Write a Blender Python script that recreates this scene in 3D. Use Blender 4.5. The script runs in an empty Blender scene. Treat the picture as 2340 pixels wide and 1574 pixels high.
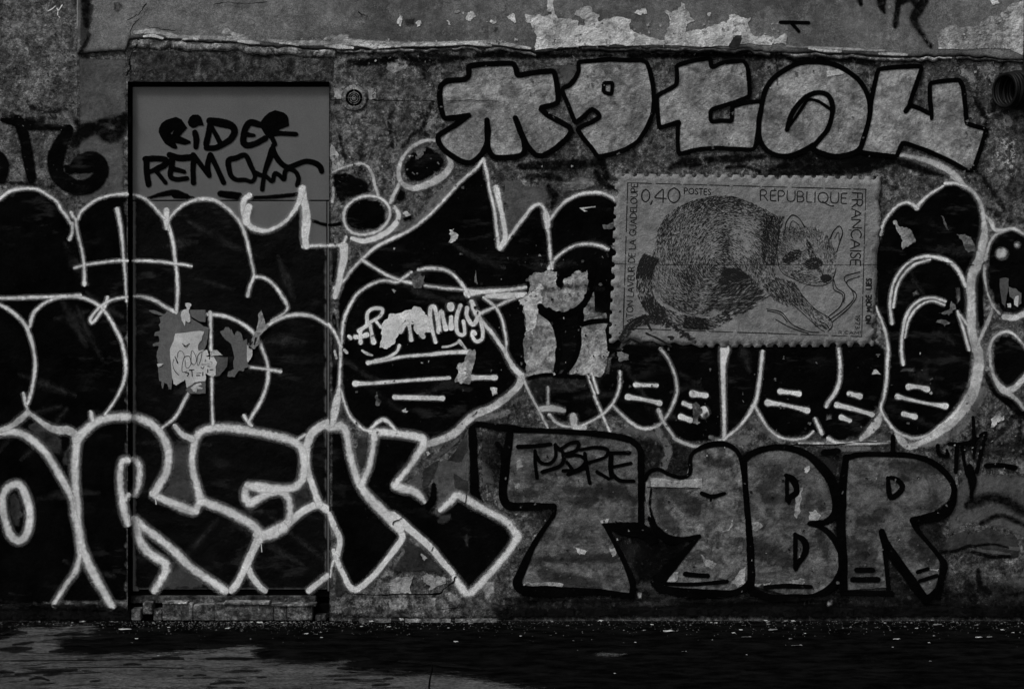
import bpy, bmesh, math, random
import numpy as np
from mathutils import Vector, Matrix
from mathutils.geometry import delaunay_2d_cdt

# ------------------------------------------------------------------ camera, light, exposure
SC = bpy.context.scene
COL = SC.collection
S = 1.5 / 832.0          # metres per photo pixel on the wall plane
D = 6.0                  # camera to wall
CAMZ, PX0, PY0 = 1.5, 1170.0, 586.0
cam_d = bpy.data.cameras.new("camera")
cam = bpy.data.objects.new("camera", cam_d)
COL.objects.link(cam)
cam.location = (0, -D, CAMZ)
cam.rotation_euler = (math.pi / 2, 0, 0)
cam_d.sensor_width = 36.0
cam_d.lens = 36.0 * D / (2340 * S)
cam_d.shift_y = -(787 - PY0) / 2340.0
cam_d.clip_start = 0.05
cam_d.clip_end = 500
SC.camera = cam

SUN_EL, SUN_ROT = math.radians(50), math.radians(228)
world = bpy.data.worlds.new("World")
SC.world = world
world.use_nodes = True
wn = world.node_tree
for n in list(wn.nodes):
    wn.nodes.remove(n)
sky = wn.nodes.new('ShaderNodeTexSky')
sky.sky_type = 'NISHITA'
sky.sun_disc = False
sky.sun_elevation = SUN_EL
sky.sun_rotation = SUN_ROT
sky.air_density = 1.0
sky.dust_density = 4.0
bw = wn.nodes.new('ShaderNodeRGBToBW')      # black-and-white photograph
bg = wn.nodes.new('ShaderNodeBackground')
bg.inputs['Strength'].default_value = 0.09
wo = wn.nodes.new('ShaderNodeOutputWorld')
wn.links.new(sky.outputs[0], bw.inputs[0])
wn.links.new(bw.outputs[0], bg.inputs['Color'])
wn.links.new(bg.outputs[0], wo.inputs['Surface'])

sun_d = bpy.data.lights.new("sun", 'SUN')
sun_d.energy = 1.5
sun_d.angle = math.radians(11)
sun_d.color = (1, 1, 1)
sun = bpy.data.objects.new("sun", sun_d)
COL.objects.link(sun)
_dir = Vector((math.sin(SUN_ROT) * math.cos(SUN_EL), math.cos(SUN_ROT) * math.cos(SUN_EL), math.sin(SUN_EL)))
sun.rotation_euler = _dir.to_track_quat('Z', 'Y').to_euler()
sun.location = _dir * 20

vs = SC.view_settings
vs.view_transform = 'Standard'
vs.look = 'None'
vs.gamma = 1.0
vs.use_curve_mapping = False
vs.exposure = 0.28
SC.cycles.transparent_max_bounces = 48
SC.cycles.max_bounces = 6

def smooth1(n, size, amp, seed):
    r = np.random.RandomState(seed)
    k = max(3, int(n / size) + 3)
    t = np.linspace(0, k - 2.001, n); i = t.astype(int); f = t - i; f = f * f * (3 - 2 * f)
    v = r.normal(0, amp, k)
    return v[i] * (1 - f) + v[i + 1] * f
RNG = random.Random(7)
NPR = np.random.RandomState(7)

# ------------------------------------------------------------------ relief of the wall (photo px -> metres towards the street)
def sstep(a, b, x):
    t = np.clip((x - a) / (b - a), 0, 1)
    return t * t * (3 - 2 * t)

_W = [(NPR.uniform(0, 6.28), NPR.uniform(0, 6.28), NPR.uniform(90, 420)) for _ in range(14)]
def relief(px, py):
    px = np.asarray(px, float); py = np.asarray(py, float)
    h = np.zeros(np.broadcast(px, py).shape)
    for a, p, wl in _W:
        h = h + np.sin((px * math.cos(a) + py * math.sin(a)) * 6.283 / wl + p) * (wl / 420.0)
    h = h * 0.0007
    m = 1 - sstep(150, 180, px)
    r = np.zeros_like(h)
    for i, (a, p, wl) in enumerate(_W):
        wl2 = 62 + 9 * (i % 7)
        r = r + np.sin((px * math.cos(a * 3) + py * math.sin(a * 3)) * 6.283 / wl2 + p * 2)
    h = h + m * (0.008 + r * 0.0004)
    return h

UP = 0.016               # how far the upper render stands proud of the wall
DOORY = 0.028            # depth of the door face behind the wall
def planeY(plane, px, py):
    if plane == 'wall':
        return -relief(px, py)
    if plane == 'up':
        return -relief(px, py) - UP
    if plane == 'door':
        return np.zeros(np.broadcast(np.asarray(px, float), np.asarray(py, float)).shape) + DOORY
    if plane == 'stamp':
        return -relief(px, py) - 0.0074
    return np.zeros(np.broadcast(np.asarray(px, float), np.asarray(py, float)).shape) + float(plane)

def W(px, py, y):
    px = np.asarray(px, float); py = np.asarray(py, float); y = np.asarray(y, float)
    f = (D + y) / D
    X = (px - PX0) * S * f
    Z = CAMZ - (py - PY0) * S * f
    return np.stack(np.broadcast_arrays(X, y, Z), -1)

def G(px, py, z=0.0):
    """point on the pavement seen at that photo pixel"""
    px = np.asarray(px, float); py = np.asarray(py, float)
    dep = D * (CAMZ - z) / ((py - PY0) * S)
    return np.stack(np.broadcast_arrays((px - PX0) * S * dep / D, dep - D, np.zeros_like(dep) + z), -1)

def L(ox, oy, pts, k=3.92):
    return [(ox + p[0] / k, oy + p[1] / k) + tuple(p[2:]) for p in pts]

# ------------------------------------------------------------------ objects
def link(o, parent=None):
    COL.objects.link(o)
    if parent is not None:
        o.parent = parent
        o.matrix_parent_inverse = Matrix.Translation(ORIG.get(parent.name, Vector((0, 0, 0)))).inverted()
    return o

ORIG = {}
def thing(name, label, cat, loc, group=None):
    o = bpy.data.objects.new(name, None)
    o.empty_display_size = 0.05
    o.location = loc
    COL.objects.link(o)
    ORIG[o.name] = Vector(loc)
    o['label'] = label
    o['category'] = cat
    if group:
        o['group'] = group
    return o

def tag(o, label=None, cat=None, group=None, kind=None):
    if label: o['label'] = label
    if cat: o['category'] = cat
    if group: o['group'] = group
    if kind: o['kind'] = kind
    return o

def mesh_obj(name, V, F, mat, parent=None, attrs=None, smooth=False):
    me = bpy.data.meshes.new(name)
    me.from_pydata([tuple(map(float, v)) for v in V], [], [tuple(map(int, f)) for f in F])
    if attrs:
        for k, a in attrs.items():
            at = me.attributes.new(k, 'FLOAT', 'POINT')
            at.data.foreach_set('value', np.asarray(a, np.float32))
    for m in (mat if isinstance(mat, (list, tuple)) else [mat]):
        me.materials.append(m)
    if smooth:
        me.polygons.foreach_set('use_smooth', [True] * len(me.polygons))
    me.update()
    return link(bpy.data.objects.new(name, me), parent)

# ------------------------------------------------------------------ 2-D curve helpers (photo px)
def sample(pts, step=3.0, mode='cr', closed=False):
    P = np.array([p[:2] for p in pts], float)
    if mode == 'pl':                                   # polyline with slightly rounded corners
        Q = P.tolist()
        for r in (0.12, 0.25):
            out = []
            n = len(Q)
            rng = range(n if closed else n - 1)
            if not closed: out.append(Q[0])
            for i in rng:
                a, b = np.array(Q[i]), np.array(Q[(i + 1) % n])
                l = np.linalg.norm(b - a)
                rr = min(r, 7.0 / max(l, 1e-6))
                out += [(a + (b - a) * rr).tolist(), (b - (b - a) * rr).tolist()]
            if not closed: out.append(Q[-1])
            Q = out
        Pd = np.array(Q + ([Q[0]] if closed else []))
    else:
        if len(P) == 2 and not closed:
            Pd = P
        else:
            if closed:
                ext = np.vstack([P[-1], P, P[0], P[1]])
            else:
                ext = np.vstack([2 * P[0] - P[1], P, 2 * P[-1] - P[-2]])
            out = []
            for i in range(1, len(ext) - 2):
                p0, p1, p2, p3 = ext[i - 1:i + 3]
                t0 = 0.0
                t1 = t0 + max(np.linalg.norm(p1 - p0), 1e-3) ** .5
                t2 = t1 + max(np.linalg.norm(p2 - p1), 1e-3) ** .5
                t3 = t2 + max(np.linalg.norm(p3 - p2), 1e-3) ** .5
                n = max(2, int(np.linalg.norm(p2 - p1) / 2.5))
                for t in np.linspace(t1, t2, n, endpoint=False):
                    A1 = (t1 - t) / (t1 - t0) * p0 + (t - t0) / (t1 - t0) * p1
                    A2 = (t2 - t) / (t2 - t1) * p1 + (t - t1) / (t2 - t1) * p2
                    A3 = (t3 - t) / (t3 - t2) * p2 + (t - t2) / (t3 - t2) * p3
                    B1 = (t2 - t) / (t2 - t0) * A1 + (t - t0) / (t2 - t0) * A2
                    B2 = (t3 - t) / (t3 - t1) * A2 + (t - t1) / (t3 - t1) * A3
                    out.append((t2 - t) / (t2 - t1) * B1 + (t - t1) / (t2 - t1) * B2)
            out.append(ext[-2])
            Pd = np.array(out)
    seg = np.linalg.norm(np.diff(Pd, axis=0), axis=1)
    cum = np.concatenate([[0], np.cumsum(seg)])
    n = max(2, int(cum[-1] / step) + 1)
    u = np.linspace(0, cum[-1], n)
    return np.stack([np.interp(u, cum, Pd[:, 0]), np.interp(u, cum, Pd[:, 1])], 1), u / max(cum[-1], 1e-9)

def jag(poly, amp=3.0, depth=3, rng=None, closed=True):
    """fractally roughen a torn edge"""
    rng = rng or RNG
    Q = [tuple(p[:2]) for p in poly]
    for d in range(depth):
        out = []
        n = len(Q)
        for i in range(n if closed else n - 1):
            a, b = Q[i], Q[(i + 1) % n]
            out.append(a)
            l = math.hypot(b[0] - a[0], b[1] - a[1])
            if l > 4:
                o = rng.gauss(0, 1) * min(amp, l * 0.16)
                nx, ny = -(b[1] - a[1]) / l, (b[0] - a[0]) / l
                t = rng.uniform(.35, .65)
                out.append((a[0] + (b[0] - a[0]) * t + nx * o, a[1] + (b[1] - a[1]) * t + ny * o))
        if not closed: out.append(Q[-1])
        Q = out
        amp *= .62
    return Q

def inside(P, poly):
    P = np.asarray(P, float); q = np.asarray(poly, float)
    x, y = P[:, 0], P[:, 1]
    c = np.zeros(len(P), bool)
    a = q; b = np.roll(q, -1, 0)
    for (x1, y1), (x2, y2) in zip(a, b):
        if y1 == y2: continue
        m = ((y1 > y) != (y2 > y)) & (x < (x2 - x1) * (y - y1) / (y2 - y1) + x1)
        c ^= m
    return c

def dist_to(P, poly):
    P = np.asarray(P, float); q = np.asarray(poly, float)
    d = np.full(len(P), 1e9)
    for a, b in zip(q, np.roll(q, -1, 0)):
        ab = b - a; l = max((ab ** 2).sum(), 1e-9)
        t = np.clip(((P - a) @ ab) / l, 0, 1)
        d = np.minimum(d, np.linalg.norm(P - (a + t[:, None] * ab), axis=1))
    return d

def clip_half(poly, ax, val, keep_less):
    out = []
    n = len(poly)
    for i in range(n):
        a, b = poly[i], poly[(i + 1) % n]
        ia = (a[ax] <= val) == keep_less or a[ax] == val
        ib = (b[ax] <= val) == keep_less or b[ax] == val
        if ia: out.append(a)
        if ia != ib:
            t = (val - a[ax]) / (b[ax] - a[ax])
            out.append((a[0] + (b[0] - a[0]) * t, a[1] + (b[1] - a[1]) * t))
    return out

LAY = {}
def lift(layer):
    """thickness of the paint layers: every element a hair above the one before"""
    n = LAY.get(layer, 0)
    LAY[layer] = n + 1
    return layer * 0.0006 + (n % 80) * 0.000007 + 0.0009

DX0, DX1, DY0, DY1 = 304.5, 748.0, 191.0, 1349.0      # the door as seen in the photo
def where(p):
    x, y = p
    if 292 < x < 751.5 and y > 186:
        if DX0 < x < DX1 and DY0 < y < DY1: return 'door'
        return None
    return 'wall'

class Paint:
    """collects strokes and fills of one painted element, one mesh"""
    def __init__(s, plane='wall', layer=1):
        s.plane, s.off = plane, lift(layer)
        s.V, s.F, s.E, s.Wr, s.k = [], [], [], [], 0
    def _add(s, P, F, E, wear, extra=0.0):
        b = len(s.V)
        P = np.asarray(P, float)
        y = planeY(s.plane, P[:, 0], P[:, 1]) - s.off - extra
        s.V += W(P[:, 0], P[:, 1], y).tolist()
        s.F += [tuple(i + b for i in f) for f in F]
        s.E += list(E)
        s.Wr += [wear] * len(P)
    def stroke(s, pts, w, soft=3.0, mode='cr', closed=False, wear=0.0, wob=0.07, blob=None, step=3.0, halo=0.0, fade=0.0, vary=0.0):
        P, u = sample(pts, step, mode, closed)
        if blob is None: blob = (1, 1)
        ws = np.asarray(w if isinstance(w, (list, tuple)) else [w, w], float)
        width = np.interp(u, np.linspace(0, 1, len(ws)), ws)
        width = width * (1 + wob * np.sin(np.arange(len(u)) * .23 + RNG.random() * 9) * np.sin(np.arange(len(u)) * .061 + RNG.random() * 9))
        n = len(P)
        if vary: width = width * (1 + vary * np.clip(smooth1(n, 22, .8, RNG.randint(0, 99999)), -1.2, 1.2))
        dl = np.arange(n) * step
        bl = np.maximum(w if not isinstance(w, (list, tuple)) else ws[0], 1)
        width = width * (1 + (blob[0] - 1) * np.exp(-(dl / (bl * .7)) ** 2) + (blob[1] - 1) * np.exp(-(dl[::-1] / (bl * .7)) ** 2))
        if closed:
            T = np.roll(P[:-1], -1, 0) - np.roll(P[:-1], 1, 0)
            T = np.vstack([T, T[:1]])
        else:
            T = np.gradient(P, axis=0)
        T /= np.maximum(np.linalg.norm(T, axis=1), 1e-6)[:, None]
        if not closed:                                   # round caps
            caps0, caps1 = [], []
            h0, h1 = width[0] / 2 + soft / 2, width[-1] / 2 + soft / 2
            A = [(0.99, .14), (.9, .43), (.7, .71), (.4, .917)]
            P = np.vstack([[P[0] - T[0] * h0 * a for a, _ in A], P, [P[-1] + T[-1] * h1 * a for a, _ in A[::-1]]])
            hw = np.concatenate([[h0 * b for _, b in A], width / 2 + soft / 2, [h1 * b for _, b in A[::-1]]])
            T = np.vstack([np.repeat(T[:1], 4, 0), T, np.repeat(T[-1:], 4, 0)])
            ce = np.concatenate([[0, .55, 1, 1], np.ones(n), [1, 1, .55, 0]])
        else:
            hw = width / 2 + soft / 2
            ce = np.ones(n)
        N = np.stack([-T[:, 1], T[:, 0]], 1)
        core = np.maximum(hw - soft, hw * .12)
        V, E, F = [], [], []
        m = len(P)
        rows = ((-1, 0), (-2, 1), (0, 1), (2, 1), (1, 0))
        if halo: rows = ((-3, 0), (-1, .3), (-2, 1), (0, 1), (2, 1), (1, .3), (3, 0))
        for o, e in rows:
            hh = {1: hw, 2: core, 3: hw + halo * np.minimum(1, hw / hw.max() * 1.5), 0: hw}[abs(o)] * np.sign(o)
            V.append(P + N * np.asarray(hh)[:, None])
            E.append(ce * e)
        # self crossing strokes: rise a little along the way
        for r in range(len(rows) - 1):
            for i in range(m - 1):
                F.append((r * m + i, r * m + i + 1, (r + 1) * m + i + 1, (r + 1) * m + i))
        V = np.vstack(V); E = np.concatenate(E)
        if fade: E = E * np.tile(1 - fade * np.clip(.5 + smooth1(m, 16, .55, RNG.randint(0, 99999)), 0, 1), len(rows))
        extra = np.tile(np.linspace(0, 0.00015, m), len(rows)) + s.k * 0.000009
        s.k += 1
        s._add(V, F, E, wear, extra)
        return s
    def fill(s, poly, soft=False, wear=0.0, holes=(), space=11.0, jagged=0.0):
        poly = [tuple(p[:2]) for p in poly]
        if jagged:
            poly = jag(poly, jagged)
        q = np.asarray(poly, float)
        # resample long edges
        pts, edges = [], []
        def loop(qq):
            st = len(pts)
            for a, b in zip(qq, qq[1:] + qq[:1]):
                l = math.hypot(b[0] - a[0], b[1] - a[1])
                k = max(1, int(l / space))
                for i in range(k):
                    pts.append((a[0] + (b[0] - a[0]) * i / k, a[1] + (b[1] - a[1]) * i / k))
            for i in range(st, len(pts)):
                edges.append((i, i + 1 if i + 1 < len(pts) else st))
        loop(poly)
        for h in holes: loop([tuple(p[:2]) for p in h])
        nb = len(pts)
        gx = np.arange(q[:, 0].min(), q[:, 0].max(), space)
        gy = np.arange(q[:, 1].min(), q[:, 1].max(), space)
        if len(gx) and len(gy):
            g = np.stack(np.meshgrid(gx, gy), -1).reshape(-1, 2) + NPR.uniform(-1.5, 1.5, (len(gx) * len(gy), 2))
            ins = inside(g, poly)
            for h in holes: ins &= ~inside(g, h)
            g = g[ins]
            if len(g):
                dd = dist_to(g, poly)
                for h in holes: dd = np.minimum(dd, dist_to(g, h))
                g = g[dd > space * .4]
                pts += [tuple(p) for p in g]
        r = delaunay_2d_cdt([Vector(p) for p in pts], edges, [], 0, 1e-4)
        V = np.array([(v.x, v.y) for v in r[0]])
        F = [tuple(f) for f in r[2]]
        C = np.array([V[list(f)].mean(0) for f in F])
        ins = inside(C, poly)
        for h in holes: ins &= ~inside(C, h)
        F = [f for f, k in zip(F, ins) if k]
        if soft:
            dd = dist_to(V, poly)
            for h in holes: dd = np.minimum(dd, dist_to(V, h))
            E = np.clip(dd / (soft if soft is not True else 8.0), 0, 1)
        else:
            E = np.ones(len(V))
        s._add(V, F, E, wear, s.k * 0.000009)
        s.k += 1
        return s
    def done(s, name, mat, parent, label=None):
        if not s.F: return None
        o = mesh_obj(name, s.V, s.F, mat, parent, {'edge': s.E, 'wear': s.Wr}, smooth=True)
        if label: o['label'] = label
        return o

# ------------------------------------------------------------------ materials (all grey: the photograph is black and white)
def nd(nt, typ, **kw):
    n = nt.nodes.new(typ)
    for k, v in kw.items():
        if k in n.inputs: n.inputs[k].default_value = v
        else: setattr(n, k, v)
    return n

class Mat:
    def __init__(s, name):
        s.m = bpy.data.materials.new(name)
        s.m.use_nodes = True
        s.nt = s.m.node_tree
        for n in list(s.nt.nodes): s.nt.nodes.remove(n)
        s.out = nd(s.nt, 'ShaderNodeOutputMaterial')
        s.b = nd(s.nt, 'ShaderNodeBsdfPrincipled')
        s.b.inputs['Specular IOR Level'].default_value = 0.12
        s.b.inputs['Roughness'].default_value = 0.8
        s.tc = nd(s.nt, 'ShaderNodeTexCoord').outputs['Object']
    def l(s, a, b): s.nt.links.new(a, b)
    def mapping(s, sx, sy, sz, loc=(0, 0, 0)):
        n = nd(s.nt, 'ShaderNodeMapping')
        n.inputs['Scale'].default_value = (sx, sy, sz)
        n.inputs['Location'].default_value = loc
        s.l(s.tc, n.inputs['Vector'])
        return n.outputs[0]
    def noise(s, scale, detail=4, rough=.6, vec=None, dist=0.0):
        n = nd(s.nt, 'ShaderNodeTexNoise')
        n.inputs['Scale'].default_value = scale
        n.inputs['Detail'].default_value = detail
        n.inputs['Roughness'].default_value = rough
        n.inputs['Distortion'].default_value = dist
        s.l(vec or s.tc, n.inputs['Vector'])
        return n.outputs[0]
    def vor(s, scale, feature='F1', vec=None):
        n = nd(s.nt, 'ShaderNodeTexVoronoi')
        n.feature = feature
        n.inputs['Scale'].default_value = scale
        s.l(vec or s.tc, n.inputs['Vector'])
        return n.outputs['Distance']
    def ramp(s, fac, stops, interp='LINEAR'):
        n = nd(s.nt, 'ShaderNodeValToRGB')
        cr = n.color_ramp
        cr.interpolation = interp
        while len(cr.elements) < len(stops): cr.elements.new(.5)
        for e, (p, v) in zip(cr.elements, stops):
            e.position = p; e.color = (v, v, v, 1)
        s.l(fac, n.inputs[0])
        return n.outputs[0]
    def math(s, op, a, b=None, c=None, clamp=False):
        n = nd(s.nt, 'ShaderNodeMath', operation=op, use_clamp=clamp)
        for i, x in enumerate((a, b, c)):
            if x is None: continue
            if isinstance(x, (int, float)): n.inputs[i].default_value = x
            else: s.l(x, n.inputs[i])
        return n.outputs[0]
    def mix(s, f, a, b):
        # scalar mix
        n = nd(s.nt, 'ShaderNodeMix', data_type='FLOAT')
        for i, x in ((0, f), (2, a), (3, b)):
            if isinstance(x, (int, float)): n.inputs[i].default_value = x
            else: s.l(x, n.inputs[i])
        return n.outputs[0]
    def attr(s, name):
        n = nd(s.nt, 'ShaderNodeAttribute', attribute_name=name)
        return n.outputs['Fac']
    def sm(s, x, a, b):
        n = nd(s.nt, 'ShaderNodeMapRange', interpolation_type='SMOOTHSTEP')
        s.l(x, n.inputs[0])
        for i, v in ((1, a), (2, b)):
            if isinstance(v, (int, float)): n.inputs[i].default_value = v
            else: s.l(v, n.inputs[i])
        n.inputs[3].default_value = 0; n.inputs[4].default_value = 1
        return n.outputs[0]
    def color(s, v):
        if isinstance(v, (int, float)):
            s.b.inputs['Base Color'].default_value = (v, v, v, 1)
        else:
            s.l(v, s.b.inputs['Base Color'])
    def bump(s, h, strength=.5, dist=.01, prev=None):
        n = nd(s.nt, 'ShaderNodeBump')
        n.inputs['Strength'].default_value = strength
        n.inputs['Distance'].default_value = dist
        s.l(h, n.inputs['Height'])
        if prev is not None: s.l(prev, n.inputs['Normal'])
        return n.outputs[0]
    def finish(s, normal=None, alpha=None):
        if normal is not None: s.l(normal, s.b.inputs['Normal'])
        if alpha is None:
            s.l(s.b.outputs[0], s.out.inputs[0])
        else:
            t = nd(s.nt, 'ShaderNodeBsdfTransparent')
            mx = nd(s.nt, 'ShaderNodeMixShader')
            s.l(alpha, mx.inputs[0]); s.l(t.outputs[0], mx.inputs[1]); s.l(s.b.outputs[0], mx.inputs[2])
            s.l(mx.outputs[0], s.out.inputs[0])
        return s.m

def plaster_bump(M, k=1.0):
    """fine relief shared by the wall and everything painted on it"""
    n1 = M.bump(M.noise(34, 6, .62), .8 * k, .011)
    n2 = M.bump(M.noise(150, 4, .6), .6 * k, .003, n1)
    return n2

def mat_masonry(name, dark, mid, light, streak=.5, bump=1.0, flakes=.57, grime=.5, seed=0.0, con=1.0):
    """old render under several coats of paint: sharp edged coats, run marks, dirt and grain"""
    M = Mat(name)
    v = M.mapping(1, 1, 1, (seed, seed * 1.7, seed * .6))
    big = M.noise(2.6, 5, .62, v)
    c = M.ramp(big, [(.4, mid * .62), (.5, mid), (.6, mid * 1.3)])
    n2 = M.noise(7.5, 10, .7, M.mapping(1, 1, .9, (6 + seed, 2, 4)), .5)
    coat = M.sm(n2, .535, .55)
    c = M.mix(M.math('MULTIPLY', coat, .85 * con), c, mid * 1.9)
    n3 = M.noise(13, 10, .72, M.mapping(1, 1, 1.1, (1 + seed, 8, 2)), .4)
    coat2 = M.sm(n3, .545, .56)
    c = M.mix(M.math('MULTIPLY', coat2, .8 * con), c, mid * .45)
    med = M.noise(30, 9, .76, v, .3)
    c = M.math('MULTIPLY', c, M.ramp(med, [(.40, 1 - .75 * con), (.5, 1.0), (.60, 1 + .95 * con)]))
    n4 = M.noise(85, 6, .74, v, .2)
    c = M.math('MULTIPLY', c, M.ramp(n4, [(.40, 1 - .4 * con), (.5, 1.0), (.60, 1 + .5 * con)]))
    pf = M.sm(M.noise(52, 8, .72, M.mapping(1, 1, .7, (4, 4 + seed, 9)), .5), .605, .63)
    pr = M.sm(M.noise(4.4, 4, .6, M.mapping(1, 1, 1, (2 + seed, 1, 7))), .42, .58)
    c = M.mix(M.math('MULTIPLY', M.math('MULTIPLY', pf, pr), min(.85, con)), c, light)
    fl = M.sm(M.noise(26, 10, .7, M.mapping(1, 1, .8, (3 + seed, 1, 2))), flakes, flakes + .02)
    reg = M.sm(M.noise(3.1, 3, .5, M.mapping(1, 1, 1, (9 + seed, 4, 1))), .40, .56)
    fl = M.math('MULTIPLY', fl, reg)
    c = M.mix(fl, c, light)
    st = M.noise(9, 6, .6, M.mapping(1.6, 1, .22, (seed, 5, 8)))
    c = M.math('MULTIPLY', c, M.mix(streak, 1.0, M.ramp(st, [(.38, .35), (.5, .95), (.62, 1.25)])))
    gr = M.sm(M.noise(11, 10, .74, M.mapping(1, 1, 1.2, (2, 7 + seed, 3))), .52, .62)
    c = M.mix(M.math('MULTIPLY', gr, grime), c, dark * .6)
    grain = M.noise(330, 2, .5)
    c = M.math('MULTIPLY', c, M.ramp(grain, [(.36, .62), (.64, 1.38)]))
    M.color(c)
    nrm = plaster_bump(M, bump)
    nrm = M.bump(fl, .6, .003, nrm)
    nrm = M.bump(coat, .35, .002, nrm)
    return M.finish(nrm)

def mat_paint(name, tone, var=.25, streak=None, speck=.35, wearscale=60, spec=.1, rough=.75, bump=.7, lo=None, opac=1.0, mott=0.0, patchy=0.0, specks=0.0, halo=0.0, aniso=1.0):
    M = Mat(name)
    e, w = M.attr('edge'), M.attr('wear')
    fine = M.noise(420, 3, .7)
    med = M.noise(70, 5, .6)
    a = M.math('ADD', e, M.math('MULTIPLY', M.math('SUBTRACT', fine, .5), speck))
    a = M.math('ADD', a, M.math('MULTIPLY', M.math('SUBTRACT', med, .5), speck * .9))
    a = M.sm(a, .3, .98) if halo else M.sm(a, .2, .8)
    if halo:
        dust = M.math('MULTIPLY', M.sm(e, 0.0, .45), M.sm(M.noise(240, 4, .75), .36, .62))
        a = M.math('MAXIMUM', a, M.math('MULTIPLY', dust, halo))
    wn_ = M.noise(wearscale, 9, .68, None, .4)
    thr = M.math('ADD', .27, M.math('MULTIPLY', w, .34))
    wm = M.sm(M.math('SUBTRACT', wn_, thr), -.02, .03)
    wm = M.mix(M.sm(w, 0.0, .03), 1.0, wm)
    a = M.math('MULTIPLY', a, wm)
    if patchy:
        pn = M.noise(36, 10, .78, M.mapping(1, 1, 1.3, (3, 1, 5)), .8)
        a = M.math('MULTIPLY', a, M.mix(patchy, 1.0, M.sm(M.math('ADD', pn, M.math('MULTIPLY', M.math('SUBTRACT', e, 1.0), .3)), .39, .56)))
    a = M.math('MULTIPLY', a, opac)
    c = M.ramp(M.noise(7, 6, .64, M.mapping(1, 1, aniso, (2, 6, 1))), [(.37, 1 - var), (.63, 1 + var)])
    if mott:
        c = M.math('MULTIPLY', c, M.ramp(M.noise(46, 8, .72, None, .5), [(.39, 1 - mott * .7), (.5, 1), (.61, 1 + mott * .7)]))
        c = M.math('MULTIPLY', c, M.ramp(M.noise(13, 8, .68, None, .6), [(.4, 1 - min(.9, mott * 1.3)), (.5, 1), (.58, 1 + mott * .7)]))
        ch = M.sm(M.noise(38, 10, .72, M.mapping(1, 1, 1, (7, 3, 2)), .3), .645, .66)
        c = M.mix(M.math('MULTIPLY', ch, min(1, mott * 2)), c, 1.65)
    c = M.math('MULTIPLY', c, tone)
    if specks:
        sp = M.sm(M.noise(75, 7, .72, None, .6), .655, .68)
        rg = M.sm(M.noise(4.2, 4, .6, M.mapping(1, 1, 1, (5, 5, 1))), .47, .62)
        c = M.mix(M.math('MULTIPLY', M.math('MULTIPLY', sp, rg), M.sm(w, .02, .06)), c, specks)
    if streak:
        st = M.noise(6, 5, .65, M.mapping(1, 1, 3.2, (1, 2, 3)))
        pt = M.sm(M.noise(2.3, 3, .5), .45, .62)
        sv = M.sm(st, .52, .66)
        c = M.mix(M.math('MULTIPLY', sv, pt), c, streak)
    c = M.math('MULTIPLY', c, M.ramp(M.noise(300, 2, .5), [(.36, .78), (.64, 1.22)]))
    M.color(c)
    M.b.inputs['Specular IOR Level'].default_value = spec
    M.b.inputs['Roughness'].default_value = rough
    nrm = plaster_bump(M, bump)
    nrm = M.bump(wm, .35, .0012, nrm)
    return M.finish(nrm, a)

def mat_plain(name, tone, var=.2, scale=30, bump=.4, spec=.12, rough=.7, grain=.12):
    M = Mat(name)
    c = M.ramp(M.noise(scale, 6, .65), [(.3, tone * (1 - var)), (.7, tone * (1 + var))])
    c = M.math('MULTIPLY', c, M.ramp(M.noise(350, 2, .5), [(.36, 1 - grain), (.64, 1 + grain)]))
    M.color(c)
    M.b.inputs['Specular IOR Level'].default_value = spec
    M.b.inputs['Roughness'].default_value = rough
    return M.finish(M.bump(M.noise(scale * 2, 6, .6), bump, .004))

M_WALL = mat_masonry('old_render', .014, .076, .22, streak=.5, seed=1, bump=1.5, grime=.75, flakes=.555)
M_UP = mat_masonry('upper_render', .05, .122, .26, streak=.2, bump=.6, flakes=.65, grime=.2, seed=4, con=.28)
M_ROUGH = mat_masonry('rough_cast', .03, .125, .2, streak=.1, bump=4.0, flakes=.62, grime=.6, seed=8, con=.8)
M_LINTEL = mat_masonry('sooty_lintel', .008, .04, .15, streak=.1, bump=1.2, flakes=.62, grime=.8, seed=12)
M_STONE = mat_masonry('worn_stone', .03, .085, .16, streak=.1, bump=1.0, flakes=.62, grime=.4, seed=15)
M_BEAD = mat_masonry('mortar_bead', .05, .15, .3, streak=.1, bump=1.2, flakes=.56, grime=.4, seed=18)
M_DOOR = mat_plain('door_paint', .108, .1, 6, .05, .25, .5, .16)
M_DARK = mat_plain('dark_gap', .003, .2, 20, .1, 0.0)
M_WHITE = mat_paint('white_spray', .72, .2, speck=.9, specks=.1, mott=.08, halo=.26)
M_WHITED = mat_paint('white_spray_dusty', .5, .25, speck=.9, mott=.22, specks=.08, halo=.26)
M_GREYSP = mat_paint('grey_overspray', .14, .3, speck=.9, mott=.3, opac=.9)
M_BLACK = mat_paint('black_spray', .0026, .4, streak=.018, speck=.8, spec=.0, rough=.85, specks=.09)
M_BLACKD = mat_paint('black_spray_on_metal', .0032, .5, streak=.018, speck=.8, spec=.03, rough=.6, aniso=1.6)
M_FIELD = mat_paint('old_black_coat', .011, .6, streak=.05, speck=1.2, spec=.02, rough=.9, mott=.5, patchy=.6)
M_WASH = mat_paint('pale_washed_fill', .3, .4, speck=.4, mott=.45, bump=1.5, wearscale=45, aniso=.5)
M_SCUFF = mat_paint('scuffed_black', .022, .5, speck=1.3, opac=.6, mott=.5, patchy=.7)
M_INK = mat_paint('black_marker', .0022, .3, speck=.7, spec=.0, rough=.8, wearscale=90)
M_SOOT = mat_paint('soot', .004, .4, speck=1.3, spec=0, rough=.9, opac=.96, patchy=.45)
M_MISTD = mat_paint('dark_mist', .02, .3, speck=1.1, opac=.5)
M_MISTL = mat_paint('pale_mist', .2, .3, speck=1.1, opac=.4, mott=.3)
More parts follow.
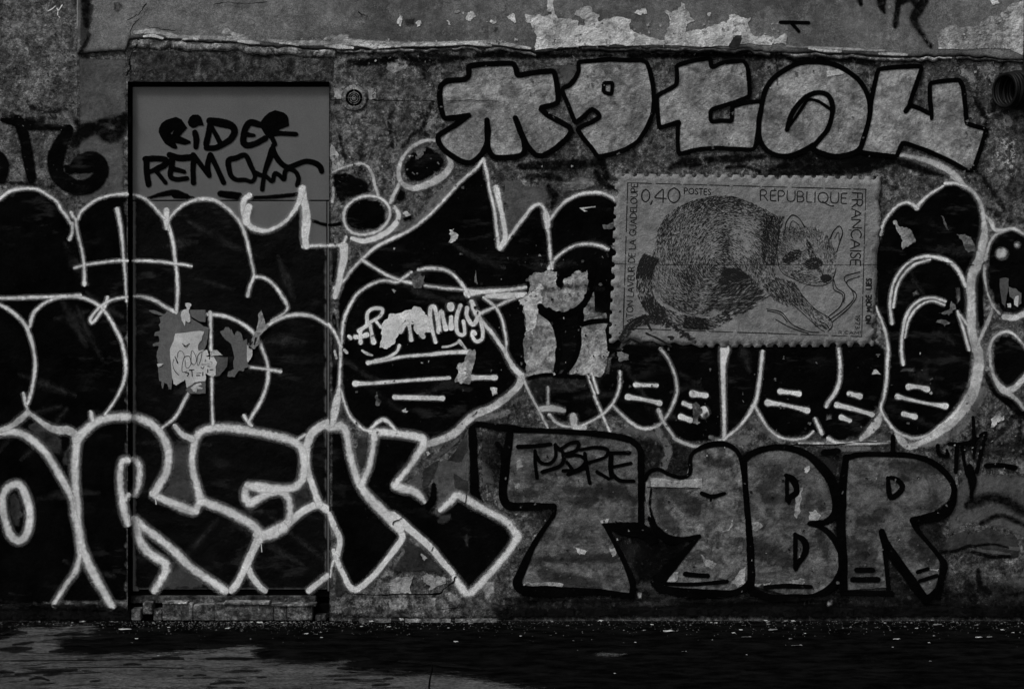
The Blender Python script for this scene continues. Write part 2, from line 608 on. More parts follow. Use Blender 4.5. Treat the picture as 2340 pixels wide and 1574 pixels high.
M_GRIME = mat_paint('wall_grime', .008, .4, speck=1.6, spec=0, rough=.9, wearscale=40, opac=.95, patchy=1.0)
M_SILVER = mat_paint('silver_fill', .24, .42, speck=.4, spec=.12, rough=.6, mott=.34, aniso=.8, bump=1.3, wearscale=45)
M_GREYL = mat_paint('grey_fill', .09, .5, streak=.03, speck=.5, mott=.42, wearscale=45, bump=1.2, aniso=2.6)
M_GREYL2 = mat_paint('pale_grey_fill', .13, .5, streak=.04, speck=.5, mott=.5, wearscale=45, bump=1.2, aniso=1.8)
M_FLATG = mat_paint('flat_grey_paint', .08, .2, speck=.8, mott=.22)
M_FLATD = mat_paint('dark_grey_paint', .03, .4, speck=.9, mott=.3)
M_WEDGE = mat_paint('thin_grey_fill', .045, .25, speck=.8, mott=.08)
M_PALE = mat_paint('pale_plaster', .52, .2, speck=.3, mott=.3, bump=1.4, wearscale=50)
M_PALE2 = mat_paint('pale_plaster_dull', .31, .3, speck=.5, mott=.3, bump=1.4, wearscale=50)
M_PAPER = mat_paint('poster_paper', .205, .12, speck=.2, mott=.14, bump=1.0)
M_PRINT = mat_paint('poster_ink', .015, .3, speck=.25, spec=.04, wearscale=200, bump=.4)
M_PAPW = mat_paint('white_paper', .5, .1, speck=.2, mott=.1, bump=.3)
M_PAPG = mat_paint('grey_paper', .115, .08, speck=.2, mott=.06, bump=.3)
M_PAPD = mat_paint('dull_paper', .07, .2, speck=.4, mott=.2, bump=.3)
M_CRACK = mat_paint('crack_shade', .003, .2, speck=.3, spec=0)  # shade inside cracks and joints painted as near-black lines
M_FLAKE_L = mat_plain('flake_light', .3, .25, 60, .3)
M_FLAKE_M = mat_plain('flake_grey', .09, .4, 60, .3)
M_FLAKE_D = mat_plain('flake_black', .008, .3, 60, .3)
# ================================================================== the wall
wall = thing('graffiti_wall', 'long old rendered wall covered in layers of graffiti, standing behind the pavement', 'wall', (0, 0, 0)); wall['kind'] = 'thing'

EDGE = [(-500, 124), (178, 124), (235, 119), (290, 117), (293, 90), (340, 86), (400, 93), (460, 96), (545, 97), (570, 101), (630, 105), (690, 107),
        (775, 110), (800, 112), (900, 110), (950, 108), (1000, 107), (1070, 103), (1105, 110), (1200, 113), (1225, 119), (1330, 110), (1500, 110),
        (1600, 111), (1700, 112), (1760, 119), (1850, 121), (1950, 123), (2050, 129), (2190, 127), (2330, 138), (2900, 140)]
_e = np.array(EDGE)
_ex = np.arange(-500, 2901, 4.0)
_ej = np.interp(_ex, _e[:, 0], _e[:, 1]) + np.cumsum(NPR.normal(0, .55, len(_ex))) * 0 + smooth1(len(_ex), 2.2, .9, 1) + smooth1(len(_ex), 7, 1.3, 2) + smooth1(len(_ex), 25, 1.2, 3)
def edge_y(px): return np.interp(px, _ex, _ej)

def grid(name, xs, ys, fy, mat, parent, skip=None):
    xs = np.asarray(xs, float); ys = np.asarray(ys, float)
    X, Y = np.meshgrid(xs, ys)
    V = W(X.ravel(), Y.ravel(), fy(X.ravel(), Y.ravel()))
    n, m = len(xs), len(ys)
    F = []
    for j in range(m - 1):
        for i in range(n - 1):
            if skip and skip((xs[i] + xs[i + 1]) / 2, (ys[j] + ys[j + 1]) / 2): continue
            a = j * n + i
            F.append((a, a + n, a + n + 1, a + 1))
    return mesh_obj(name, V, F, mat, parent, smooth=True)

def axis(a, b, step, lo, hi, coarse):
    return sorted(set(list(np.arange(lo, a, coarse)) + list(np.arange(a, b, step)) + list(np.arange(b, hi + 1, coarse))))

ys_all = axis(60, 1440, 11, 60, 1440, 60)
xs = sorted(set(axis(176, 2500, 11, 176, 3700, 80) + [292.0, 752.0]))
xs = [x for x in xs if not (0 < abs(x - 292) < 4 or 0 < abs(x - 752) < 4)]
yw = sorted(set(ys_all + [187.0]))
yw = [y for y in yw if not 0 < abs(y - 187) < 4]
grid('lower_wall', xs, yw, lambda x, y: planeY('wall', x, y), M_WALL, wall, skip=lambda x, y: 292 < x < 752 and y > 187)
grid('rough_render', axis(-120, 176, 8, -1400, 176, 80) + [176.0], axis(-60, 1440, 8, -1500, 1440, 80), lambda x, y: planeY('wall', x, y), M_ROUGH, wall)

# upper coat of render, standing proud, with its ragged lower edge
def upper():
    cols = np.concatenate([np.arange(177, 2640, 4.0), np.arange(2640, 3700, 80)])
    rows = np.concatenate([[0, 2, 5, 10, 18, 30, 45], np.arange(60, 200, 20), np.arange(200, 1700, 150)])
    V, F = [], []
    n = len(cols)
    eb = edge_y(cols)
    for r in rows:
        py = eb - r
        rnd = 0.006 * math.exp(-r / 3.0)
        V += W(cols, py, planeY('up', cols, py) + rnd).tolist()
    back = W(cols, eb + .5, np.full(n, 0.02)).tolist()
    V = back + V
    for j in range(len(rows)):
        for i in range(n - 1):
            a = j * n + i
            F.append((a, a + 1, a + n + 1, a + n))
    mesh_obj('upper_render', V, F, M_UP, wall, smooth=True)
upper()

# mortar bead and sills below the ragged edge
def bead(x0, x1, y0f, h, proud, mat, name='mortar_ledge', wob=2.0):
    cols = np.arange(x0, x1, 5.0)
    n = len(cols)
    sd = int(x0)
    top = y0f(cols) + smooth1(n, 3, .9, sd) + smooth1(n, 14, 1.2, sd + 1)
    bot = np.maximum(top + 2, top + h + wob * (smooth1(n, 10, .9, sd + 2) + smooth1(n, 3, .5, sd + 3)))
    prn = 1 + .35 * smooth1(n, 6, 1, sd + 4)
    V, F = [], []
    prof = [(0, .012), (.02, -.6), (.25, -1), (.6, -.9), (.92, -.45), (1, .012)]
    for t, d in prof:
        py = top + (bot - top) * t
        y = -relief(cols, py) + (proud * d * np.clip(prn, .35, 1.6) if d < 0 else d)
        V += W(cols, py, y).tolist()
    for j in range(len(prof) - 1):
        for i in range(n - 1):
            a = j * n + i
            F.append((a, a + n, a + n + 1, a + 1))
    return mesh_obj(name, V, F, mat, wall, smooth=True)
bead(296, 770, lambda x: edge_y(x) + 2.6, 20, .012, M_BEAD)
bead(770, 1105, lambda x: edge_y(x) + 4.0, 8, .012, M_BEAD)
bead(1110, 1226, lambda x: edge_y(x) + 3.0, 9, .012, M_BEAD)
bead(1330, 1765, lambda x: edge_y(x) + .5, 9, .021, M_LINTEL, wob=.8)
bead(1790, 2180, lambda x: edge_y(x) + 3.0, 8, .012, M_BEAD)
bead(2185, 2500, lambda x: edge_y(x) + 4.0, 7, .011, M_LINTEL)
# dirty lintel over the door
grid('lintel', np.arange(296, 768, 8), np.arange(119, 188, 5.5), lambda x, y: -relief(x, y) - .004 * np.sin(np.clip((y - 119) / 66, 0, 1) * 3.14) - .0015, M_LINTEL, wall)

def boxpx(name, x0, x1, y0, y1, ya, yb, mat, parent, bev=0.0):
    """box given by its front face in photo px, front depth ya, back depth yb"""
    f = W([x0, x1, x1, x0], [y1, y1, y0, y0], np.full(4, ya))
    b = f.copy(); b[:, 1] = yb
    bm = bmesh.new()
    vs_ = [bm.verts.new(p) for p in np.vstack([f, b])]
    for q in ((0, 1, 2, 3), (5, 4, 7, 6), (4, 0, 3, 7), (1, 5, 6, 2), (3, 2, 6, 7), (4, 5, 1, 0)):
        bm.faces.new([vs_[i] for i in q])
    if bev:
        bmesh.ops.bevel(bm, geom=list(bm.edges), offset=bev, segments=2, affect='EDGES')
    me = bpy.data.meshes.new(name)
    bm.to_mesh(me); bm.free()
    me.materials.append(mat)
    return link(bpy.data.objects.new(name, me), parent)

# reveals of the door opening: left, right, top
def quad(name, P, mat, parent): return mesh_obj(name, P, [(0, 1, 2, 3)], mat, parent)
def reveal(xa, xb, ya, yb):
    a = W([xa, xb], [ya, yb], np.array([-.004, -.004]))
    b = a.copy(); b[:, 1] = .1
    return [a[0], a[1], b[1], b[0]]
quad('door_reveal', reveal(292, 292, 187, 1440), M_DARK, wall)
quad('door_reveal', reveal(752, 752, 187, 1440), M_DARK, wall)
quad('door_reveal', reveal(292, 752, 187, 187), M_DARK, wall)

# ================================================================== the door
dloc = Vector(W(526, 1350, DOORY))
door = thing('metal_door', 'tall flush grey metal door in the wall, its lower leaf sprayed black with white outlines', 'door', dloc); door['kind'] = 'thing'
boxpx('transom_panel', 303, 757, 199, 457.5, DOORY, DOORY + .03, M_DOOR, door, .0015)
boxpx('door_leaf', 318, 746.3, 460, 1346, DOORY, DOORY + .03, M_DOOR, door, .0015)
boxpx('frame_stile', 303.5, 316.4, 460, 1350, DOORY + .001, DOORY + .03, M_DOOR, door, .001)
boxpx('frame_stile', 748.2, 760, 460, 1350, DOORY - .004, DOORY + .03, M_DOOR, door, .001)
boxpx('gap_strip_head', 286, 757, 187.5, 197.5, DOORY + .004, DOORY + .04, M_DARK, door)  # shade of the gap over the door put in as a near-black strip
boxpx('gap_strip_side', 286, 303, 198, 1352, DOORY + .004, DOORY + .04, M_DARK, door)  # near-black colour stands in for the shaded gap left of the door
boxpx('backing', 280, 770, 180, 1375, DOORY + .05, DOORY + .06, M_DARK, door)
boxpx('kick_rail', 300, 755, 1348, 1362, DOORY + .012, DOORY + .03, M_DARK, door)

# door step
sloc = Vector(G(520, 1416))
step = thing('door_step', 'low worn stone door step under the metal door, its face split into blocks', 'step', sloc)
boxpx('step_slab', 298, 722, 1362, 1378, .02, .12, M_LINTEL, step, .003)
def stone(x0, x1, y0, y1, d, z=0):
    o = boxpx('stone', x0 + .3, x1 - .3, y0 + RNG.uniform(-.8, .8), y1, -.012 - d * .6, .06, M_STONE, step, .0025)
    return o
for a in ((300, 322, 1392, 1417, 0.0), (326, 349, 1377, 1403, .006), (371, 441, 1379, 1417, .010), (441, 490, 1383, 1417, .006), (490, 625, 1381, 1417, .012),
          (625, 655, 1385, 1417, .007), (655, 714, 1386, 1417, .011), (350, 370, 1392, 1417, -.012), (720, 745, 1406, 1418, -.006)):
    stone(*a)
boxpx('step_edge', 510, 615, 1376.5, 1381, -.028, .03, M_BEAD, step, .002)
boxpx('step_edge', 371, 428, 1376, 1380, -.022, .03, M_BEAD, step, .002)
boxpx('step_edge', 618, 722, 1380, 1385, -.024, .03, M_STONE, step, .002)
boxpx('step_core', 297, 752, 1380, 1445, .03, .13, M_DARK, step)

# ================================================================== ground
def ground_mat(name, tone, var, spec, rough):
    M = Mat(name)
    n1 = M.noise(5, 7, .65, M.mapping(.6, 1, 1))
    c = M.ramp(n1, [(.3, tone * (1 - var)), (.7, tone * (1 + var))])
    c = M.math('MULTIPLY', c, M.ramp(M.noise(260, 3, .7), [(.3, .55), (.7, 1.5)]))
    c = M.math('MULTIPLY', c, M.ramp(M.noise(16, 7, .72, M.mapping(.5, 1.2, 1)), [(.40, .5), (.60, 2.2)]))
    sp = M.sm(M.noise(90, 5, .7), .62, .66)
    c = M.mix(sp, c, tone * 4.0)
    M.color(c)
    M.b.inputs['Specular IOR Level'].default_value = spec
    M.b.inputs['Roughness'].default_value = rough
    nn = M.bump(M.noise(14, 5, .6), .4, .006)
    return M.finish(M.bump(M.noise(220, 4, .7), .6, .002, nn))
M_DARKGND = ground_mat('dark_asphalt', .0022, .4, .0, .8)  # near-black asphalt colour for the whole pavement
M_ROAD = ground_mat('road_asphalt', .035, .3, .2, .8)
M_KERB = mat_plain('kerb_granite', .12, .25, 40, .5)
def ground_pale():
    M = Mat('pale_asphalt')
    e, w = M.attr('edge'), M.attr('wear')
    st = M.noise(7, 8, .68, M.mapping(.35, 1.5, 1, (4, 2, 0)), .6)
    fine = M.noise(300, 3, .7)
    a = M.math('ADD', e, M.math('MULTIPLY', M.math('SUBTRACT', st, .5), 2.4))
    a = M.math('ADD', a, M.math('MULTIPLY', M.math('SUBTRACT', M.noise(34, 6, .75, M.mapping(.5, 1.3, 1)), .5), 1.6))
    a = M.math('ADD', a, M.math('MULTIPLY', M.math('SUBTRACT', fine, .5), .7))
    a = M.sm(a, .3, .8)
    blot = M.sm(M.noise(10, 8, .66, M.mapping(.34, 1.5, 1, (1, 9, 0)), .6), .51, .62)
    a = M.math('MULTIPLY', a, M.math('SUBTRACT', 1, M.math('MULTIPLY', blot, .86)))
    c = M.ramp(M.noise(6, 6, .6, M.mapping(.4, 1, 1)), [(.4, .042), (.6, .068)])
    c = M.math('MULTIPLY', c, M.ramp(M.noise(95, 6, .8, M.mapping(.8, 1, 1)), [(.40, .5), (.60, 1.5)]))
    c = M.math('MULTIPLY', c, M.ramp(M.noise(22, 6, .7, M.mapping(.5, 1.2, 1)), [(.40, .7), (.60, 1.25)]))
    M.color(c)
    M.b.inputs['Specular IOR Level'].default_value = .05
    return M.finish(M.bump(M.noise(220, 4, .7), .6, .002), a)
M_PALEGND = ground_pale()  # paler asphalt colour with broken, blotchy edges

def flat(name, x0, x1, y0, y1, z, mat, parent=None, n=(1, 1), thick=0.0):
    V, F = [], []
    xs_ = np.linspace(x0, x1, n[0] + 1); ys_ = np.linspace(y0, y1, n[1] + 1)
    for y in ys_:
        for x in xs_: V.append((x, y, z))
    k = n[0] + 1
    for j in range(n[1]):
        for i in range(n[0]):
            a = j * k + i
            F.append((a, a + 1, a + k + 1, a + k))
    return mesh_obj(name, V, F, mat, parent)
ground = flat('ground', -60, 60, -60, 20, -.14, M_ROAD); tag(ground, kind='structure')
pav = flat('pavement', -9, 9, -2.6, .3, 0, M_DARKGND, None, (36, 12)); tag(pav, kind='structure')
road = flat('road', -60, 60, -30, -2.75, -.13, M_ROAD); tag(road, kind='structure')
kerb = thing('kerb', 'granite kerb at the outer edge of the pavement', 'kerb', (0, -2.68, -.13)); kerb['kind'] = 'structure'
del kerb['category']
_kb = None
for i in range(12):
    bm = bmesh.new()
    bmesh.ops.create_cube(bm, size=1)
    bmesh.ops.scale(bm, vec=(1.48, .15, .16), verts=bm.verts)
    bmesh.ops.bevel(bm, geom=list(bm.edges), offset=.012, segments=2, affect='EDGES')
    if _kb is None:
        _kb = bpy.data.meshes.new('kerb_stone'); bm.to_mesh(_kb); _kb.materials.append(M_KERB)
    bm.free()
    o = bpy.data.objects.new('kerb_stone', _kb); link(o, kerb); o.location = (-8.25 + i * 1.5, -2.68, -.078)

class GroundPaint(Paint):
    def _add(s, P, F, E, wear, extra=0.0):
        b = len(s.V); P = np.asarray(P, float)
        V = G(P[:, 0], P[:, 1]); V[:, 2] = s.off + np.asarray(extra)
        s.V += V.tolist(); s.F += [tuple(i + b for i in f) for f in F]; s.E += list(E); s.Wr += [wear] * len(P)
def pale_ground(poly, soft, name='pale_ground_patch'):
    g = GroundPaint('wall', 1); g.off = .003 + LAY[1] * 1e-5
    return g.fill(poly, soft=soft, space=9).done(name, M_PALEGND, pav)
pale_ground([(-300, 1452), (0, 1447), (25, 1436), (48, 1424), (120, 1420), (215, 1423), (248, 1441), (225, 1452), (255, 1462), (150, 1475), (215, 1486), (330, 1480), (440, 1474),
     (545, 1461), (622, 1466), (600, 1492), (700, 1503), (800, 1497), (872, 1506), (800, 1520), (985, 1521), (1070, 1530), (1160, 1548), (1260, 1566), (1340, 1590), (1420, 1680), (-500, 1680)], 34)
pale_ground([(1335, 1497), (1360, 1488), (1440, 1488), (1448, 1498), (1380, 1506)], 9)
pale_ground([(905, 1490), (1010, 1492), (1000, 1496), (905, 1494)], 4)
g = GroundPaint('wall', 1); g.off = .0045
g.stroke([(986, 1523), (985, 1540), (982, 1556), (978, 1600)], [2.5, 4.5], soft=1.5)
g.done('pavement_joint', M_CRACK, pav)
g = GroundPaint('wall', 1); g.off = .0047
g.stroke([(-50, 1512), (120, 1511), (300, 1509), (420, 1508)], 1.3, soft=1.0); g.stroke([(150, 1527), (260, 1526), (420, 1528)], 1.0, soft=1.0, wear=.3)
g.done('pavement_crack', M_CRACK, pav)

M_DARKMARK = mat_paint('dark_ground_mark', .006, .4, speck=1.0, opac=.88, spec=0, bump=.2, patchy=.25)  # darker elongated marks laid over the paler asphalt
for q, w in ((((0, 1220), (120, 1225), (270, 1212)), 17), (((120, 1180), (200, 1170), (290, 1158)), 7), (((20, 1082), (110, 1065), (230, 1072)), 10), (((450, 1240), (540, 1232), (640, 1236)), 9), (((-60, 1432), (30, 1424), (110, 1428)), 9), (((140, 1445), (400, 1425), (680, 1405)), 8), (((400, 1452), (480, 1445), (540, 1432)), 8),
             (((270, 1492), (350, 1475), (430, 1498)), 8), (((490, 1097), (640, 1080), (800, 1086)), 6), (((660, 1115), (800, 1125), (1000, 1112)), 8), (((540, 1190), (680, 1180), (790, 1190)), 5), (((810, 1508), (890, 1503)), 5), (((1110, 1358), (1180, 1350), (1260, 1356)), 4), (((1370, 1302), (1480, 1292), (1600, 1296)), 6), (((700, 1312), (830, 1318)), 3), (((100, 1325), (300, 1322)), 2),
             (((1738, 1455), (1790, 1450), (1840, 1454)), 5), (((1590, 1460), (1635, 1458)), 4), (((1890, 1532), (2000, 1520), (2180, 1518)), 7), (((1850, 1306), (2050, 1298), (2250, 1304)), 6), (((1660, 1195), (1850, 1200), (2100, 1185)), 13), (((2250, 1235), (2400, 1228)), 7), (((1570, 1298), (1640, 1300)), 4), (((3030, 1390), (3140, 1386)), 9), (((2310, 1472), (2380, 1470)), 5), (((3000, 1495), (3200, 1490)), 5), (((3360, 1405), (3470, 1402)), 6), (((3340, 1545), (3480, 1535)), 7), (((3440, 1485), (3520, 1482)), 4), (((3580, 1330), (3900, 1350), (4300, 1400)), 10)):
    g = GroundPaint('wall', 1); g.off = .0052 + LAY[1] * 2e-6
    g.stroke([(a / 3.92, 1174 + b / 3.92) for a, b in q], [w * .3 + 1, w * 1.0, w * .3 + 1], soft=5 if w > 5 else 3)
    g.done('dark_ground_mark', M_DARKMARK, pav)
# ================================================================== painting helpers (wall and door planes)
def runs(pts, w, mode, closed):
    P, u = sample(pts, 3.0, mode, closed)
    if closed: P = np.vstack([P, P[:1]]); u = np.append(u, 1.0)
    ws = np.asarray(w if isinstance(w, (list, tuple)) else [w, w], float)
    wd = np.interp(u, np.linspace(0, 1, len(ws)), ws)
    out, cur, kind = [], [], None
    for p, q in zip(P, wd):
        k = where(p)
        if k != kind and cur:
            out.append((kind, cur)); cur = []
        kind = k; cur.append((p[0], p[1], q))
    if cur: out.append((kind, cur))
    return [(k, c) for k, c in out if k and len(c) >= 2], len(out) == 1

SPLIT = set('pale_patch grey_paint_patch dark_paint_patch plain_paint_patch pale_streak grey_stripe dark_stripe bare_plaster_patch dull_patch black_smear wall_grime soot_band thin_grey_fill grey_overspray white_dash torn_paint_patch grey_streak dirt_band white_dot black_fill pale_mist dark_mist old_black_coat spray_tag scuff_mark paint_run'.split())
def paint(name, mat, layer, strokes=(), fills=(), label=None, wear=(.0, .0), soft=3.0, parents=None, matd=None, wplane='wall'):
    """strokes: (pts, w[, dict]); fills: (poly[, dict]).  wear = (on wall, on door)"""
    items = len(strokes) + len(fills)
    if items > 1 and name in SPLIT:                       # every patch, smear or dash is a part of its own
        for q in strokes: paint(name, mat, layer, [q], (), label, wear, soft, parents, matd, wplane)
        for q in fills: paint(name, mat, layer, (), [q], label, wear, soft, parents, matd, wplane)
        return
    parents = parents or {}
    made = {}
    def P(k):
        if k not in made: made[k] = Paint(wplane if k == 'wall' else k, layer)
        return made[k]
    for s in strokes:
        pts, w = s[0], s[1]
        o = dict(s[2]) if len(s) > 2 else {}
        mode, closed = o.pop('mode', 'cr'), o.pop('closed', False)
        o.setdefault('soft', soft)
        if mat in (M_WHITE, M_WHITED) and name in ('white_outline', 'white_dash', 'tag_letter'): o.setdefault('halo', 3.0 if np.max(w) < 11.5 else 6.0); o.setdefault('vary', .14 if np.max(w) < 11.5 else .06); o.setdefault('fade', .16 if np.max(w) < 11.5 else .06)
        rr, whole = runs(pts, w, mode, closed)
        if whole and rr:
            k = rr[0][0]
            o.setdefault('wear', wear[0 if k == 'wall' else 1])
            P(k).stroke(pts, w, mode=mode, closed=closed, **o)
        else:
            for k, c in rr:
                oo = dict(o); oo.setdefault('wear', wear[0 if k == 'wall' else 1]); oo.pop('blob', None)
                P(k).stroke([(a, b) for a, b, _ in c], [q for _, _, q in c], **oo)
    for f in fills:
        poly = [tuple(p[:2]) for p in f[0]]
        o = dict(f[1]) if len(f) > 1 else {}
        w_ = o.pop('wear', None)
        x = [p[0] for p in poly]; y = [p[1] for p in poly]
        parts = []
        if max(x) < 292 or min(x) > 752 or max(y) < 187: parts = [('wall', poly)]
        elif min(x) > DX0 and max(x) < DX1 and min(y) > DY0 and max(y) < DY1: parts = [('door', poly)]
        else:
            parts.append(('wall', clip_half(poly, 0, 291.0, True)))
            parts.append(('wall', clip_half(poly, 0, 753.0, False)))
            q = clip_half(clip_half(clip_half(clip_half(poly, 0, DX0, False), 0, DX1, True), 1, DY0, False), 1, DY1, True)
            parts.append(('door', q))
        for k, q in parts:
            if len(q) >= 3: P(k).fill(q, wear=wear[0 if k == 'wall' else 1] if w_ is None else w_, **o)
    res = []
    for k, p in made.items():
        m = matd if (k == 'door' and matd) else mat
        res.append(p.done(name, m, parents.get(k, door if k == 'door' else wall), label))
    return res

def T0(p, k=3.92): return L(0, 0, p)
def A(i, j, p): return L((0, 400, 800, 1200, 1600, 1940)[i], (0, 400, 800, 1174)[j], p)

# ================================================================== old paint and plaster patches on the wall
paint('plain_paint_patch', M_FLATG, 0, fills=[([(178, 128), (232, 134), (290, 133), (291, 210), (288, 445), (250, 446), (215, 458), (190, 480), (176, 450), (176, 300)], dict(soft=6, wear=.02))], wear=(.02, 0))
paint('plain_paint_patch', M_FLATD, 0, fills=[([(184, 2), (220, 0), (215, 45), (206, 90), (188, 120), (177, 125), (178, 60)], dict(soft=12))], wplane='up')
paint('pale_patch', M_PALE2, 0, fills=[([(757, 330), (772, 350), (785, 366), (780, 388), (757, 392)], dict(jagged=4)), ([(762, 200), (790, 196), (785, 225), (762, 228)], dict(jagged=4)),
      ([(840, 205), (860, 206), (858, 226), (843, 228)], dict(jagged=3)), ([(885, 142), (925, 135), (932, 150), (905, 165), (885, 160)], dict(jagged=5))], wear=(.35, 0))
paint('pale_patch', M_PALE2, 0, fills=[([(2180, 150), (2225, 158), (2245, 200), (2215, 195), (2190, 175)], dict(soft=9)), ([(2285, 255), (2325, 265), (2320, 300), (2290, 290)], dict(soft=8)),
      ([(2275, 300), (2325, 310), (2330, 380), (2310, 400), (2280, 400), (2265, 370)], dict(soft=16, wear=.75)), ([(2195, 150), (2300, 165), (2290, 180)], dict(soft=8))], wear=(.5, 0))
paint('grey_paint_patch', M_FLATG, 0, fills=[(L(1150, 380, [(0, 100), (120, 95), (140, 130), (320, 160), (320, 200), (300, 275), (240, 265), (180, 300), (100, 400), (40, 470), (0, 560)], 3.136), dict(jagged=3))], wear=(.2, 0))
paint('grey_paint_patch', M_GREYL2, 0, fills=[(L(1150, 380, [(400, 110), (540, 60), (660, 80), (670, 150), (580, 180), (410, 200)], 3.136), dict(soft=8))], wear=(.2, 0))
paint('grey_paint_patch', M_FLATG, 0, fills=[(A(2, 2, [(930, 960), (1060, 710), (1075, 1160), (1060, 1290), (940, 1270), (900, 1400), (860, 1568), (780, 1540), (790, 1210), (740, 1190), (800, 1000)]), dict(jagged=2)),
      (A(2, 2, [(500, 1190), (640, 1080), (650, 1200), (620, 1220)]), dict(jagged=3)), (A(2, 2, [(1180, 735), (1290, 735), (1275, 1000), (1290, 1200), (1190, 1200)]), dict(jagged=2)),
      (A(3, 2, [(80, 260), (560, 270), (660, 400), (450, 410), (330, 360), (90, 340)]), dict(jagged=5)), (A(3, 2, [(770, 740), (960, 680), (1200, 740), (1250, 900), (1320, 1050), (1200, 1040), (1160, 800)]), dict(jagged=4)),
      (A(3, 0, [(20, 600), (470, 560), (470, 660), (400, 750), (320, 790), (300, 640)]), dict(soft=4))], wear=(.22, 0))
paint('dark_paint_patch', M_FLATD, 1, fills=[(A(2, 2, [(650, 1090), (800, 985), (745, 1150), (700, 1200), (650, 1220)]), dict(jagged=2)), (A(2, 2, [(925, 1100), (1060, 1165), (1050, 1290), (935, 1220)]), dict(jagged=2)),
      (A(2, 2, [(870, 990), (1060, 740), (1060, 900), (1000, 1000)]), dict(jagged=2)), (A(4, 2, [(520, 830), (900, 800), (1100, 860), (1250, 1000), (1200, 1200), (1020, 900), (800, 840)]), dict(soft=8))], wear=(.15, 0))
paint('pale_patch', M_PALE2, 1, fills=[(A(2, 3, [(380, 590), (480, 560), (575, 545), (550, 710), (360, 715)]), dict(jagged=4)), (A(2, 3, [(640, 555), (690, 525), (740, 550), (840, 560), (862, 610), (760, 660), (705, 712), (720, 640), (660, 610)]), dict(jagged=4)),
      (A(2, 3, [(820, 705), (900, 675), (1000, 750), (980, 820), (880, 810)]), dict(soft=8)), (A(2, 3, [(1150, 610), (1300, 570), (1310, 700), (1230, 810), (1180, 740)]), dict(soft=9)),
      (A(2, 3, [(320, 740), (540, 735), (540, 880), (330, 880)]), dict(soft=9, wear=.5)), (A(2, 3, [(690, 735), (790, 730), (770, 850), (660, 840)]), dict(soft=7))], wear=(.2, 0))
paint('pale_streak', M_FLATG, 1, strokes=[(A(2, 2, [(1060, 720), (1065, 900), (1050, 1150)]), 7), (A(2, 2, [(740, 960), (850, 900), (960, 800)]), 9), (A(2, 2, [(1240, 740), (1260, 1000)]), 5)], wear=(.2, 0), soft=4)
# right-hand painted shapes by the pavement
paint('plain_paint_patch', M_FLATG, 0, fills=[([(2205, 1075), (2340, 1080), (2420, 1090), (2420, 1250), (2340, 1235), (2290, 1210), (2210, 1200), (2165, 1230), (2160, 1150)], dict(soft=14)),
      ([(2270, 1320), (2420, 1300), (2420, 1390), (2275, 1380)], dict(soft=16))], wear=(.1, 0))
paint('dark_paint_patch', M_FLATD, 1, fills=[(A(5, 3, [(820, 330), (860, 270), (920, 205), (1020, 160), (1075, 180), (1180, 160), (1240, 120), (1400, 190), (1490, 190), (1520, 230), (1520, 380), (1440, 400), (1150, 290), (1080, 285), (900, 360)]), dict(jagged=2))], wear=(.1, 0))
paint('grey_stripe', M_FLATG, 2, strokes=[(A(5, 3, [(1110, 325), (1250, 335), (1440, 360)]), [5, 8, 5]), (A(5, 3, [(1400, 300), (1510, 310)]), [5, 10])], soft=2)
paint('dark_stripe', M_SOOT, 2, strokes=[(A(5, 3, [(830, 340), (950, 330), (1080, 280)]), 8), (A(5, 3, [(1090, 290), (1300, 270), (1420, 300)]), 6), (A(5, 3, [(1110, 340), (1280, 380), (1430, 380)]), 9), (A(5, 3, [(1160, 520), (1170, 620), (1250, 700)]), 13, dict(soft=8)),
      (A(5, 2, [(1100, 1370), (1250, 1320), (1400, 1350), (1540, 1440)]), 26, dict(soft=18)), (A(5, 2, [(1200, 1540), (1350, 1480), (1568, 1560)]), 12, dict(soft=10))], soft=4)
# upper coat: places where the paint has come off
paint('bare_plaster_patch', M_PALE, 1, fills=[(
      A(3, 0, [(0, 130), (130, 130), (180, 150), (240, 130), (195, 100), (195, 0), (250, 0), (265, 112), (295, 170), (440, 180), (472, 180), (470, 230), (540, 225), (540, 180), (440, 130), (500, 70), (580, 55), (600, 110), (660, 130), (655, 195), (700, 175), (780, 160), (945, 172), (940, 265), (1010, 300), (1100, 330), (1250, 360), (1275, 280), (1290, 165), (1250, 105), (1310, 120), (1370, 90), (1400, 20), (1450, 90), (1520, 190), (1450, 215), (1440, 290), (1568, 265)])
      + A(4, 0, [(0, 270), (80, 240), (160, 220), (240, 210), (280, 130), (340, 140), (380, 158), (450, 158), (428, 222), (462, 300), (480, 322), (610, 320), (690, 345), (770, 290), (775, 362), (770, 405), (620, 408), (360, 395), (370, 315), (310, 320), (255, 415), (0, 420)])
      + A(3, 0, [(1568, 420), (900, 412), (500, 412), (280, 440), (90, 455), (98, 380), (100, 310), (50, 210), (0, 190)]), dict(jagged=2.4))], wear=(.27, 0), wplane='up',
      label='large pale area of bare plaster where the upper paint has flaked off')
paint('bare_plaster_patch', M_WASH, 1, fills=[(A(5, 0, [(778, 285), (840, 265), (930, 205), (1050, 240), (1170, 230), (1180, 180), (1290, 140), (1390, 100), (1450, 40), (1568, 0), (1700, 0), (1700, 480), (1568, 500), (1430, 440), (1170, 438), (1060, 450), (800, 440)]), dict(jagged=2))], wear=(.06, 0), wplane='up')
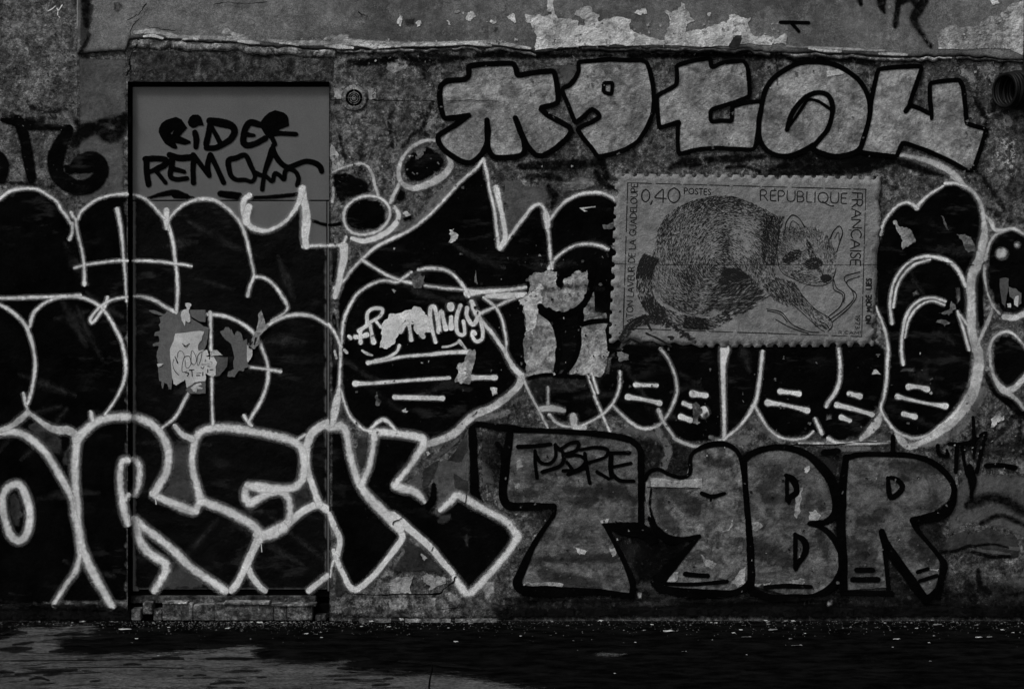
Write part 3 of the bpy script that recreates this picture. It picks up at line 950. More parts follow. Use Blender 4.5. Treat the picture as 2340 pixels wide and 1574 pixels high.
paint('bare_plaster_patch', M_PALE, 1, fills=[(A(2, 0, q), dict(jagged=2)) for q in ([(1040, 150), (1080, 100), (1130, 150), (1078, 192)], [(1405, 150), (1472, 125), (1472, 212), (1420, 178)], [(930, 110), (965, 92), (985, 108), (940, 122)],
      [(995, 110), (1025, 108), (1020, 132)], [(1215, 195), (1270, 180), (1312, 195), (1280, 220)], [(862, 190), (880, 185), (905, 225), (880, 222)], [(590, 200), (630, 185), (628, 235), (598, 250)], [(420, 210), (440, 130), (470, 150), (450, 240)])]
      + [(A(5, 0, [(1260, 5), (1340, 0), (1350, 30), (1290, 45)]), dict(jagged=2)), (A(3, 0, [(970, 110), (1010, 90), (1080, 75), (1095, 125), (1010, 130)]), dict(jagged=3)), (A(4, 0, [(65, 115), (95, 110), (90, 145), (68, 140)]), dict(jagged=2))], wear=(.08, 0), wplane='up')
paint('pale_patch', M_PALE2, 1, strokes=[([(385, 84), (470, 86), (560, 90)], [4, 9, 12], dict(soft=7)), ([(600, 92), (680, 98), (770, 98)], [5, 10, 14], dict(soft=8)), ([(750, 92), (850, 100), (960, 101), (1125, 96)], [16, 13, 8, 9], dict(soft=8)),
      ([(310, 74), (350, 72), (400, 82)], [8, 12, 6], dict(soft=7)), ([(1800, 106), (1900, 111), (2020, 116)], [4, 6, 5], dict(soft=5))], fills=[(A(1, 0, [(395, 250), (525, 235), (530, 270), (650, 310), (640, 355), (400, 330)]), dict(soft=5)), (A(1, 0, [(1380, 300), (1568, 290), (1568, 400), (1370, 390)]), dict(soft=8))], wear=(.15, 0), wplane='up')
paint('pale_patch', M_GREYL2, 1, fills=[(T0([(1000, 20), (1060, 0), (1110, 30), (1100, 100), (1040, 125), (1000, 90)]), dict(soft=9)), (A(4, 0, [(1000, 0), (1120, 0), (1110, 60), (1050, 70)]), dict(soft=10))], wplane='up')
paint('dull_patch', M_FLATD, 1, fills=[(A(2, 0, [(470, 160), (590, 150), (590, 240), (490, 255)]), dict(soft=8)), (A(2, 0, [(1290, 230), (1330, 225), (1325, 330), (1285, 380), (1265, 300)]), dict(soft=3)), (A(4, 0, [(310, 320), (375, 312), (345, 420), (250, 425)]), dict(jagged=1)),
      (A(4, 0, [(620, 370), (770, 365), (770, 425), (640, 425)]), dict(soft=2))], wear=(.1, 0), wplane='up')
paint('black_mark', M_INK, 2, strokes=[(A(4, 0, [(722, 202), (850, 203), (968, 206)]), 8), (A(4, 0, [(825, 218), (850, 245), (882, 280)]), 7.5)], wplane='up', label='short black spray mark like a sideways T on the upper render')
paint('black_smear', M_SOOT, 2, strokes=[(A(5, 0, [(450, -40), (430, 110), (415, 215)]), 15, dict(soft=9)), (A(5, 0, [(690, -40), (640, 60), (580, 170), (640, 290)]), [22, 24, 22, 10], dict(soft=10)), (A(5, 0, [(290, -40), (290, 50), (310, 100)]), [26, 22, 10], dict(soft=8)),
      (A(5, 0, [(460, 20), (560, -10), (600, 40)]), 16, dict(soft=8)), (A(5, 0, [(90, -20), (105, 30)]), 12, dict(soft=6)), (A(5, 0, [(650, 300), (720, 400)]), 10, dict(soft=12, wear=.5))], wplane='up')
paint('black_smear', M_SOOT, 2, strokes=[(T0([(770, -40), (765, 110), (770, 210)]), [26, 22, 14], dict(soft=12)), (T0([(800, 320), (760, 400), (725, 460)]), [6, 9, 12], dict(soft=8))], wplane='up')
paint('white_scratch', M_WHITE, 2, strokes=[(T0([(432, 100), (470, 80), (500, 55), (520, 95), (555, 50)]), 2.6), (T0([(520, 95), (518, 140), (535, 160)]), 2.4)], soft=1.5, wear=(.3, 0))
paint('old_black_coat', M_FIELD, 1, fills=[([(1075, 975), (1200, 968), (1330, 975), (1480, 985), (1700, 1010), (2060, 1020), (2175, 1040), (2180, 1160), (2175, 1300), (2250, 1400), (2250, 1425), (1080, 1425), (1110, 1380), (1190, 1340), (1230, 1230), (1200, 1170), (1120, 1120), (1080, 1050)], dict(soft=30))], wear=(.1, 0))
paint('old_black_coat', M_FIELD, 1, fills=[([(2190, 1300), (2420, 1330), (2420, 1425), (2150, 1425)], dict(soft=30)), ([(-100, 1370), (292, 1375), (292, 1425), (-100, 1425)], dict(soft=8)), ([(2215, 930), (2260, 1000), (2420, 960), (2420, 1060), (2250, 1060), (2180, 1040)], dict(soft=26)), ([(1195, 850), (1400, 850), (1440, 960), (1250, 975), (1215, 930)], dict(soft=14)), ([(955, 1110), (1010, 1100), (1000, 1230), (940, 1190)], dict(soft=14))], wear=(.16, 0))
paint('pale_patch', M_PALE, 2, strokes=[([(x, float(edge_y(x)) - 6 - 3 * math.sin(x * .7)), (x + l * .5, float(edge_y(x + l * .5)) - 6), (x + l, float(edge_y(x + l)) - 4)], [2, w, 3]) for x, l, w in ((330, 40, 7), (420, 30, 5), (545, 45, 9), (640, 40, 6), (745, 60, 12), (820, 70, 14), (905, 60, 9), (960, 80, 10), (1050, 70, 11), (1125, 60, 6), (1160, 50, 7), (2010, 60, 5), (1850, 70, 5))], soft=6, wear=(.35, 0), wplane='up')
# grime and soot
paint('wall_grime', M_GRIME, 3, strokes=[(A(2, 0, [(20, 580), (150, 570), (330, 540), (450, 570)]), [8, 22, 24, 8]), (A(2, 0, [(520, 500), (650, 600), (660, 680)]), [16, 16, 5]), (A(2, 0, [(560, 580), (720, 590), (760, 570)]), 8),
      (A(2, 0, [(650, 490), (850, 500), (1050, 520), (1300, 480), (1568, 450)]), [10, 16, 14, 18, 8]), (A(3, 0, [(0, 500), (250, 500), (470, 500), (760, 500)]), [16, 10, 8, 6]), (A(3, 0, [(1050, 490), (1300, 500), (1568, 500)]), [8, 14, 16]),
      (A(4, 0, [(0, 490), (250, 490), (450, 500), (650, 500), (900, 510)]), [12, 14, 10, 12, 20]), (A(4, 0, [(700, 490), (900, 560), (1100, 530), (1300, 560), (1500, 560)]), [6, 18, 14, 12, 12]), (A(4, 0, [(1070, 560), (1090, 690)]), [14, 8]), (A(4, 0, [(900, 580), (960, 640)]), 10),
      (A(5, 0, [(0, 540), (120, 570), (240, 590)]), [10, 18, 10]), (A(5, 0, [(960, 490), (1250, 520), (1568, 510)]), [4, 7, 5])], wear=(.0, 0), soft=14)
paint('wall_grime', M_GRIME, 3, strokes=[([(895, 330), (890, 270), (897, 255)], 7), ([(822, 395), (828, 330)], 10), ([(775, 300), (782, 340), (790, 365)], 7), ([(925, 330), (955, 300), (990, 320)], 12), ([(960, 300), (985, 240)], 10),
      ([(2230, 230), (2255, 280), (2240, 340)], 26), ([(2290, 150), (2270, 240)], 22), ([(2160, 225), (2150, 245)], 14), ([(2010, 410), (2040, 425)], 22), ([(2240, 470), (2300, 500)], 16), ([(2240, 400), (2290, 470)], 18), ([(2320, 950), (2270, 1000), (2200, 1030)], 20), ([(2330, 1010), (2330, 960)], 14)], wear=(.0, 0), soft=20)
paint('soot_band', M_SOOT, 3, strokes=[([(800, 140), (860, 140), (900, 134)], [8, 20, 10]), ([(925, 133), (1000, 138), (1060, 132)], [10, 18, 10]), ([(1090, 127), (1180, 128), (1300, 127)], [9, 14, 10]), ([(1440, 128), (1560, 128), (1680, 128), (1800, 132)], [6, 12, 14, 10]), ([(1820, 140), (1900, 134), (1990, 142)], [10, 14, 10])], wear=(.3, 0), soft=14)
paint('soot_band', M_SOOT, 3, strokes=[(A(3, 0, [(-30, 1490), (200, 1480), (480, 1470), (680, 1450)]), [18, 26, 24, 16]), (A(3, 0, [(660, 1400), (700, 1480), (720, 1568)]), [10, 16, 20]), (A(3, 0, [(1310, 1500), (1400, 1460), (1530, 1450)]), [12, 26, 22]), (A(4, 0, [(70, 1430), (250, 1420), (560, 1400)]), [14, 22, 12]),
      (A(4, 0, [(640, 1520), (860, 1450), (1150, 1430), (1568, 1420)]), [12, 40, 34, 26]), (A(4, 0, [(640, 1560), (1000, 1530), (1500, 1510)]), [12, 24, 20]), (A(4, 0, [(250, 1500), (400, 1490), (520, 1530)]), 8), (A(5, 0, [(0, 1430), (200, 1450), (420, 1440), (640, 1510), (820, 1568)]), [30, 36, 22, 20, 8])], wear=(.2, 0), soft=9)
paint('soot_band', M_SOOT, 3, strokes=[(A(3, 1, [(210, 110), (260, 200), (240, 270)]), [14, 22, 10]), (A(3, 1, [(640, -20), (690, 60), (800, 120)]), [14, 16, 12]), (A(3, 1, [(30, 20), (150, 0), (300, 30)]), 16)], wear=(.3, 0), soft=8)

# ================================================================== black tag on the rough render at the far left
Z5 = lambda p: L(0, 220, p, 6.03)
TAGI = 'fat black sprayed letter on the rough render left of the door'
paint('painted_letter', M_BLACK, 4, strokes=[(Z5([(250, 340), (330, 560), (380, 850), (430, 1120)]), [22, 27, 25, 22]), (Z5([(60, 330), (350, 390), (640, 420), (940, 440)]), [14, 24, 12, 16], dict(soft=8))], wear=(.14, 0), soft=9, label=TAGI)
paint('painted_letter', M_BLACK, 4, strokes=[(Z5([(930, 480), (820, 680), (760, 900), (800, 1090), (930, 1200), (1100, 1260), (1300, 1190), (1400, 1030), (1350, 900), (1230, 850), (1080, 900), (1000, 1000)]), [26, 32, 36, 36, 36, 36, 34, 34, 34, 32, 26, 20])],
      fills=[(Z5([(780, 900), (950, 920), (1100, 900), (1300, 900), (1400, 1050), (1280, 1060), (1100, 1090), (900, 1090)]), dict(soft=4))], wear=(.1, 0), soft=8, label='fat round black sprayed letter like a G left of the door')
paint('painted_letter', M_BLACK, 4, strokes=[(Z5([(-80, 780), (30, 880), (60, 1000), (10, 1130)]), [26, 22, 20, 24])], wear=(.1, 0), soft=4)
paint('black_smear', M_SOOT, 3, strokes=[(Z5([(1060, 360), (1150, 480), (1350, 430), (1500, 560), (1640, 480), (1700, 300)]), [14, 34, 30, 32, 34, 16]), (Z5([(1050, 600), (1100, 520), (1200, 440)]), 30), (Z5([(1690, 330), (1560, 340), (1400, 340)]), [30, 24, 10])], soft=15)
paint('black_smear', M_GRIME, 3, strokes=[(Z5([(100, 260), (250, 290), (450, 330), (700, 300)]), [16, 24, 26, 20]), (Z5([(400, 130), (600, 200), (850, 180)]), [10, 22, 16]), (Z5([(0, 1180), (250, 1190), (700, 1240)]), [6, 8, 7])], wear=(0, 0), soft=16)

# ================================================================== tags on the door
Z1 = lambda p: L(300, 240, p, 7.84)
Z2 = lambda p: L(520, 240, p, 7.84)
def letter(ch, strokes=(), fills=()):
    paint('painted_letter', M_INK, 2, strokes=strokes, fills=fills, soft=2.6, label='black sprayed letter %s on the grey top of the door' % ch)
letter('R', fills=[(Z1([(495, 420), (540, 330), (620, 270), (800, 215), (900, 260), (940, 320), (1000, 410), (930, 490), (870, 560), (960, 600), (1060, 650), (1060, 690), (960, 715), (870, 700), (790, 680), (825, 760), (800, 790), (740, 780), (600, 690), (530, 580), (490, 490)]),
      dict(holes=[Z1([(775, 440), (700, 508), (728, 528)])]))])
letter('I', strokes=[(Z1([(1140, 500), (1165, 620), (1155, 750)]), [13, 15, 12])], fills=[(Z1([(1010, 310), (1040, 230), (1100, 175), (1200, 175), (1250, 220), (1300, 370), (1200, 372), (1150, 405), (1090, 412), (1030, 370)]),)])
letter('D', strokes=[(Z1([(1420, 300), (1390, 480), (1340, 700)]), 14), (Z1([(1410, 290), (1600, 320), (1800, 380), (1850, 470), (1790, 600), (1650, 700), (1500, 770), (1350, 770)]), [17, 19, 19, 17, 15, 13, 13, 13]), (Z1([(1440, 400), (1530, 560), (1600, 700)]), 11)])
letter('E', strokes=[(Z2([(600, 360), (400, 320), (330, 400), (285, 560), (290, 690), (360, 725), (500, 690), (670, 600)]), [14, 16, 15, 14, 14, 14, 14, 14]), (Z2([(320, 520), (400, 540), (465, 545)]), [14, 10, 8])])
letter('R', strokes=[(Z2([(780, 510), (950, 510), (1220, 525)]), [14, 11, 10]), (Z2([(760, 540), (810, 620), (845, 700)]), 11)], fills=[(Z2([(600, 290), (660, 210), (740, 140), (850, 95), (1000, 135), (1060, 180), (1085, 230), (1100, 375), (930, 440), (850, 560), (740, 600), (660, 520), (600, 410), (580, 360)]),)])
letter('R', strokes=[(Z1([(270, 970), (275, 1200), (305, 1420)]), 13.5), (Z1([(250, 970), (450, 960), (620, 990), (610, 1060), (450, 1150), (320, 1200)]), [13, 14, 14, 14, 13, 10]), (Z1([(440, 1180), (530, 1290), (610, 1390)]), 10)])
letter('E', strokes=[(Z1([(690, 900), (850, 950), (1060, 940)]), 15), (Z1([(730, 960), (720, 1100), (700, 1280), (780, 1330), (990, 1315)]), [15, 14, 12, 11, 11]), (Z1([(760, 1150), (860, 1170), (940, 1195)]), [13, 11, 10])])
letter('M', strokes=[(Z1([(1120, 930), (1105, 1150), (1112, 1390)]), 12.5), (Z1([(1110, 900), (1250, 1080), (1390, 1260)]), 12), (Z1([(1390, 1250), (1365, 1080), (1410, 900)]), 12), (Z1([(1420, 900), (1510, 1080), (1650, 1385)]), 12)])
letter('O', strokes=[(Z2([(20, 990), (25, 1150), (70, 1280), (160, 1340), (300, 1340), (440, 1370), (490, 1290), (420, 1100), (310, 900), (150, 950)]), [13, 12, 11, 10, 10, 10, 11, 12, 13, 13], dict(closed=True))])
letter('V', strokes=[(Z2([(620, 1510), (640, 1350), (680, 1150), (750, 960), (800, 800)]), [10, 10, 12, 14, 15]), (Z2([(812, 730), (825, 830), (890, 960), (1000, 1080), (1120, 1130)]), [9, 12, 13, 12, 12])])
letter('A', strokes=[(Z2([(500, 1220), (600, 1260), (700, 1290), (800, 1370), (850, 1220), (940, 1270), (1010, 1340), (1030, 1190), (1120, 1120)]), [11, 10, 10, 10, 10, 10, 10, 11, 11]), (Z2([(1100, 1120), (1250, 1060), (1400, 1010), (1560, 1040), (1660, 1110), (1680, 1180)]), [12, 12, 12.5, 13, 13, 12]), (Z2([(1110, 1140), (1220, 1200), (1270, 1320), (1250, 1430)]), 11)])
paint('black_smear', M_INK, 2, strokes=[([(505, 443), (545, 448)], [14, 18]), ([(575, 452), (620, 450), (680, 444)], [7, 9, 9]), ([(340, 452), (370, 444), (400, 440), (425, 447)], [5, 10, 13, 10]), ([(712, 504), (750, 514), (782, 510)], 7), ([(400, 447), (440, 452)], [13, 6])], soft=5)

# ================================================================== the black throw-ups: fills
BF1 = [(-220, 480), (0, 455), (40, 434), (70, 430), (95, 437), (120, 455), (140, 475), (155, 497), (163, 512), (172, 507), (180, 495), (195, 475), (220, 457), (250, 446), (288, 443), (305, 445), (330, 455), (355, 478), (372, 498), (381, 506), (395, 487), (415, 468), (440, 457), (470, 454), (495, 460), (520, 476), (545, 500), (556, 514), (575, 524), (600, 529), (625, 524), (650, 508), (672, 483), (683, 462), (688, 480), (687, 540), (692, 562), (710, 562), (774, 561), (776, 600), (768, 660), (764, 700), (772, 740), (778, 780), (778, 840), (770, 930), (757, 965), (752, 1000), (752, 1349), (600, 1352), (250, 1374), (100, 1380), (-220, 1385)]
paint('black_fill', M_BLACK, 4, matd=M_BLACKD, fills=[(BF1, dict(soft=5))], wear=(.03, 0), label='large black spray fill of the bubble letters at the left and across the door')
MID = [(768, 690), (783, 650), (800, 622), (825, 594), (861, 563), (897, 545), (933, 527), (966, 505), (999, 474), (1025, 446), (1050, 418), (1070, 400), (1095, 372), (1106, 366), (1110, 400), (1119, 433), (1129, 476), (1134, 515), (1140, 566), (1150, 563), (1166, 538), (1185, 512), (1215, 474), (1230, 468), (1238, 474), (1243, 495), (1250, 505), (1259, 499), (1274, 479), (1294, 459), (1320, 446), (1348, 440), (1374, 441), (1394, 448), (1420, 460), (1420, 795), (1380, 830), (1250, 862), (1200, 870), (1182, 900), (1167, 899), (1142, 920), (1116, 935), (1088, 945), (1065, 963), (1040, 989), (1009, 1004), (976, 1014), (955, 1000), (900, 990), (850, 985), (835, 980), (806, 956), (785, 920), (778, 880), (775, 800), (770, 740)]
paint('black_fill', M_BLACK, 4, fills=[(MID, dict(soft=5))], wear=(.08, 0), label='black spray fill behind the letters between door and stamp poster')
paint('black_fill', M_BLACK, 4, fills=[([(790, 470), (800, 455), (830, 450), (870, 460), (886, 480), (885, 505), (860, 525), (820, 530), (790, 515), (784, 490)], dict(soft=3))], wear=(.04, 0))
paint('black_fill', M_BLACK, 4, fills=[([(920, 400), (922, 372), (940, 345), (975, 332), (1000, 345), (1018, 365), (1010, 385), (985, 405), (960, 417), (935, 415)], dict(soft=3))], wear=(.04, 0))
paint('black_fill', M_BLACK, 4, fills=[([(757, 396), (790, 390), (815, 402), (842, 412), (852, 440), (820, 447), (795, 455), (775, 470), (757, 440)], dict(soft=6)), ([(900, 428), (930, 432), (932, 455), (915, 468), (898, 460)], dict(soft=4)), ([(915, 495), (940, 490), (945, 508), (925, 518)], dict(soft=4))], wear=(.3, 0))
paint('black_fill', M_BLACK, 4, fills=[([(753, 985), (785, 983), (797, 1000), (800, 1050), (806, 1085), (828, 1115), (851, 1145), (877, 1168), (900, 1185), (918, 1215), (918, 1230), (905, 1250), (885, 1275), (860, 1305), (840, 1325), (825, 1340), (803, 1345), (790, 1320), (775, 1290), (767, 1277), (775, 1260), (777, 1230), (765, 1200), (753, 1180)], dict(soft=4))], wear=(.06, 0))
paint('black_fill', M_BLACK, 4, fills=[([(852, 985), (880, 988), (915, 992), (948, 997), (965, 1010), (966, 1020), (953, 1040), (935, 1068), (917, 1088), (902, 1108), (925, 1118), (946, 1124), (962, 1137), (970, 1150), (985, 1168), (1000, 1175), (1012, 1160), (1030, 1140), (1040, 1130), (1055, 1132), (1080, 1149), (1110, 1170), (1150, 1190), (1168, 1205), (1182, 1222), (1178, 1235), (1157, 1266), (1130, 1297), (1106, 1325), (1080, 1350), (1068, 1355), (1055, 1342), (1040, 1320), (1012, 1284), (989, 1256), (958, 1227), (927, 1202), (902, 1184), (876, 1168), (851, 1145), (828, 1100), (832, 1075), (843, 1030)], dict(soft=4))], wear=(.1, 0))
UND = [(1355, 880), (1385, 850), (1400, 800), (1430, 780), (2010, 780), (2025, 800), (2028, 850), (2024, 880), (2012, 920), (2000, 945), (1990, 975), (1965, 1000), (1905, 1010), (1875, 1000), (1860, 985), (1845, 1000), (1815, 1002), (1785, 998), (1757, 980), (1740, 950), (1725, 925), (1705, 955), (1680, 982), (1655, 1000), (1600, 1015), (1565, 1012), (1540, 1000), (1500, 975), (1470, 978), (1445, 968), (1420, 945), (1395, 925), (1380, 945), (1350, 962), (1330, 972), (1300, 970), (1270, 955), (1250, 930), (1245, 900), (1300, 890)]
paint('black_fill', M_BLACK, 4, fills=[(UND, dict(soft=5))], wear=(.14, 0), label='black spray fill of the bubble letters below the stamp poster')
RGT = [(2008, 540), (2018, 510), (2032, 487), (2055, 467), (2072, 462), (2085, 467), (2096, 477), (2105, 465), (2120, 447), (2150, 425), (2175, 419), (2200, 423), (2225, 440), (2240, 465), (2247, 497), (2249, 530), (2243, 570), (2230, 600), (2215, 650), (2214, 690), (2218, 740), (2225, 790), (2220, 850), (2205, 900), (2185, 935), (2160, 970), (2130, 988), (2100, 1000), (2083, 1000), (2050, 988), (2030, 965), (2018, 940), (2012, 925), (2024, 885), (2028, 850), (2026, 780), (2000, 720), (2000, 600)]
paint('black_fill', M_BLACK, 4, fills=[(RGT, dict(soft=4))], wear=(.03, 0), label='black spray fill of the tall bubble letter right of the stamp poster')
paint('black_fill', M_BLACK, 4, fills=[([(2296, 523), (2313, 521), (2340, 530), (2400, 560), (2400, 720), (2340, 720), (2320, 722), (2290, 712), (2268, 690), (2257, 650), (2254, 610), (2260, 565), (2275, 540)], dict(soft=4)), ([(2265, 800), (2270, 785), (2290, 763), (2310, 762), (2330, 780), (2345, 800), (2400, 820), (2400, 870), (2340, 866), (2318, 885), (2297, 892), (2275, 870), (2266, 835)], dict(soft=4))], wear=(.02, 0))
paint('black_fill', M_BLACK, 4, strokes=[([(2246, 600), (2236, 660), (2240, 720), (2248, 760)], [6, 20, 18, 6]), ([(2248, 850), (2275, 890), (2310, 920), (2350, 955)], [8, 20, 22, 20])], wear=(.08, 0), soft=8)
# old letter shapes on pale ground between the black fills
Z4 = lambda p: L(1150, 380, p, 3.136)
paint('pale_letter_fill', M_WASH, 5, fills=[(Z4([(110, 960), (150, 930), (180, 900), (180, 800), (230, 760), (330, 740), (385, 755), (375, 830), (410, 880), (440, 800), (540, 745), (600, 745), (615, 850), (580, 940), (540, 990), (470, 1030), (380, 1040), (290, 1010), (265, 1030), (330, 1090), (370, 1180), (385, 1290), (360, 1480), (290, 1490), (150, 1515), (155, 1400), (165, 1180), (150, 1100), (150, 1000)]), dict(jagged=3))], wear=(.1, 0), label='pale worn bubble letter with black outline left of the stamp poster')
paint('pale_letter_fill', M_WASH, 5, fills=[(Z4([(570, 1030), (620, 960), (650, 900), (660, 1040), (740, 1060), (745, 1300), (760, 1330), (700, 1510), (600, 1500), (470, 1490), (530, 1350), (555, 1200)]), dict(jagged=3))], wear=(.16, 0))
paint('pale_patch', M_PALE, 5, fills=[(Z4([(110, 960), (150, 935), (200, 900), (235, 880), (250, 835), (280, 850), (280, 900), (270, 1000), (240, 1070), (230, 1150), (210, 1205), (185, 1180), (160, 1150), (150, 1040), (150, 990), (120, 990)]), dict(jagged=2))], wear=(.0, 0))
paint('black_outline', M_INK, 6, strokes=[(Z4([(265, 1005), (300, 1040), (380, 1065), (470, 1055), (550, 1010), (610, 930), (630, 830), (650, 700)]), [14, 13, 13, 13, 13, 13, 13, 12]), (Z4([(275, 1040), (350, 1110), (390, 1220), (400, 1330), (370, 1490)]), [15, 12, 11, 11, 10]), (Z4([(560, 1030), (545, 1150), (540, 1290), (500, 1410), (430, 1490)]), [10, 10, 11, 11, 10]),
      (Z4([(400, 1165), (500, 1150), (630, 1115), (770, 1105)]), [12, 11, 12, 11]), (Z4([(150, 1520), (300, 1490), (420, 1500), (600, 1510)]), [5, 6, 9, 8])], wear=(.1, 0), label='black outline of the worn pale bubble letter')
paint('black_fill', M_INK, 6, fills=[(Z4([(415, 870), (385, 850), (390, 770), (470, 730), (540, 735), (460, 800)]), dict(jagged=3))], wear=(.3, 0))

# thin grey areas between the letters
paint('thin_grey_fill', M_WEDGE, 5, fills=[([(400, 1001), (437, 1008), (431, 1040), (436, 1080), (446, 1130), (446, 1155), (400, 1142), (368, 1127), (385, 1090), (392, 1060)], dict(soft=4)), ([(360, 1348), (388, 1297), (385, 1283), (400, 1278), (430, 1299), (470, 1330), (498, 1347)], dict(soft=4)),
      ([(705, 1348), (747, 1305), (747, 1348)], dict(soft=4))])
paint('thin_grey_fill', M_FLATD, 5, fills=[([(560, 1348), (566, 1312), (590, 1348)], dict(soft=4)), ([(665, 1127), (683, 1120), (696, 1106), (703, 1096), (716, 1150), (670, 1180), (668, 1150)], dict(soft=4)), ([(292, 1058), (297, 1065), (296, 1116), (286, 1128), (282, 1106), (283, 1075)], dict(soft=3)), ([(312, 1060), (314, 1100), (310, 1120), (306, 1080)], dict(soft=3)),
      ([(38, 1121), (51, 1137), (55, 1170), (50, 1205), (42, 1218), (30, 1205), (17, 1172), (17, 1140), (27, 1125)], dict(soft=4)), (A(0, 2, [(230, 700), (280, 600), (480, 740), (570, 790), (560, 900), (500, 980), (400, 870), (330, 800)]), dict(soft=7)), (A(0, 2, [(590, 850), (660, 790), (640, 900), (620, 1130), (540, 1000)]), dict(soft=7))])
paint('thin_grey_fill', M_FLATD, 5, fills=[(A(2, 2, [(40, 800), (120, 760), (180, 760), (160, 1000), (110, 1110), (50, 1000)]), dict(soft=6)), (A(2, 3, [(500, 190), (700, 340), (840, 480), (900, 600), (760, 540), (640, 520), (330, 540), (480, 330)]), dict(soft=6)), ([(762, 1300), (770, 1285), (785, 1320), (805, 1350), (760, 1372)], dict(soft=5)), ([(757, 700), (768, 690), (772, 730), (775, 820), (768, 860), (757, 820)], dict(soft=4)),
      (A(2, 3, [(1000, 200), (1060, 150), (1080, 220), (1060, 400)]), dict(soft=8)), (A(2, 3, [(760, 0), (960, -20), (930, 60), (780, 130)]), dict(soft=8))], wear=(.1, 0))
paint('grey_overspray', M_GREYSP, 5, strokes=[(A(5, 2, [(560, 830), (800, 800), (1000, 660), (1140, 480), (1200, 380)]), [22, 26, 28, 28, 20], dict(soft=14)), (A(4, 2, [(100, 780), (200, 810), (400, 800)]), [6, 10, 26], dict(soft=10)), (A(4, 2, [(480, 640), (620, 740), (720, 800)]), 18, dict(soft=12)), (A(2, 2, [(1050, 640), (1250, 600), (1400, 560)]), 14, dict(soft=10)),
      (A(2, 1, [(420, 480), (600, 420), (760, 240), (940, 80)]), [14, 18, 22, 14], dict(soft=14)), (A(3, 2, [(1180, 700), (1280, 900), (1240, 1040)]), 18, dict(soft=12)), (A(4, 2, [(880, 810), (1000, 830), (1200, 880), (1500, 880)]), [10, 8, 12, 10], dict(soft=8))], wear=(.35, 0), soft=10)

# ================================================================== white outlines
def out(strokes, wear=(.15, .0), soft=4.6, label=None, mat=None, layer=8):
    strokes = [(q[0], [v * (.80 if np.max(q[1]) < 12.2 else .98) for v in np.atleast_1d(q[1])] if np.ndim(q[1]) else q[1] * (.80 if q[1] < 12.2 else .98)) + tuple(q[2:]) for q in strokes]
    paint('white_outline', mat or M_WHITE, layer, strokes=strokes, wear=wear, soft=soft, label=label)
BL = dict(blob=(1.35, 1.35))
out([(A(0, 1, [(-300, 420), (0, 212), (80, 150), (180, 125), (270, 120), (350, 135), (440, 190), (510, 240), (550, 310), (600, 375), (630, 430)]), 8)], wear=(.3, 0), label='white arch outline of the leftmost black bubble letter')
out([(A(0, 1, [(650, 440), (645, 520), (625, 575)]), 7, BL), (A(0, 1, [(640, 340), (660, 380)]), 9)], wear=(.25, 0))
out([(A(0, 1, [(700, 395), (720, 340), (780, 280), (880, 215), (1000, 180), (1130, 172), (1190, 175), (1260, 195), (1330, 235), (1400, 310), (1470, 385)]), 7.5), (A(0, 1, [(680, 400), (690, 500), (720, 620), (745, 740), (755, 850), (757, 975)]), 8, dict(blob=(1, 1.4)))], wear=(.1, 0))
out([(A(0, 1, [(670, 830), (760, 805), (900, 785), (1050, 768), (1190, 768), (1300, 768), (1450, 778), (1568, 795), (1630, 800), (1710, 815)]), 7, BL)], wear=(.05, 0))
out([(A(0, 1, [(1050, 312), (1075, 430), (1095, 600), (1108, 760), (1122, 900), (1132, 1130)]), [10, 9, 8, 8, 6, 5], dict(blob=(1.2, 1)))], wear=(.05, 0))
out([(A(0, 1, [(1490, 320), (1490, 400), (1490, 475)]), [13, 14, 8]), (A(0, 1, [(1500, 440), (1530, 520), (1555, 640), (1568, 760), (1580, 850), (1590, 980), (1588, 1100), (1580, 1240)]), 8)])
out([(A(1, 1, [(-80, 430), (0, 330), (80, 265), (180, 225), (280, 215), (360, 230), (450, 285), (530, 360), (590, 440), (630, 540), (660, 660), (685, 780), (705, 880), (698, 930), (670, 1000), (652, 1080)]), 9)])
out([(A(1, 1, [(715, 912), (780, 915), (860, 960), (930, 1040), (980, 1120), (1008, 1185), (985, 1230), (930, 1265), (870, 1300)]), [7, 8, 8, 8, 9, 9, 8, 7, 7])])
out([(A(1, 1, [(665, 185), (625, 215), (608, 280), (620, 360), (640, 420), (700, 475), (790, 500), (880, 480), (980, 420), (1060, 330), (1110, 240), (1140, 130)]), [13, 13, 13, 13, 13, 9, 8, 8, 8, 9, 11, 16]), (A(1, 1, [(660, 290), (640, 350), (640, 420)]), 17),
     (A(1, 1, [(1142, 120), (1160, 250), (1178, 350), (1172, 480), (1165, 560), (1175, 635)]), [15, 17, 20, 20, 18, 15]), (A(1, 1, [(1150, 640), (1250, 635), (1360, 632), (1400, 632), (1520, 628)]), [10, 8, 8, 7, 7])], label='white hook and corner outline on the right half of the door')
out([(A(1, 1, [(1510, 640), (1515, 740), (1490, 850), (1465, 980), (1435, 1085)]), [20, 18, 16, 14, 12]), (A(1, 1, [(1500, 650), (1530, 560)]), 7)], wear=(.12, 0))
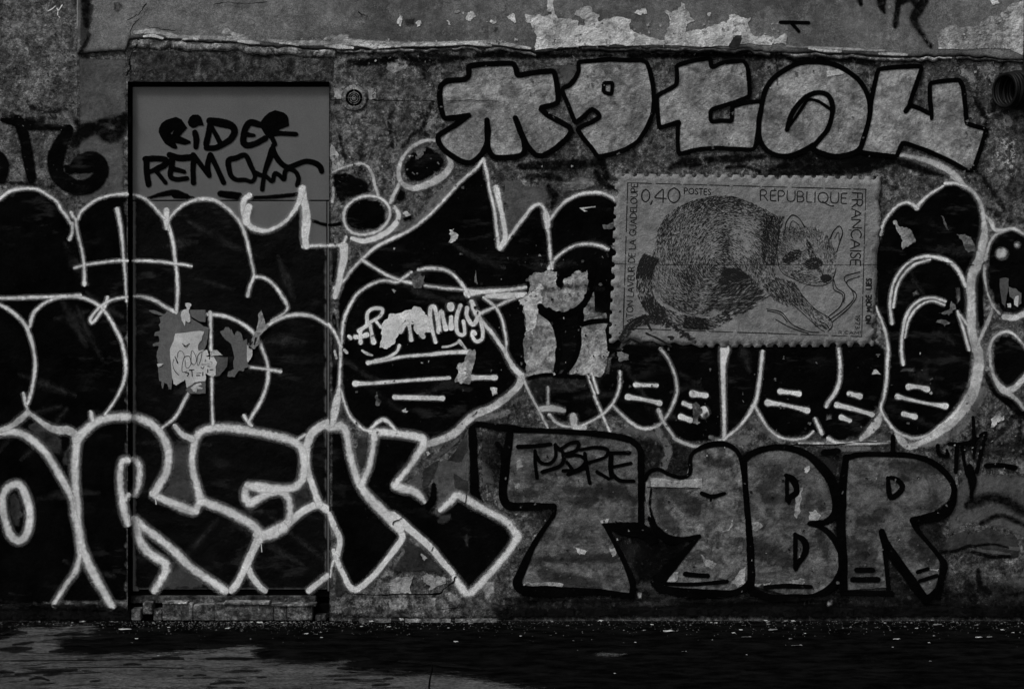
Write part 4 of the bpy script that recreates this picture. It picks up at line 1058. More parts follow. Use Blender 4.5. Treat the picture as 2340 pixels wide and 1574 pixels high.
out([(A(2, 1, [(-140, 1010), (-60, 950), (0, 865), (100, 760), (240, 640), (380, 570), (520, 500), (650, 410), (780, 290), (880, 180), (980, 70), (1060, 0), (1130, -60), (1190, -140)]), 8), (A(2, 1, [(1195, -140), (1210, -80), (1230, 0), (1250, 130), (1290, 300), (1310, 450), (1330, 640)]), [8, 8, 7, 8, 8, 8, 9]),
     (A(2, 1, [(1310, 120), (1340, 260), (1370, 400), (1390, 560), (1345, 655)]), [14, 13, 11, 10, 10]), (A(2, 1, [(1345, 655), (1440, 540), (1510, 440), (1568, 370), (1610, 310), (1665, 268), (1710, 268), (1742, 310), (1760, 420), (1780, 550), (1790, 680), (1800, 780), (1810, 830)]), [11, 10, 9, 9, 9, 9, 9, 9, 9, 9, 9, 9, 8]), (A(3, 1, [(180, 320), (195, 390), (200, 460)]), [8, 16, 12])], wear=(.1, 0), label='white zigzag outline of the tall black letter between door and stamp poster')
out([(A(3, 1, [(230, 390), (290, 310), (370, 230), (470, 180), (580, 158), (680, 160), (760, 190), (825, 235)]), 8.5)], wear=(.1, 0))
out([(A(3, 1, [(215, 835), (280, 740), (370, 670), (470, 625), (570, 618), (660, 630), (740, 662)]), 8)], wear=(.18, 0))
# loops left of the zigzag
out([(A(2, 1, [(-55, 400), (-45, 310), (20, 235), (110, 195), (200, 190), (290, 220), (350, 290), (355, 370), (310, 450), (230, 510), (120, 535), (20, 515), (-35, 460)]), 8, dict(closed=True)), (A(2, 1, [(400, 290), (430, 340), (430, 400), (380, 470), (300, 530), (200, 575), (100, 590), (20, 570)]), [8, 10, 12, 13, 13, 13, 12, 9])], wear=(.16, 0), label='white oval loop right of the door edge')
out([([(1022, 352), (1030, 372), (1022, 392), (1000, 410), (970, 424), (940, 430), (918, 418), (911, 398), (915, 372), (928, 350), (948, 332), (973, 321), (996, 321)], [8, 16, 16, 16, 15, 13, 11, 10, 9, 8, 8, 8, 7])], wear=(.12, 0), mat=M_WHITED, label='white oval loop touching the first silver letter')
out([(A(2, 0, [(-150, 1540), (-60, 1500), (60, 1470), (120, 1470), (170, 1510), (200, 1568), (225, 1660), (250, 1750)]), [4, 6, 7, 8, 8, 8, 8, 8]), (A(2, 1, [(440, 80), (400, 160), (365, 240)]), 10), (A(1, 1, [(1415, 120), (1418, 180), (1410, 240)]), 5)], wear=(.3, 0), mat=M_WHITED, soft=5)
# large oval with the family tag
out([(A(2, 1, [(-75, 1500), (-70, 1390), (-45, 1260), (0, 1165), (60, 1070), (150, 1000), (250, 955), (330, 945), (420, 960), (480, 920), (545, 875)]), 8)], wear=(.14, 0), label='white outline of the black oval beside the door')
out([(A(2, 1, [(110, 760), (200, 820), (320, 890), (440, 940), (560, 968)]), 7.5), (A(2, 1, [(675, 990), (820, 1010), (1000, 1025), (1110, 1035)]), 7), (A(2, 1, [(615, 850), (700, 835), (850, 850), (920, 890), (980, 950), (1030, 1020), (1060, 1080)]), 8)], wear=(.22, 0))
out([(A(2, 1, [(1050, 1060), (1200, 1045), (1400, 1030), (1570, 1005)]), [14, 10, 7, 6]), (A(2, 1, [(1230, 1085), (1420, 1080), (1540, 1072)]), [10, 15, 12]), (A(2, 1, [(1568, 1060), (1450, 1110), (1300, 1180), (1165, 1240)]), 8)], wear=(.2, 0))
out([(A(2, 1, [(1090, 1140), (1130, 1240), (1180, 1310), (1260, 1400), (1330, 1500), (1380, 1568), (1420, 1650), (1470, 1730), (1530, 1790)]), [11, 12, 9, 8, 8, 8, 9, 12, 14]), (A(2, 1, [(1200, 1100), (1300, 1180), (1360, 1290), (1385, 1400), (1400, 1500), (1400, 1600), (1450, 1700)]), 7)], wear=(.2, 0))
out([(A(2, 2, [(1535, 230), (1520, 300), (1440, 390), (1340, 470), (1240, 530), (1130, 570), (1040, 640), (940, 740), (820, 800), (690, 840)]), [16, 14, 14, 15, 16, 18, 18, 18, 17, 15])], wear=(.16, 0), mat=M_WHITED, soft=5)
out([(A(1, 2, [(1380, 1340 - 1568 + 0), (1440, 1430 - 1568), (1485, 1540 - 1568)]), 7), (A(1, 2, [(1485, -30), (1482, 60), (1478, 180), (1470, 330)]), [6, 6, 6, 8]), (A(1, 2, [(1470, 340), (1450, 450), (1430, 560), (1410, 660)]), [7, 18, 18, 12]), (A(1, 2, [(1490, 370), (1520, 480), (1568, 590), (1630, 660), (1700, 715), (1750, 722)]), [8, 8, 7, 8, 8, 9]), (A(2, 2, [(180, 712), (240, 650), (300, 620), (350, 650), (405, 712)]), [9, 11, 11, 10, 8])], wear=(.18, 0))
# O R E K along the bottom
OREK = 'thick white outline of the big black letter %s low on the wall'
out([(A(0, 2, [(-200, 760), (0, 740), (120, 730), (220, 760), (320, 830), (400, 910), (470, 1010), (540, 1130), (600, 1230), (650, 1350), (665, 1480), (690, 1560), (705, 1640), (712, 1750), (715, 1830), (700, 1906), (660, 2006), (600, 2086), (540, 2180), (480, 2275)]), [14, 14, 15, 16, 15, 15, 15, 14, 14, 13, 13, 13, 13, 13, 12, 11, 11, 10, 10, 9]), (A(0, 2, [(150, 1195), (60, 1240), (20, 1330), (30, 1450), (60, 1568), (100, 1660), (160, 1705), (215, 1680), (255, 1590), (268, 1490), (260, 1400), (230, 1300), (190, 1220)]), 15, dict(closed=True))], wear=(.2, 0), soft=7.5, label=OREK % 'O')
out([(A(0, 2, [(0, 720), (100, 680), (180, 620), (250, 560)]), [10, 12, 16, 12]), (A(0, 2, [(250, 560), (300, 590), (380, 650), (440, 690), (520, 715), (600, 715), (670, 745)]), [10, 9, 10, 14, 18, 18, 14]), (A(0, 2, [(252, 560), (230, 480), (210, 390)]), 8)], wear=(.26, 0), mat=M_WHITED)
out([(A(0, 2, [(690, 790), (680, 900), (670, 1050), (675, 1200), (690, 1400), (695, 1568), (710, 1620), (728, 1740), (775, 1870), (850, 2026), (930, 2166), (1000, 2290)]), [19, 17, 15, 14, 15, 15, 16, 17, 17, 17, 16, 14]), (A(0, 2, [(690, 790), (760, 725), (850, 650), (980, 605), (1100, 595), (1190, 600), (1260, 615), (1370, 670), (1450, 760), (1500, 870), (1510, 970), (1490, 1090), (1440, 1180), (1390, 1270)]), [19, 17, 16, 16, 16, 15, 15, 15, 15, 15, 15, 15, 16, 17]),
     (A(0, 2, [(1375, 1290), (1450, 1330), (1568, 1370), (1660, 1405), (1750, 1440)]), [15, 15, 15, 15, 13]), (A(0, 2, [(815, 560), (828, 620)]), 8), (A(0, 2, [(1150, 985), (1105, 985), (1080, 1060), (1075, 1180), (1090, 1320), (1110, 1430), (1150, 1568), (1165, 1590)]), [13, 13, 14, 14, 14, 14, 15, 9]), (A(0, 2, [(1125, 1330), (1150, 1290)]), 12), (A(0, 2, [(1192, 975), (1235, 1010), (1248, 1100), (1240, 1200), (1205, 1290)]), [12, 14, 14, 12, 10]),
     (A(0, 3, [(1210, 50), (1330, 150), (1450, 240), (1568, 340), (1700, 470), (1828, 560), (1948, 640), (2040, 705)]), [15, 15, 16, 17, 17, 17, 16, 14], dict(mode='cr')), (A(0, 3, [(1215, 60), (1240, 200), (1290, 300), (1400, 390), (1475, 440), (1485, 500), (1440, 590), (1375, 700)]), [13, 17, 19, 17, 18, 17, 15, 15])], wear=(.1, 0), soft=8.5, label=OREK % 'R')
out([(A(1, 2, [(230, 1345), (190, 1200), (160, 1080), (155, 960), (175, 830), (220, 740), (330, 700), (450, 695), (600, 710), (760, 740), (900, 770), (1020, 800), (1110, 850), (1150, 930), (1155, 1080), (1125, 1180), (1060, 1230), (900, 1240), (760, 1230), (660, 1215)]), [17, 15, 14, 14, 14, 15, 16, 16, 16, 15, 15, 15, 15, 16, 16, 16, 15, 18, 22, 18]), (A(1, 2, [(650, 1210), (625, 1270), (640, 1340), (670, 1365), (760, 1320), (860, 1270), (955, 1265), (1010, 1320), (1030, 1420), (1020, 1530), (960, 1600)]), [12, 16, 18, 15, 16, 18, 16, 13, 13, 14, 18]),
     (A(1, 2, [(-10, 1375), (90, 1420), (175, 1440), (230, 1360), (350, 1390), (470, 1440), (600, 1510), (700, 1570), (745, 1630), (755, 1690)]), [15, 16, 14, 16, 16, 16, 17, 18, 18, 18]), (A(1, 2, [(740, 1650), (830, 1650), (960, 1590)]), [20, 26, 24])], soft=8.5, label=OREK % 'E')
out([(A(1, 3, [(745, 230), (690, 340), (640, 450), (590, 560), (535, 650), (480, 705)]), [20, 16, 15, 16, 16, 14]), (A(1, 3, [(650, 470), (690, 560), (760, 650), (840, 712)]), [13, 14, 15, 14]), (A(1, 2, [(770, 1660), (900, 1620), (1020, 1540), (1160, 1430), (1280, 1385), (1362, 1425)]), [20, 24, 19, 16, 17, 18]), (A(1, 2, [(1185, 830), (1175, 1000), (1200, 1120), (1245, 1250), (1290, 1375)]), [17, 16, 12, 13, 16]), (A(1, 2, [(1362, 655), (1290, 690), (1220, 750), (1185, 840)]), [20, 19, 17, 16]), (A(1, 3, [(1362, 555), (1280, 620), (1190, 690), (1120, 715)]), [13, 13, 13, 11]), (A(1, 2, [(0, 680), (60, 750), (150, 795)]), [9, 12, 13])], soft=5)
out([(A(1, 2, [(620, 590), (650, 640), (680, 670)]), [9, 8, 9])])
out([(A(1, 2, [(1100, 800), (1160, 760)]), 9)])
out([(A(1, 2, [(1385, 690), (1500, 685), (1540, 760), (1560, 900), (1585, 1000), (1620, 1120), (1670, 1230), (1768, 1350), (1868, 1450), (1950, 1530), (2010, 1590)]), [18, 18, 16, 14, 15, 15, 16, 18, 22, 24, 20]), (A(2, 2, [(195, 728), (300, 735), (450, 750), (580, 770), (655, 800), (650, 860), (600, 940), (530, 1050), (460, 1130), (405, 1205)]), [13, 16, 15, 15, 16, 16, 13, 12, 12, 14]), (A(2, 2, [(222, 750), (200, 900), (170, 1050), (130, 1140), (105, 1190)]), [14, 12, 11, 11, 14]),
     (A(2, 2, [(405, 1210), (480, 1240), (570, 1260), (630, 1310), (660, 1350)]), [18, 17, 15, 16, 8]), (A(2, 2, [(815, 1425), (900, 1350), (950, 1300), (1010, 1315), (1100, 1370), (1250, 1450), (1420, 1550), (1470, 1620), (1500, 1660), (1480, 1710), (1400, 1826), (1300, 1946), (1200, 2056), (1100, 2156), (1050, 2175), (1000, 2126), (940, 2040)]), [11, 15, 17, 16, 15, 15, 15, 16, 17, 15, 14, 13, 14, 15, 16, 16, 14])], wear=(.12, 0), soft=7.5, label=OREK % 'K')
out([(A(2, 3, [(380, 20), (500, 110), (620, 210), (740, 320), (830, 430), (920, 530)]), [22, 19, 17, 16, 15, 14]), (A(2, 3, [(385, 90), (450, 150), (468, 210), (420, 290), (320, 420), (240, 520), (160, 600), (100, 650), (40, 678), (-10, 640), (-50, 560), (-100, 460), (-125, 380)]), [14, 14, 14, 14, 13, 13, 13, 13, 15, 13, 12, 12, 12]), (A(1, 3, [(1385, 0), (1420, 100), (1475, 220), (1470, 310), (1440, 390), (1420, 330)]), [9, 13, 13, 12, 12, 9]), (A(1, 3, [(1430, 400), (1408, 450), (1390, 560)]), [9, 6, 4])], wear=(.2, 0), soft=4)
# second row of bubble letters
out([(A(0, 1, [(-200, 1100), (0, 1103), (200, 1098), (400, 1092), (600, 1085), (715, 1078)]), [9, 9, 9, 9, 10, 11]), (A(0, 1, [(-200, 1060), (0, 1160), (70, 1200), (150, 1260), (230, 1350), (260, 1420), (300, 1560), (315, 1700), (300, 1840), (275, 1960), (250, 2040)]), [8, 8, 8, 9, 11, 11, 9, 9, 9, 9, 9])], wear=(.26, 0))
out([(A(0, 1, [(268, 1350), (300, 1240), (380, 1160), (480, 1110), (600, 1090), (720, 1095), (820, 1130), (900, 1180), (960, 1250), (1030, 1370), (1080, 1470), (1108, 1568), (1125, 1680), (1122, 1790), (1090, 1900), (1040, 2000), (980, 2090), (940, 2140)]), [9, 9, 8, 8, 8, 8, 8, 9, 9, 9, 9, 8.5, 8, 8, 8, 7, 7, 6])], wear=(.14, 0))
out([(A(0, 1, [(962, 1100), (940, 1170), (880, 1260), (820, 1325), (808, 1295), (850, 1230), (910, 1170), (1000, 1120), (1130, 1092), (1190, 1085), (1280, 1090), (1380, 1120), (1480, 1180), (1560, 1225)]), [12, 10, 8, 9, 9, 8, 9, 8, 8, 8, 9, 9, 8, 8])], wear=(.06, 0))
out([(A(1, 1, [(280, 1248), (400, 1255), (500, 1280), (600, 1330), (680, 1390), (730, 1450), (785, 1568), (825, 1680), (832, 1820), (800, 1950), (750, 2060), (700, 2140), (660, 2210)]), 8.5), (A(1, 1, [(315, 1235), (320, 1400), (322, 1560)]), [12, 8, 7]), (A(1, 2, [(330, 235), (330, 450), (338, 660)]), 7), (A(1, 2, [(670, 152), (800, 168), (940, 190)]), [5, 7, 8], dict(blob=(1, 1.3))), (A(1, 2, [(120, 385), (70, 480), (0, 600), (-110, 690)]), [9, 8, 8, 7])])
out([(A(1, 1, [(725, 1450), (800, 1370), (870, 1320), (980, 1270), (1100, 1250), (1210, 1260), (1300, 1300), (1362, 1340)]), [12, 9, 9, 8, 8, 8, 8, 8])])
# right of and below the stamp
out([([(2040, 352), (2055, 354), (2095, 361), (2145, 378), (2182, 400), (2205, 425)], [6, 8, 12, 15, 14, 10])], wear=(.12, 0), mat=M_WHITED, soft=6)
out([(A(5, 1, [(930, 20), (1040, 100), (1120, 160), (1180, 260), (1205, 380), (1215, 500), (1205, 590), (1185, 690), (1160, 780), (1110, 880), (1090, 1000), (1095, 1120), (1095, 1250), (1100, 1400), (1140, 1540), (1165, 1640), (1160, 1720), (1140, 1850), (1110, 1950), (1040, 2070), (920, 2210), (800, 2310), (700, 2370), (600, 2410), (500, 2420)]), [8, 9, 9, 9, 10, 15, 19, 20, 21, 22, 20, 20, 20, 20, 22, 24, 26, 27, 26, 26, 24, 20, 16, 12, 8])], wear=(.12, 0), mat=M_WHITED, soft=6, label='broad pale arc along the right side of the tall bubble letter')
out([(A(5, 1, [(1225, 370), (1270, 420), (1310, 490), (1395, 492), (1465, 478), (1568, 530), (1640, 580)]), [10, 12, 10, 8, 8, 8, 8]), (A(5, 1, [(1395, 495), (1300, 550), (1250, 640), (1222, 750)]), [7, 9, 10, 12]), (A(5, 1, [(1212, 820), (1220, 950), (1250, 1080), (1300, 1190), (1345, 1238)]), 7), (A(5, 1, [(1290, 1180), (1250, 1300), (1195, 1420), (1155, 1520)]), [8, 11, 11, 10]), (A(5, 1, [(1395, 1270), (1480, 1278), (1568, 1245), (1650, 1190)]), [13, 14, 14, 13])], wear=(.1, 0), mat=M_WHITED)
out([(A(5, 1, [(285, 530), (310, 430), (370, 340), (450, 265), (520, 245), (570, 265), (610, 295)]), [7, 7, 7.5, 8, 8, 8, 10]), (A(5, 1, [(605, 295), (640, 250), (700, 190), (840, 100)]), [10, 8, 7, 5]), (A(5, 1, [(865, 75), (960, 75), (1050, 105)]), 7)], wear=(.08, 0))
out([(A(5, 1, [(385, 1325), (368, 1150), (395, 980), (460, 860), (540, 780), (640, 735), (740, 730), (850, 755), (930, 800), (1000, 890), (1042, 990)]), [9, 8, 7, 7, 7, 7, 8, 9, 9, 9, 8]), (A(5, 1, [(398, 1180), (432, 1000), (500, 880), (600, 795), (720, 760)]), 6)], wear=(.06, 0), label='double white arch inside the tall bubble letter')
out([(A(5, 1, [(485, 1690), (470, 1568), (480, 1420), (510, 1270), (570, 1170), (660, 1110), (760, 1100), (860, 1130)]), [8, 8, 7, 7, 6, 6, 6, 6]), (A(5, 1, [(500, 1450), (535, 1300), (600, 1200), (680, 1142), (760, 1128), (850, 1162)]), 6)], wear=(.1, 0))
out([(A(5, 1, [(240, 1180), (290, 1300), (330, 1420), (350, 1568), (342, 1700), (335, 1850), (310, 2000), (285, 2080), (310, 2150), (360, 2225), (430, 2300), (560, 2355)]), [5, 7, 7, 7, 8, 8, 8, 9, 9, 8, 8, 9]), (A(5, 2, [(560, 790), (700, 765), (800, 690), (890, 620), (960, 555), (1030, 450)]), [8, 9, 8, 8, 8, 5])], wear=(.18, 0))
out([(A(5, 2, [(290, 560), (255, 640), (190, 720), (110, 795)]), [8, 20, 18, 10]), (A(5, 2, [(-440, 830), (-200, 835), (0, 835), (200, 835), (370, 820)]), [4, 5, 5, 6, 6]), (A(5, 2, [(430, 760), (480, 820), (540, 870), (600, 870)]), [10, 16, 14, 6])], wear=(.3, 0), mat=M_WHITED)
out([(A(5, 1, [(975, 1225), (1030, 1400), (1075, 1560)]), 7), (A(5, 1, [(1000, 1260), (1050, 1330)]), 8)], wear=(.2, 0))
out([(A(5, 1, [(1245, 1600), (1290, 1470), (1370, 1410), (1450, 1410), (1530, 1480), (1600, 1568)]), 8), (A(5, 2, [(1262, 0), (1270, 130), (1310, 260), (1400, 365), (1480, 340), (1568, 250), (1640, 180)]), [7, 7, 7, 16, 15, 12, 10]), (A(5, 2, [(1400, 370), (1490, 430), (1568, 520)]), [12, 11, 10])], wear=(.12, 0), mat=M_WHITED)
def dot(cx, cy, r): return [(cx + r * math.cos(a * .4488), cy + r * math.sin(a * .4488)) for a in range(14)]
paint('white_dot', M_WHITED, 8, fills=[(dot(2289.5, 580, 18.5), dict(soft=3)), (dot(2325, 559.5, 10.5), dict(soft=2.5)), (dot(2331.5, 599, 6), dict(soft=2)), (dot(2336, 658, 7), dict(soft=2))], label='four pale dots in the black circle at the right edge')
# bottoms of the letters under the stamp
out([(A(3, 2, [(-25, 240), (10, 320), (80, 460), (140, 570), (200, 690)]), 7), (A(3, 2, [(205, 335), (205, 475)]), 7), (A(3, 2, [(145, 525), (250, 520), (345, 540)]), [14, 14, 9]), (A(3, 2, [(220, 580), (270, 640), (350, 680), (410, 685)]), 8), (A(3, 2, [(430, 595), (450, 690), (525, 690)]), [17, 16, 14])], wear=(.22, 0), mat=M_WHITED)
out([(A(3, 2, [(560, 215), (590, 310), (622, 390)]), 5), (A(3, 2, [(600, 210), (650, 380)]), 5), (A(3, 2, [(622, 415), (660, 500), (700, 600), (765, 745)]), 8), (A(3, 2, [(850, 195), (845, 330), (800, 450), (720, 550), (620, 620), (520, 670)]), [6, 7, 8, 7, 6, 6])], wear=(.2, 0))
out([(A(3, 2, [(780, 490), (860, 570), (950, 650), (1040, 700), (1120, 700), (1210, 660), (1270, 590), (1330, 470), (1360, 360), (1350, 260), (1320, 160), (1270, 60), (1215, -10)]), 7.5), (A(3, 2, [(1195, 540), (1240, 640), (1330, 770)]), [10, 9, 8]), (A(3, 2, [(1340, 790), (1450, 840), (1568, 860), (1668, 830), (1770, 795)]), [9, 10, 7, 6, 5])], wear=(.24, 0), mat=M_WHITED)
out([(A(4, 2, [(222, -10), (210, 60), (205, 200), (210, 400), (215, 600), (215, 780)]), [20, 12, 8.5, 8.5, 8.5, 9])], wear=(.08, 0))
out([(A(4, 2, [(558, 15), (545, 150), (525, 320), (500, 450), (480, 490), (410, 610), (310, 720), (215, 795)]), 8.5), (A(4, 2, [(490, 500), (540, 590), (620, 710), (720, 780), (850, 800), (950, 780), (1010, 730)]), [8, 8, 8, 6, 6, 6, 5])], wear=(.14, 0))
out([(A(4, 2, [(1240, -20), (1255, 150), (1245, 280), (1210, 380), (1150, 460), (1130, 500)]), 8.5), (A(4, 2, [(1030, 615), (1060, 680), (1088, 745)]), 9), (A(4, 2, [(1150, 790), (1220, 830), (1400, 830), (1568, 822)]), [9, 7, 5, 5])], wear=(.2, 0))
# highlight dashes
def dash(*st, wear=.06): paint('white_dash', M_WHITE, 8, strokes=[(p, w, dict(blob=(1.35, 1.25))) for p, w in st], wear=(wear, 0), soft=2.6)
dash((A(2, 2, [(160, 112), (300, 90), (500, 55), (700, 40), (900, 20), (1050, 15)]), 8), (A(2, 2, [(230, 95), (350, 60), (420, 10), (440, -40)]), 7))
dash((A(2, 2, [(45, 300), (200, 295), (400, 280), (600, 265), (890, 248)]), [10, 9, 8, 8, 6])); dash((A(2, 2, [(1090, 245), (1200, 245), (1300, 245)]), 9))
dash((A(2, 2, [(400, 420), (600, 425), (830, 430)]), 9.5))
dash((A(3, 2, [(990, 310), (1080, 312), (1180, 315)]), [10, 9, 8]), wear=.25); dash((A(3, 2, [(920, 418), (1080, 445), (1205, 475)]), [11, 9, 11]))
dash((A(3, 2, [(1500, 390), (1620, 405)]), 10)); dash((A(3, 2, [(1420, 475), (1480, 500)]), 9), wear=.2); dash((A(3, 2, [(1395, 595), (1480, 625)]), 9)); dash((A(4, 2, [(30, 540), (40, 565)]), 13))
dash((A(4, 2, [(715, 370), (800, 378), (885, 390)]), [10, 9, 10])); dash((A(4, 2, [(605, 470), (780, 495), (960, 540)]), [11, 8.5, 11])); dash((A(4, 2, [(1335, 388), (1430, 412)]), 10)); dash((A(4, 2, [(1225, 490), (1370, 525), (1540, 575)]), [10, 8.5, 10])); dash((A(4, 2, [(1265, 600), (1340, 630)]), 9))
dash((A(5, 2, [(535, 328), (620, 328), (700, 350)]), [10, 8, 10])); dash((A(5, 2, [(435, 415), (600, 455), (720, 480), (865, 500)]), [10, 8, 7, 10])); dash((A(5, 2, [(490, 570), (590, 595)]), [8, 11]))
# +R AMILY tag
def tagl(ch, *st, fills=()): paint('tag_letter', M_WHITE, 9, strokes=[(p, w, dict(blob=(1.15, 1.2))) for p, w in st], fills=fills, wear=(.03, 0), soft=2.2, label='pale sprayed tag letter %s in the black oval' % ch if ch else None)
tagl('plus sign', (A(2, 1, [(45, 1450), (95, 1448), (150, 1430)]), 9), (A(2, 1, [(90, 1395), (95, 1500)]), 8), (A(2, 1, [(-10, 1445), (5, 1460)]), 7))
tagl('R', (A(2, 1, [(155, 1340), (155, 1240), (200, 1198), (290, 1203), (275, 1255), (170, 1325)]), 7), (A(2, 1, [(180, 1345), (195, 1430), (210, 1495)]), [7, 7, 9]), (A(2, 1, [(80, 1395), (150, 1350)]), 8), (A(2, 1, [(225, 1300), (275, 1360)]), 6))
tagl('', fills=[(A(2, 1, [(275, 1370), (300, 1310), (340, 1285), (345, 1250), (400, 1245), (480, 1220), (545, 1205), (570, 1175), (640, 1195), (690, 1255), (720, 1310), (740, 1400), (680, 1405), (640, 1430), (600, 1425), (570, 1380), (575, 1330), (540, 1330), (520, 1280), (470, 1330), (440, 1400), (425, 1450), (400, 1510), (330, 1560), (265, 1545), (285, 1470), (275, 1420)]), dict(jagged=1.2))])
tagl('A', (A(2, 1, [(520, 1290), (535, 1380), (547, 1475)]), [10, 8, 10]), (A(2, 1, [(450, 1400), (500, 1330), (570, 1315)]), 9), (A(2, 1, [(640, 1430), (655, 1445)]), 9))
tagl('M', (A(2, 1, [(765, 1495), (740, 1400), (718, 1285), (725, 1185), (750, 1175), (775, 1260), (795, 1400)]), [9, 8, 9, 9, 9, 9, 9]), (A(2, 1, [(795, 1400), (798, 1250), (820, 1215), (840, 1310), (858, 1375)]), 9))
tagl('I', (A(2, 1, [(905, 1275), (905, 1365)]), 9.5), (A(2, 1, [(900, 1172), (902, 1190)]), 12))
tagl('L', (A(2, 1, [(988, 1170), (960, 1250), (950, 1350), (970, 1420), (1020, 1430), (1025, 1370), (1015, 1310)]), 8.5))
tagl('Y', (A(2, 1, [(1048, 1190), (1045, 1260), (1100, 1340), (1135, 1300), (1150, 1240)]), 8.5), (A(2, 1, [(1150, 1250), (1185, 1370), (1180, 1470), (1130, 1490), (1095, 1440), (1100, 1395), (1120, 1420)]), 8.5))
paint('pale_streak', M_WHITED, 9, strokes=[(A(2, 2, [(-50, 0), (-30, 20)]), 7)] + [(A(2, 1, [(830, 1540), (900, 1530), (980, 1490)]), 6), (A(2, 1, [(980, 1490), (1040, 1560)]), [10, 5]), (A(2, 2, [(110, 5), (150, 30), (195, 45)]), [5, 7, 5]), (A(1, 2, [(1430, 10), (1445, 70)]), 6), (A(1, 2, [(1480, -20), (1485, 50)]), 7)], wear=(.25, 0), soft=2)
paint('torn_paint_patch', M_PALE2, 9, fills=[(A(2, 2, [(1065, -10), (1120, -5), (1100, 150), (1075, 300), (940, 290), (975, 200), (960, 140), (1020, 110)]), dict(jagged=2))], wear=(.05, 0)); paint('torn_paint_patch', M_PALE, 9, fills=[(A(2, 2, [(965, 140), (1050, 90), (1055, 210), (1010, 295), (970, 280)]), dict(jagged=2))])

# ================================================================== silver letters with black outline
def bubble(name, fillpoly, lines, mat, w, label, layer=6, wear=.05, soft=2.4, mode='pl', fwear=None):
    base = Paint('wall', layer)
    for f in (fillpoly if isinstance(fillpoly[0], list) else [fillpoly]): base.fill(f, wear=wear if fwear is None else fwear)
    o = base.done(name, mat, wall, label)
    ln = Paint('wall', layer + 4)
    for q in lines:
        o2 = dict(q[1]) if isinstance(q, tuple) and isinstance(q[1], dict) else {}
        pts = q[0] if o2 else q
        ww = o2.pop('w', w); o2.setdefault('mode', mode); o2.setdefault('soft', soft)
        ln.stroke(pts, ww, wear=wear, **o2)
    ln.done('outline', M_INK, o)
    return o
x8, x12, x16, x19 = (lambda p: L(800, 0, p)), (lambda p: L(1200, 0, p)), (lambda p: L(1600, 0, p)), (lambda p: L(1940, 0, p))
l1 = x8([(1060, 1035), (950, 1115), (860, 1170), (790, 1220), (790, 1260), (830, 1330), (900, 1390), (1010, 1450), (1080, 1455), (1160, 1400), (1215, 1310), (1235, 1200), (1225, 1080)])
l1b = x8([(1225, 1080), (1230, 1250), (1245, 1350), (1290, 1405), (1400, 1412), (1530, 1390), (1560, 1360), (1555, 1270), (1520, 1160), (1480, 1060)])
l1c = x8([(1480, 1060), (1520, 1170), (1568, 1270)]) + x12([(30, 1320), (90, 1390), (150, 1400), (270, 1335), (370, 1245), (412, 1180), (400, 1140), (310, 1090), (210, 1040), (130, 968), (230, 945), (290, 925), (297, 880), (285, 760), (262, 650), (240, 638), (120, 645), (0, 665)]) + x8([(1500, 680), (1470, 565), (1200, 575), (1060, 592), (1065, 680), (1030, 715), (870, 722), (810, 770), (800, 850), (815, 980), (840, 1062), (950, 1055), (1060, 1035)])
bubble('silver_letter', l1 + l1b[1:] + l1c[2:], [(l1, dict(mode='cr')), (l1b, dict(mode='cr')), l1c], M_SILVER, 12.5, 'silver sprayed letter with four spreading legs, first of the row above the stamp poster')
l2 = x12([(475, 555), (620, 545), (760, 532), (900, 540), (1040, 540), (1090, 560), (1120, 640), (1145, 760), (1155, 900), (1140, 1030), (1085, 1160), (1010, 1270), (900, 1340), (780, 1380), (650, 1408), (600, 1330), (530, 1250), (465, 1160), (520, 1125), (600, 1095), (670, 1048), (650, 1010), (598, 972), (520, 1050), (450, 1105), (420, 1030), (380, 930), (330, 815), (340, 790), (400, 765), (450, 705), (480, 640)])
bubble('silver_letter', l2, [(l2, dict(closed=True)), (x12([(705, 745), (785, 740), (775, 850), (700, 825)]), dict(closed=True, w=9))], M_SILVER, 10.5, 'silver sprayed letter shaped like a 9, second of the row')
l3 = x12([(1355, 590), (1450, 558), (1540, 540)]) + x16([(90, 520), (100, 610), (200, 562), (390, 545), (425, 600), (435, 700), (445, 865), (300, 920), (90, 985), (95, 1095), (200, 1080), (285, 1090), (285, 955), (400, 922), (552, 905), (545, 1000), (520, 1150), (490, 1345), (300, 1335), (150, 1325), (0, 1335)]) + x12([(1500, 1350), (1375, 1385), (1365, 1280), (1368, 1130), (1385, 1088), (1290, 1120), (1200, 1150), (1190, 1040), (1175, 860), (1260, 815), (1355, 765), (1362, 680)])
bubble('silver_letter', l3, [(l3, dict(closed=True))], M_SILVER, 10, 'silver sprayed letter like a crossed E, third of the row')
l4 = x16([(1050, 555), (1200, 580), (1320, 640), (1430, 730), (1490, 830), (1522, 950), (1510, 1080), (1470, 1220), (1430, 1330), (1340, 1382), (1220, 1400), (1110, 1378), (1010, 1330), (1060, 1260), (1140, 1160), (1182, 1020), (1180, 920), (1140, 852), (1060, 830), (960, 862), (880, 935), (820, 1025), (790, 1110), (778, 1160)])
l4b = x16([(1010, 1300), (900, 1360), (800, 1398), (680, 1390), (590, 1340), (535, 1250), (525, 1100), (555, 930), (580, 820), (640, 720), (740, 640), (850, 582), (950, 556), (1050, 555)])
bubble('silver_letter', l4[:12] + l4b, [(l4, dict(mode='cr')), (l4b, dict(mode='cr')), (x16([(782, 1150), (850, 1060), (910, 970), (970, 895), (1050, 905), (1110, 940), (1160, 975)]), dict(mode='cr', w=7))], M_SILVER, 11.5, 'silver sprayed round letter with an inner spiral, fourth of the row')
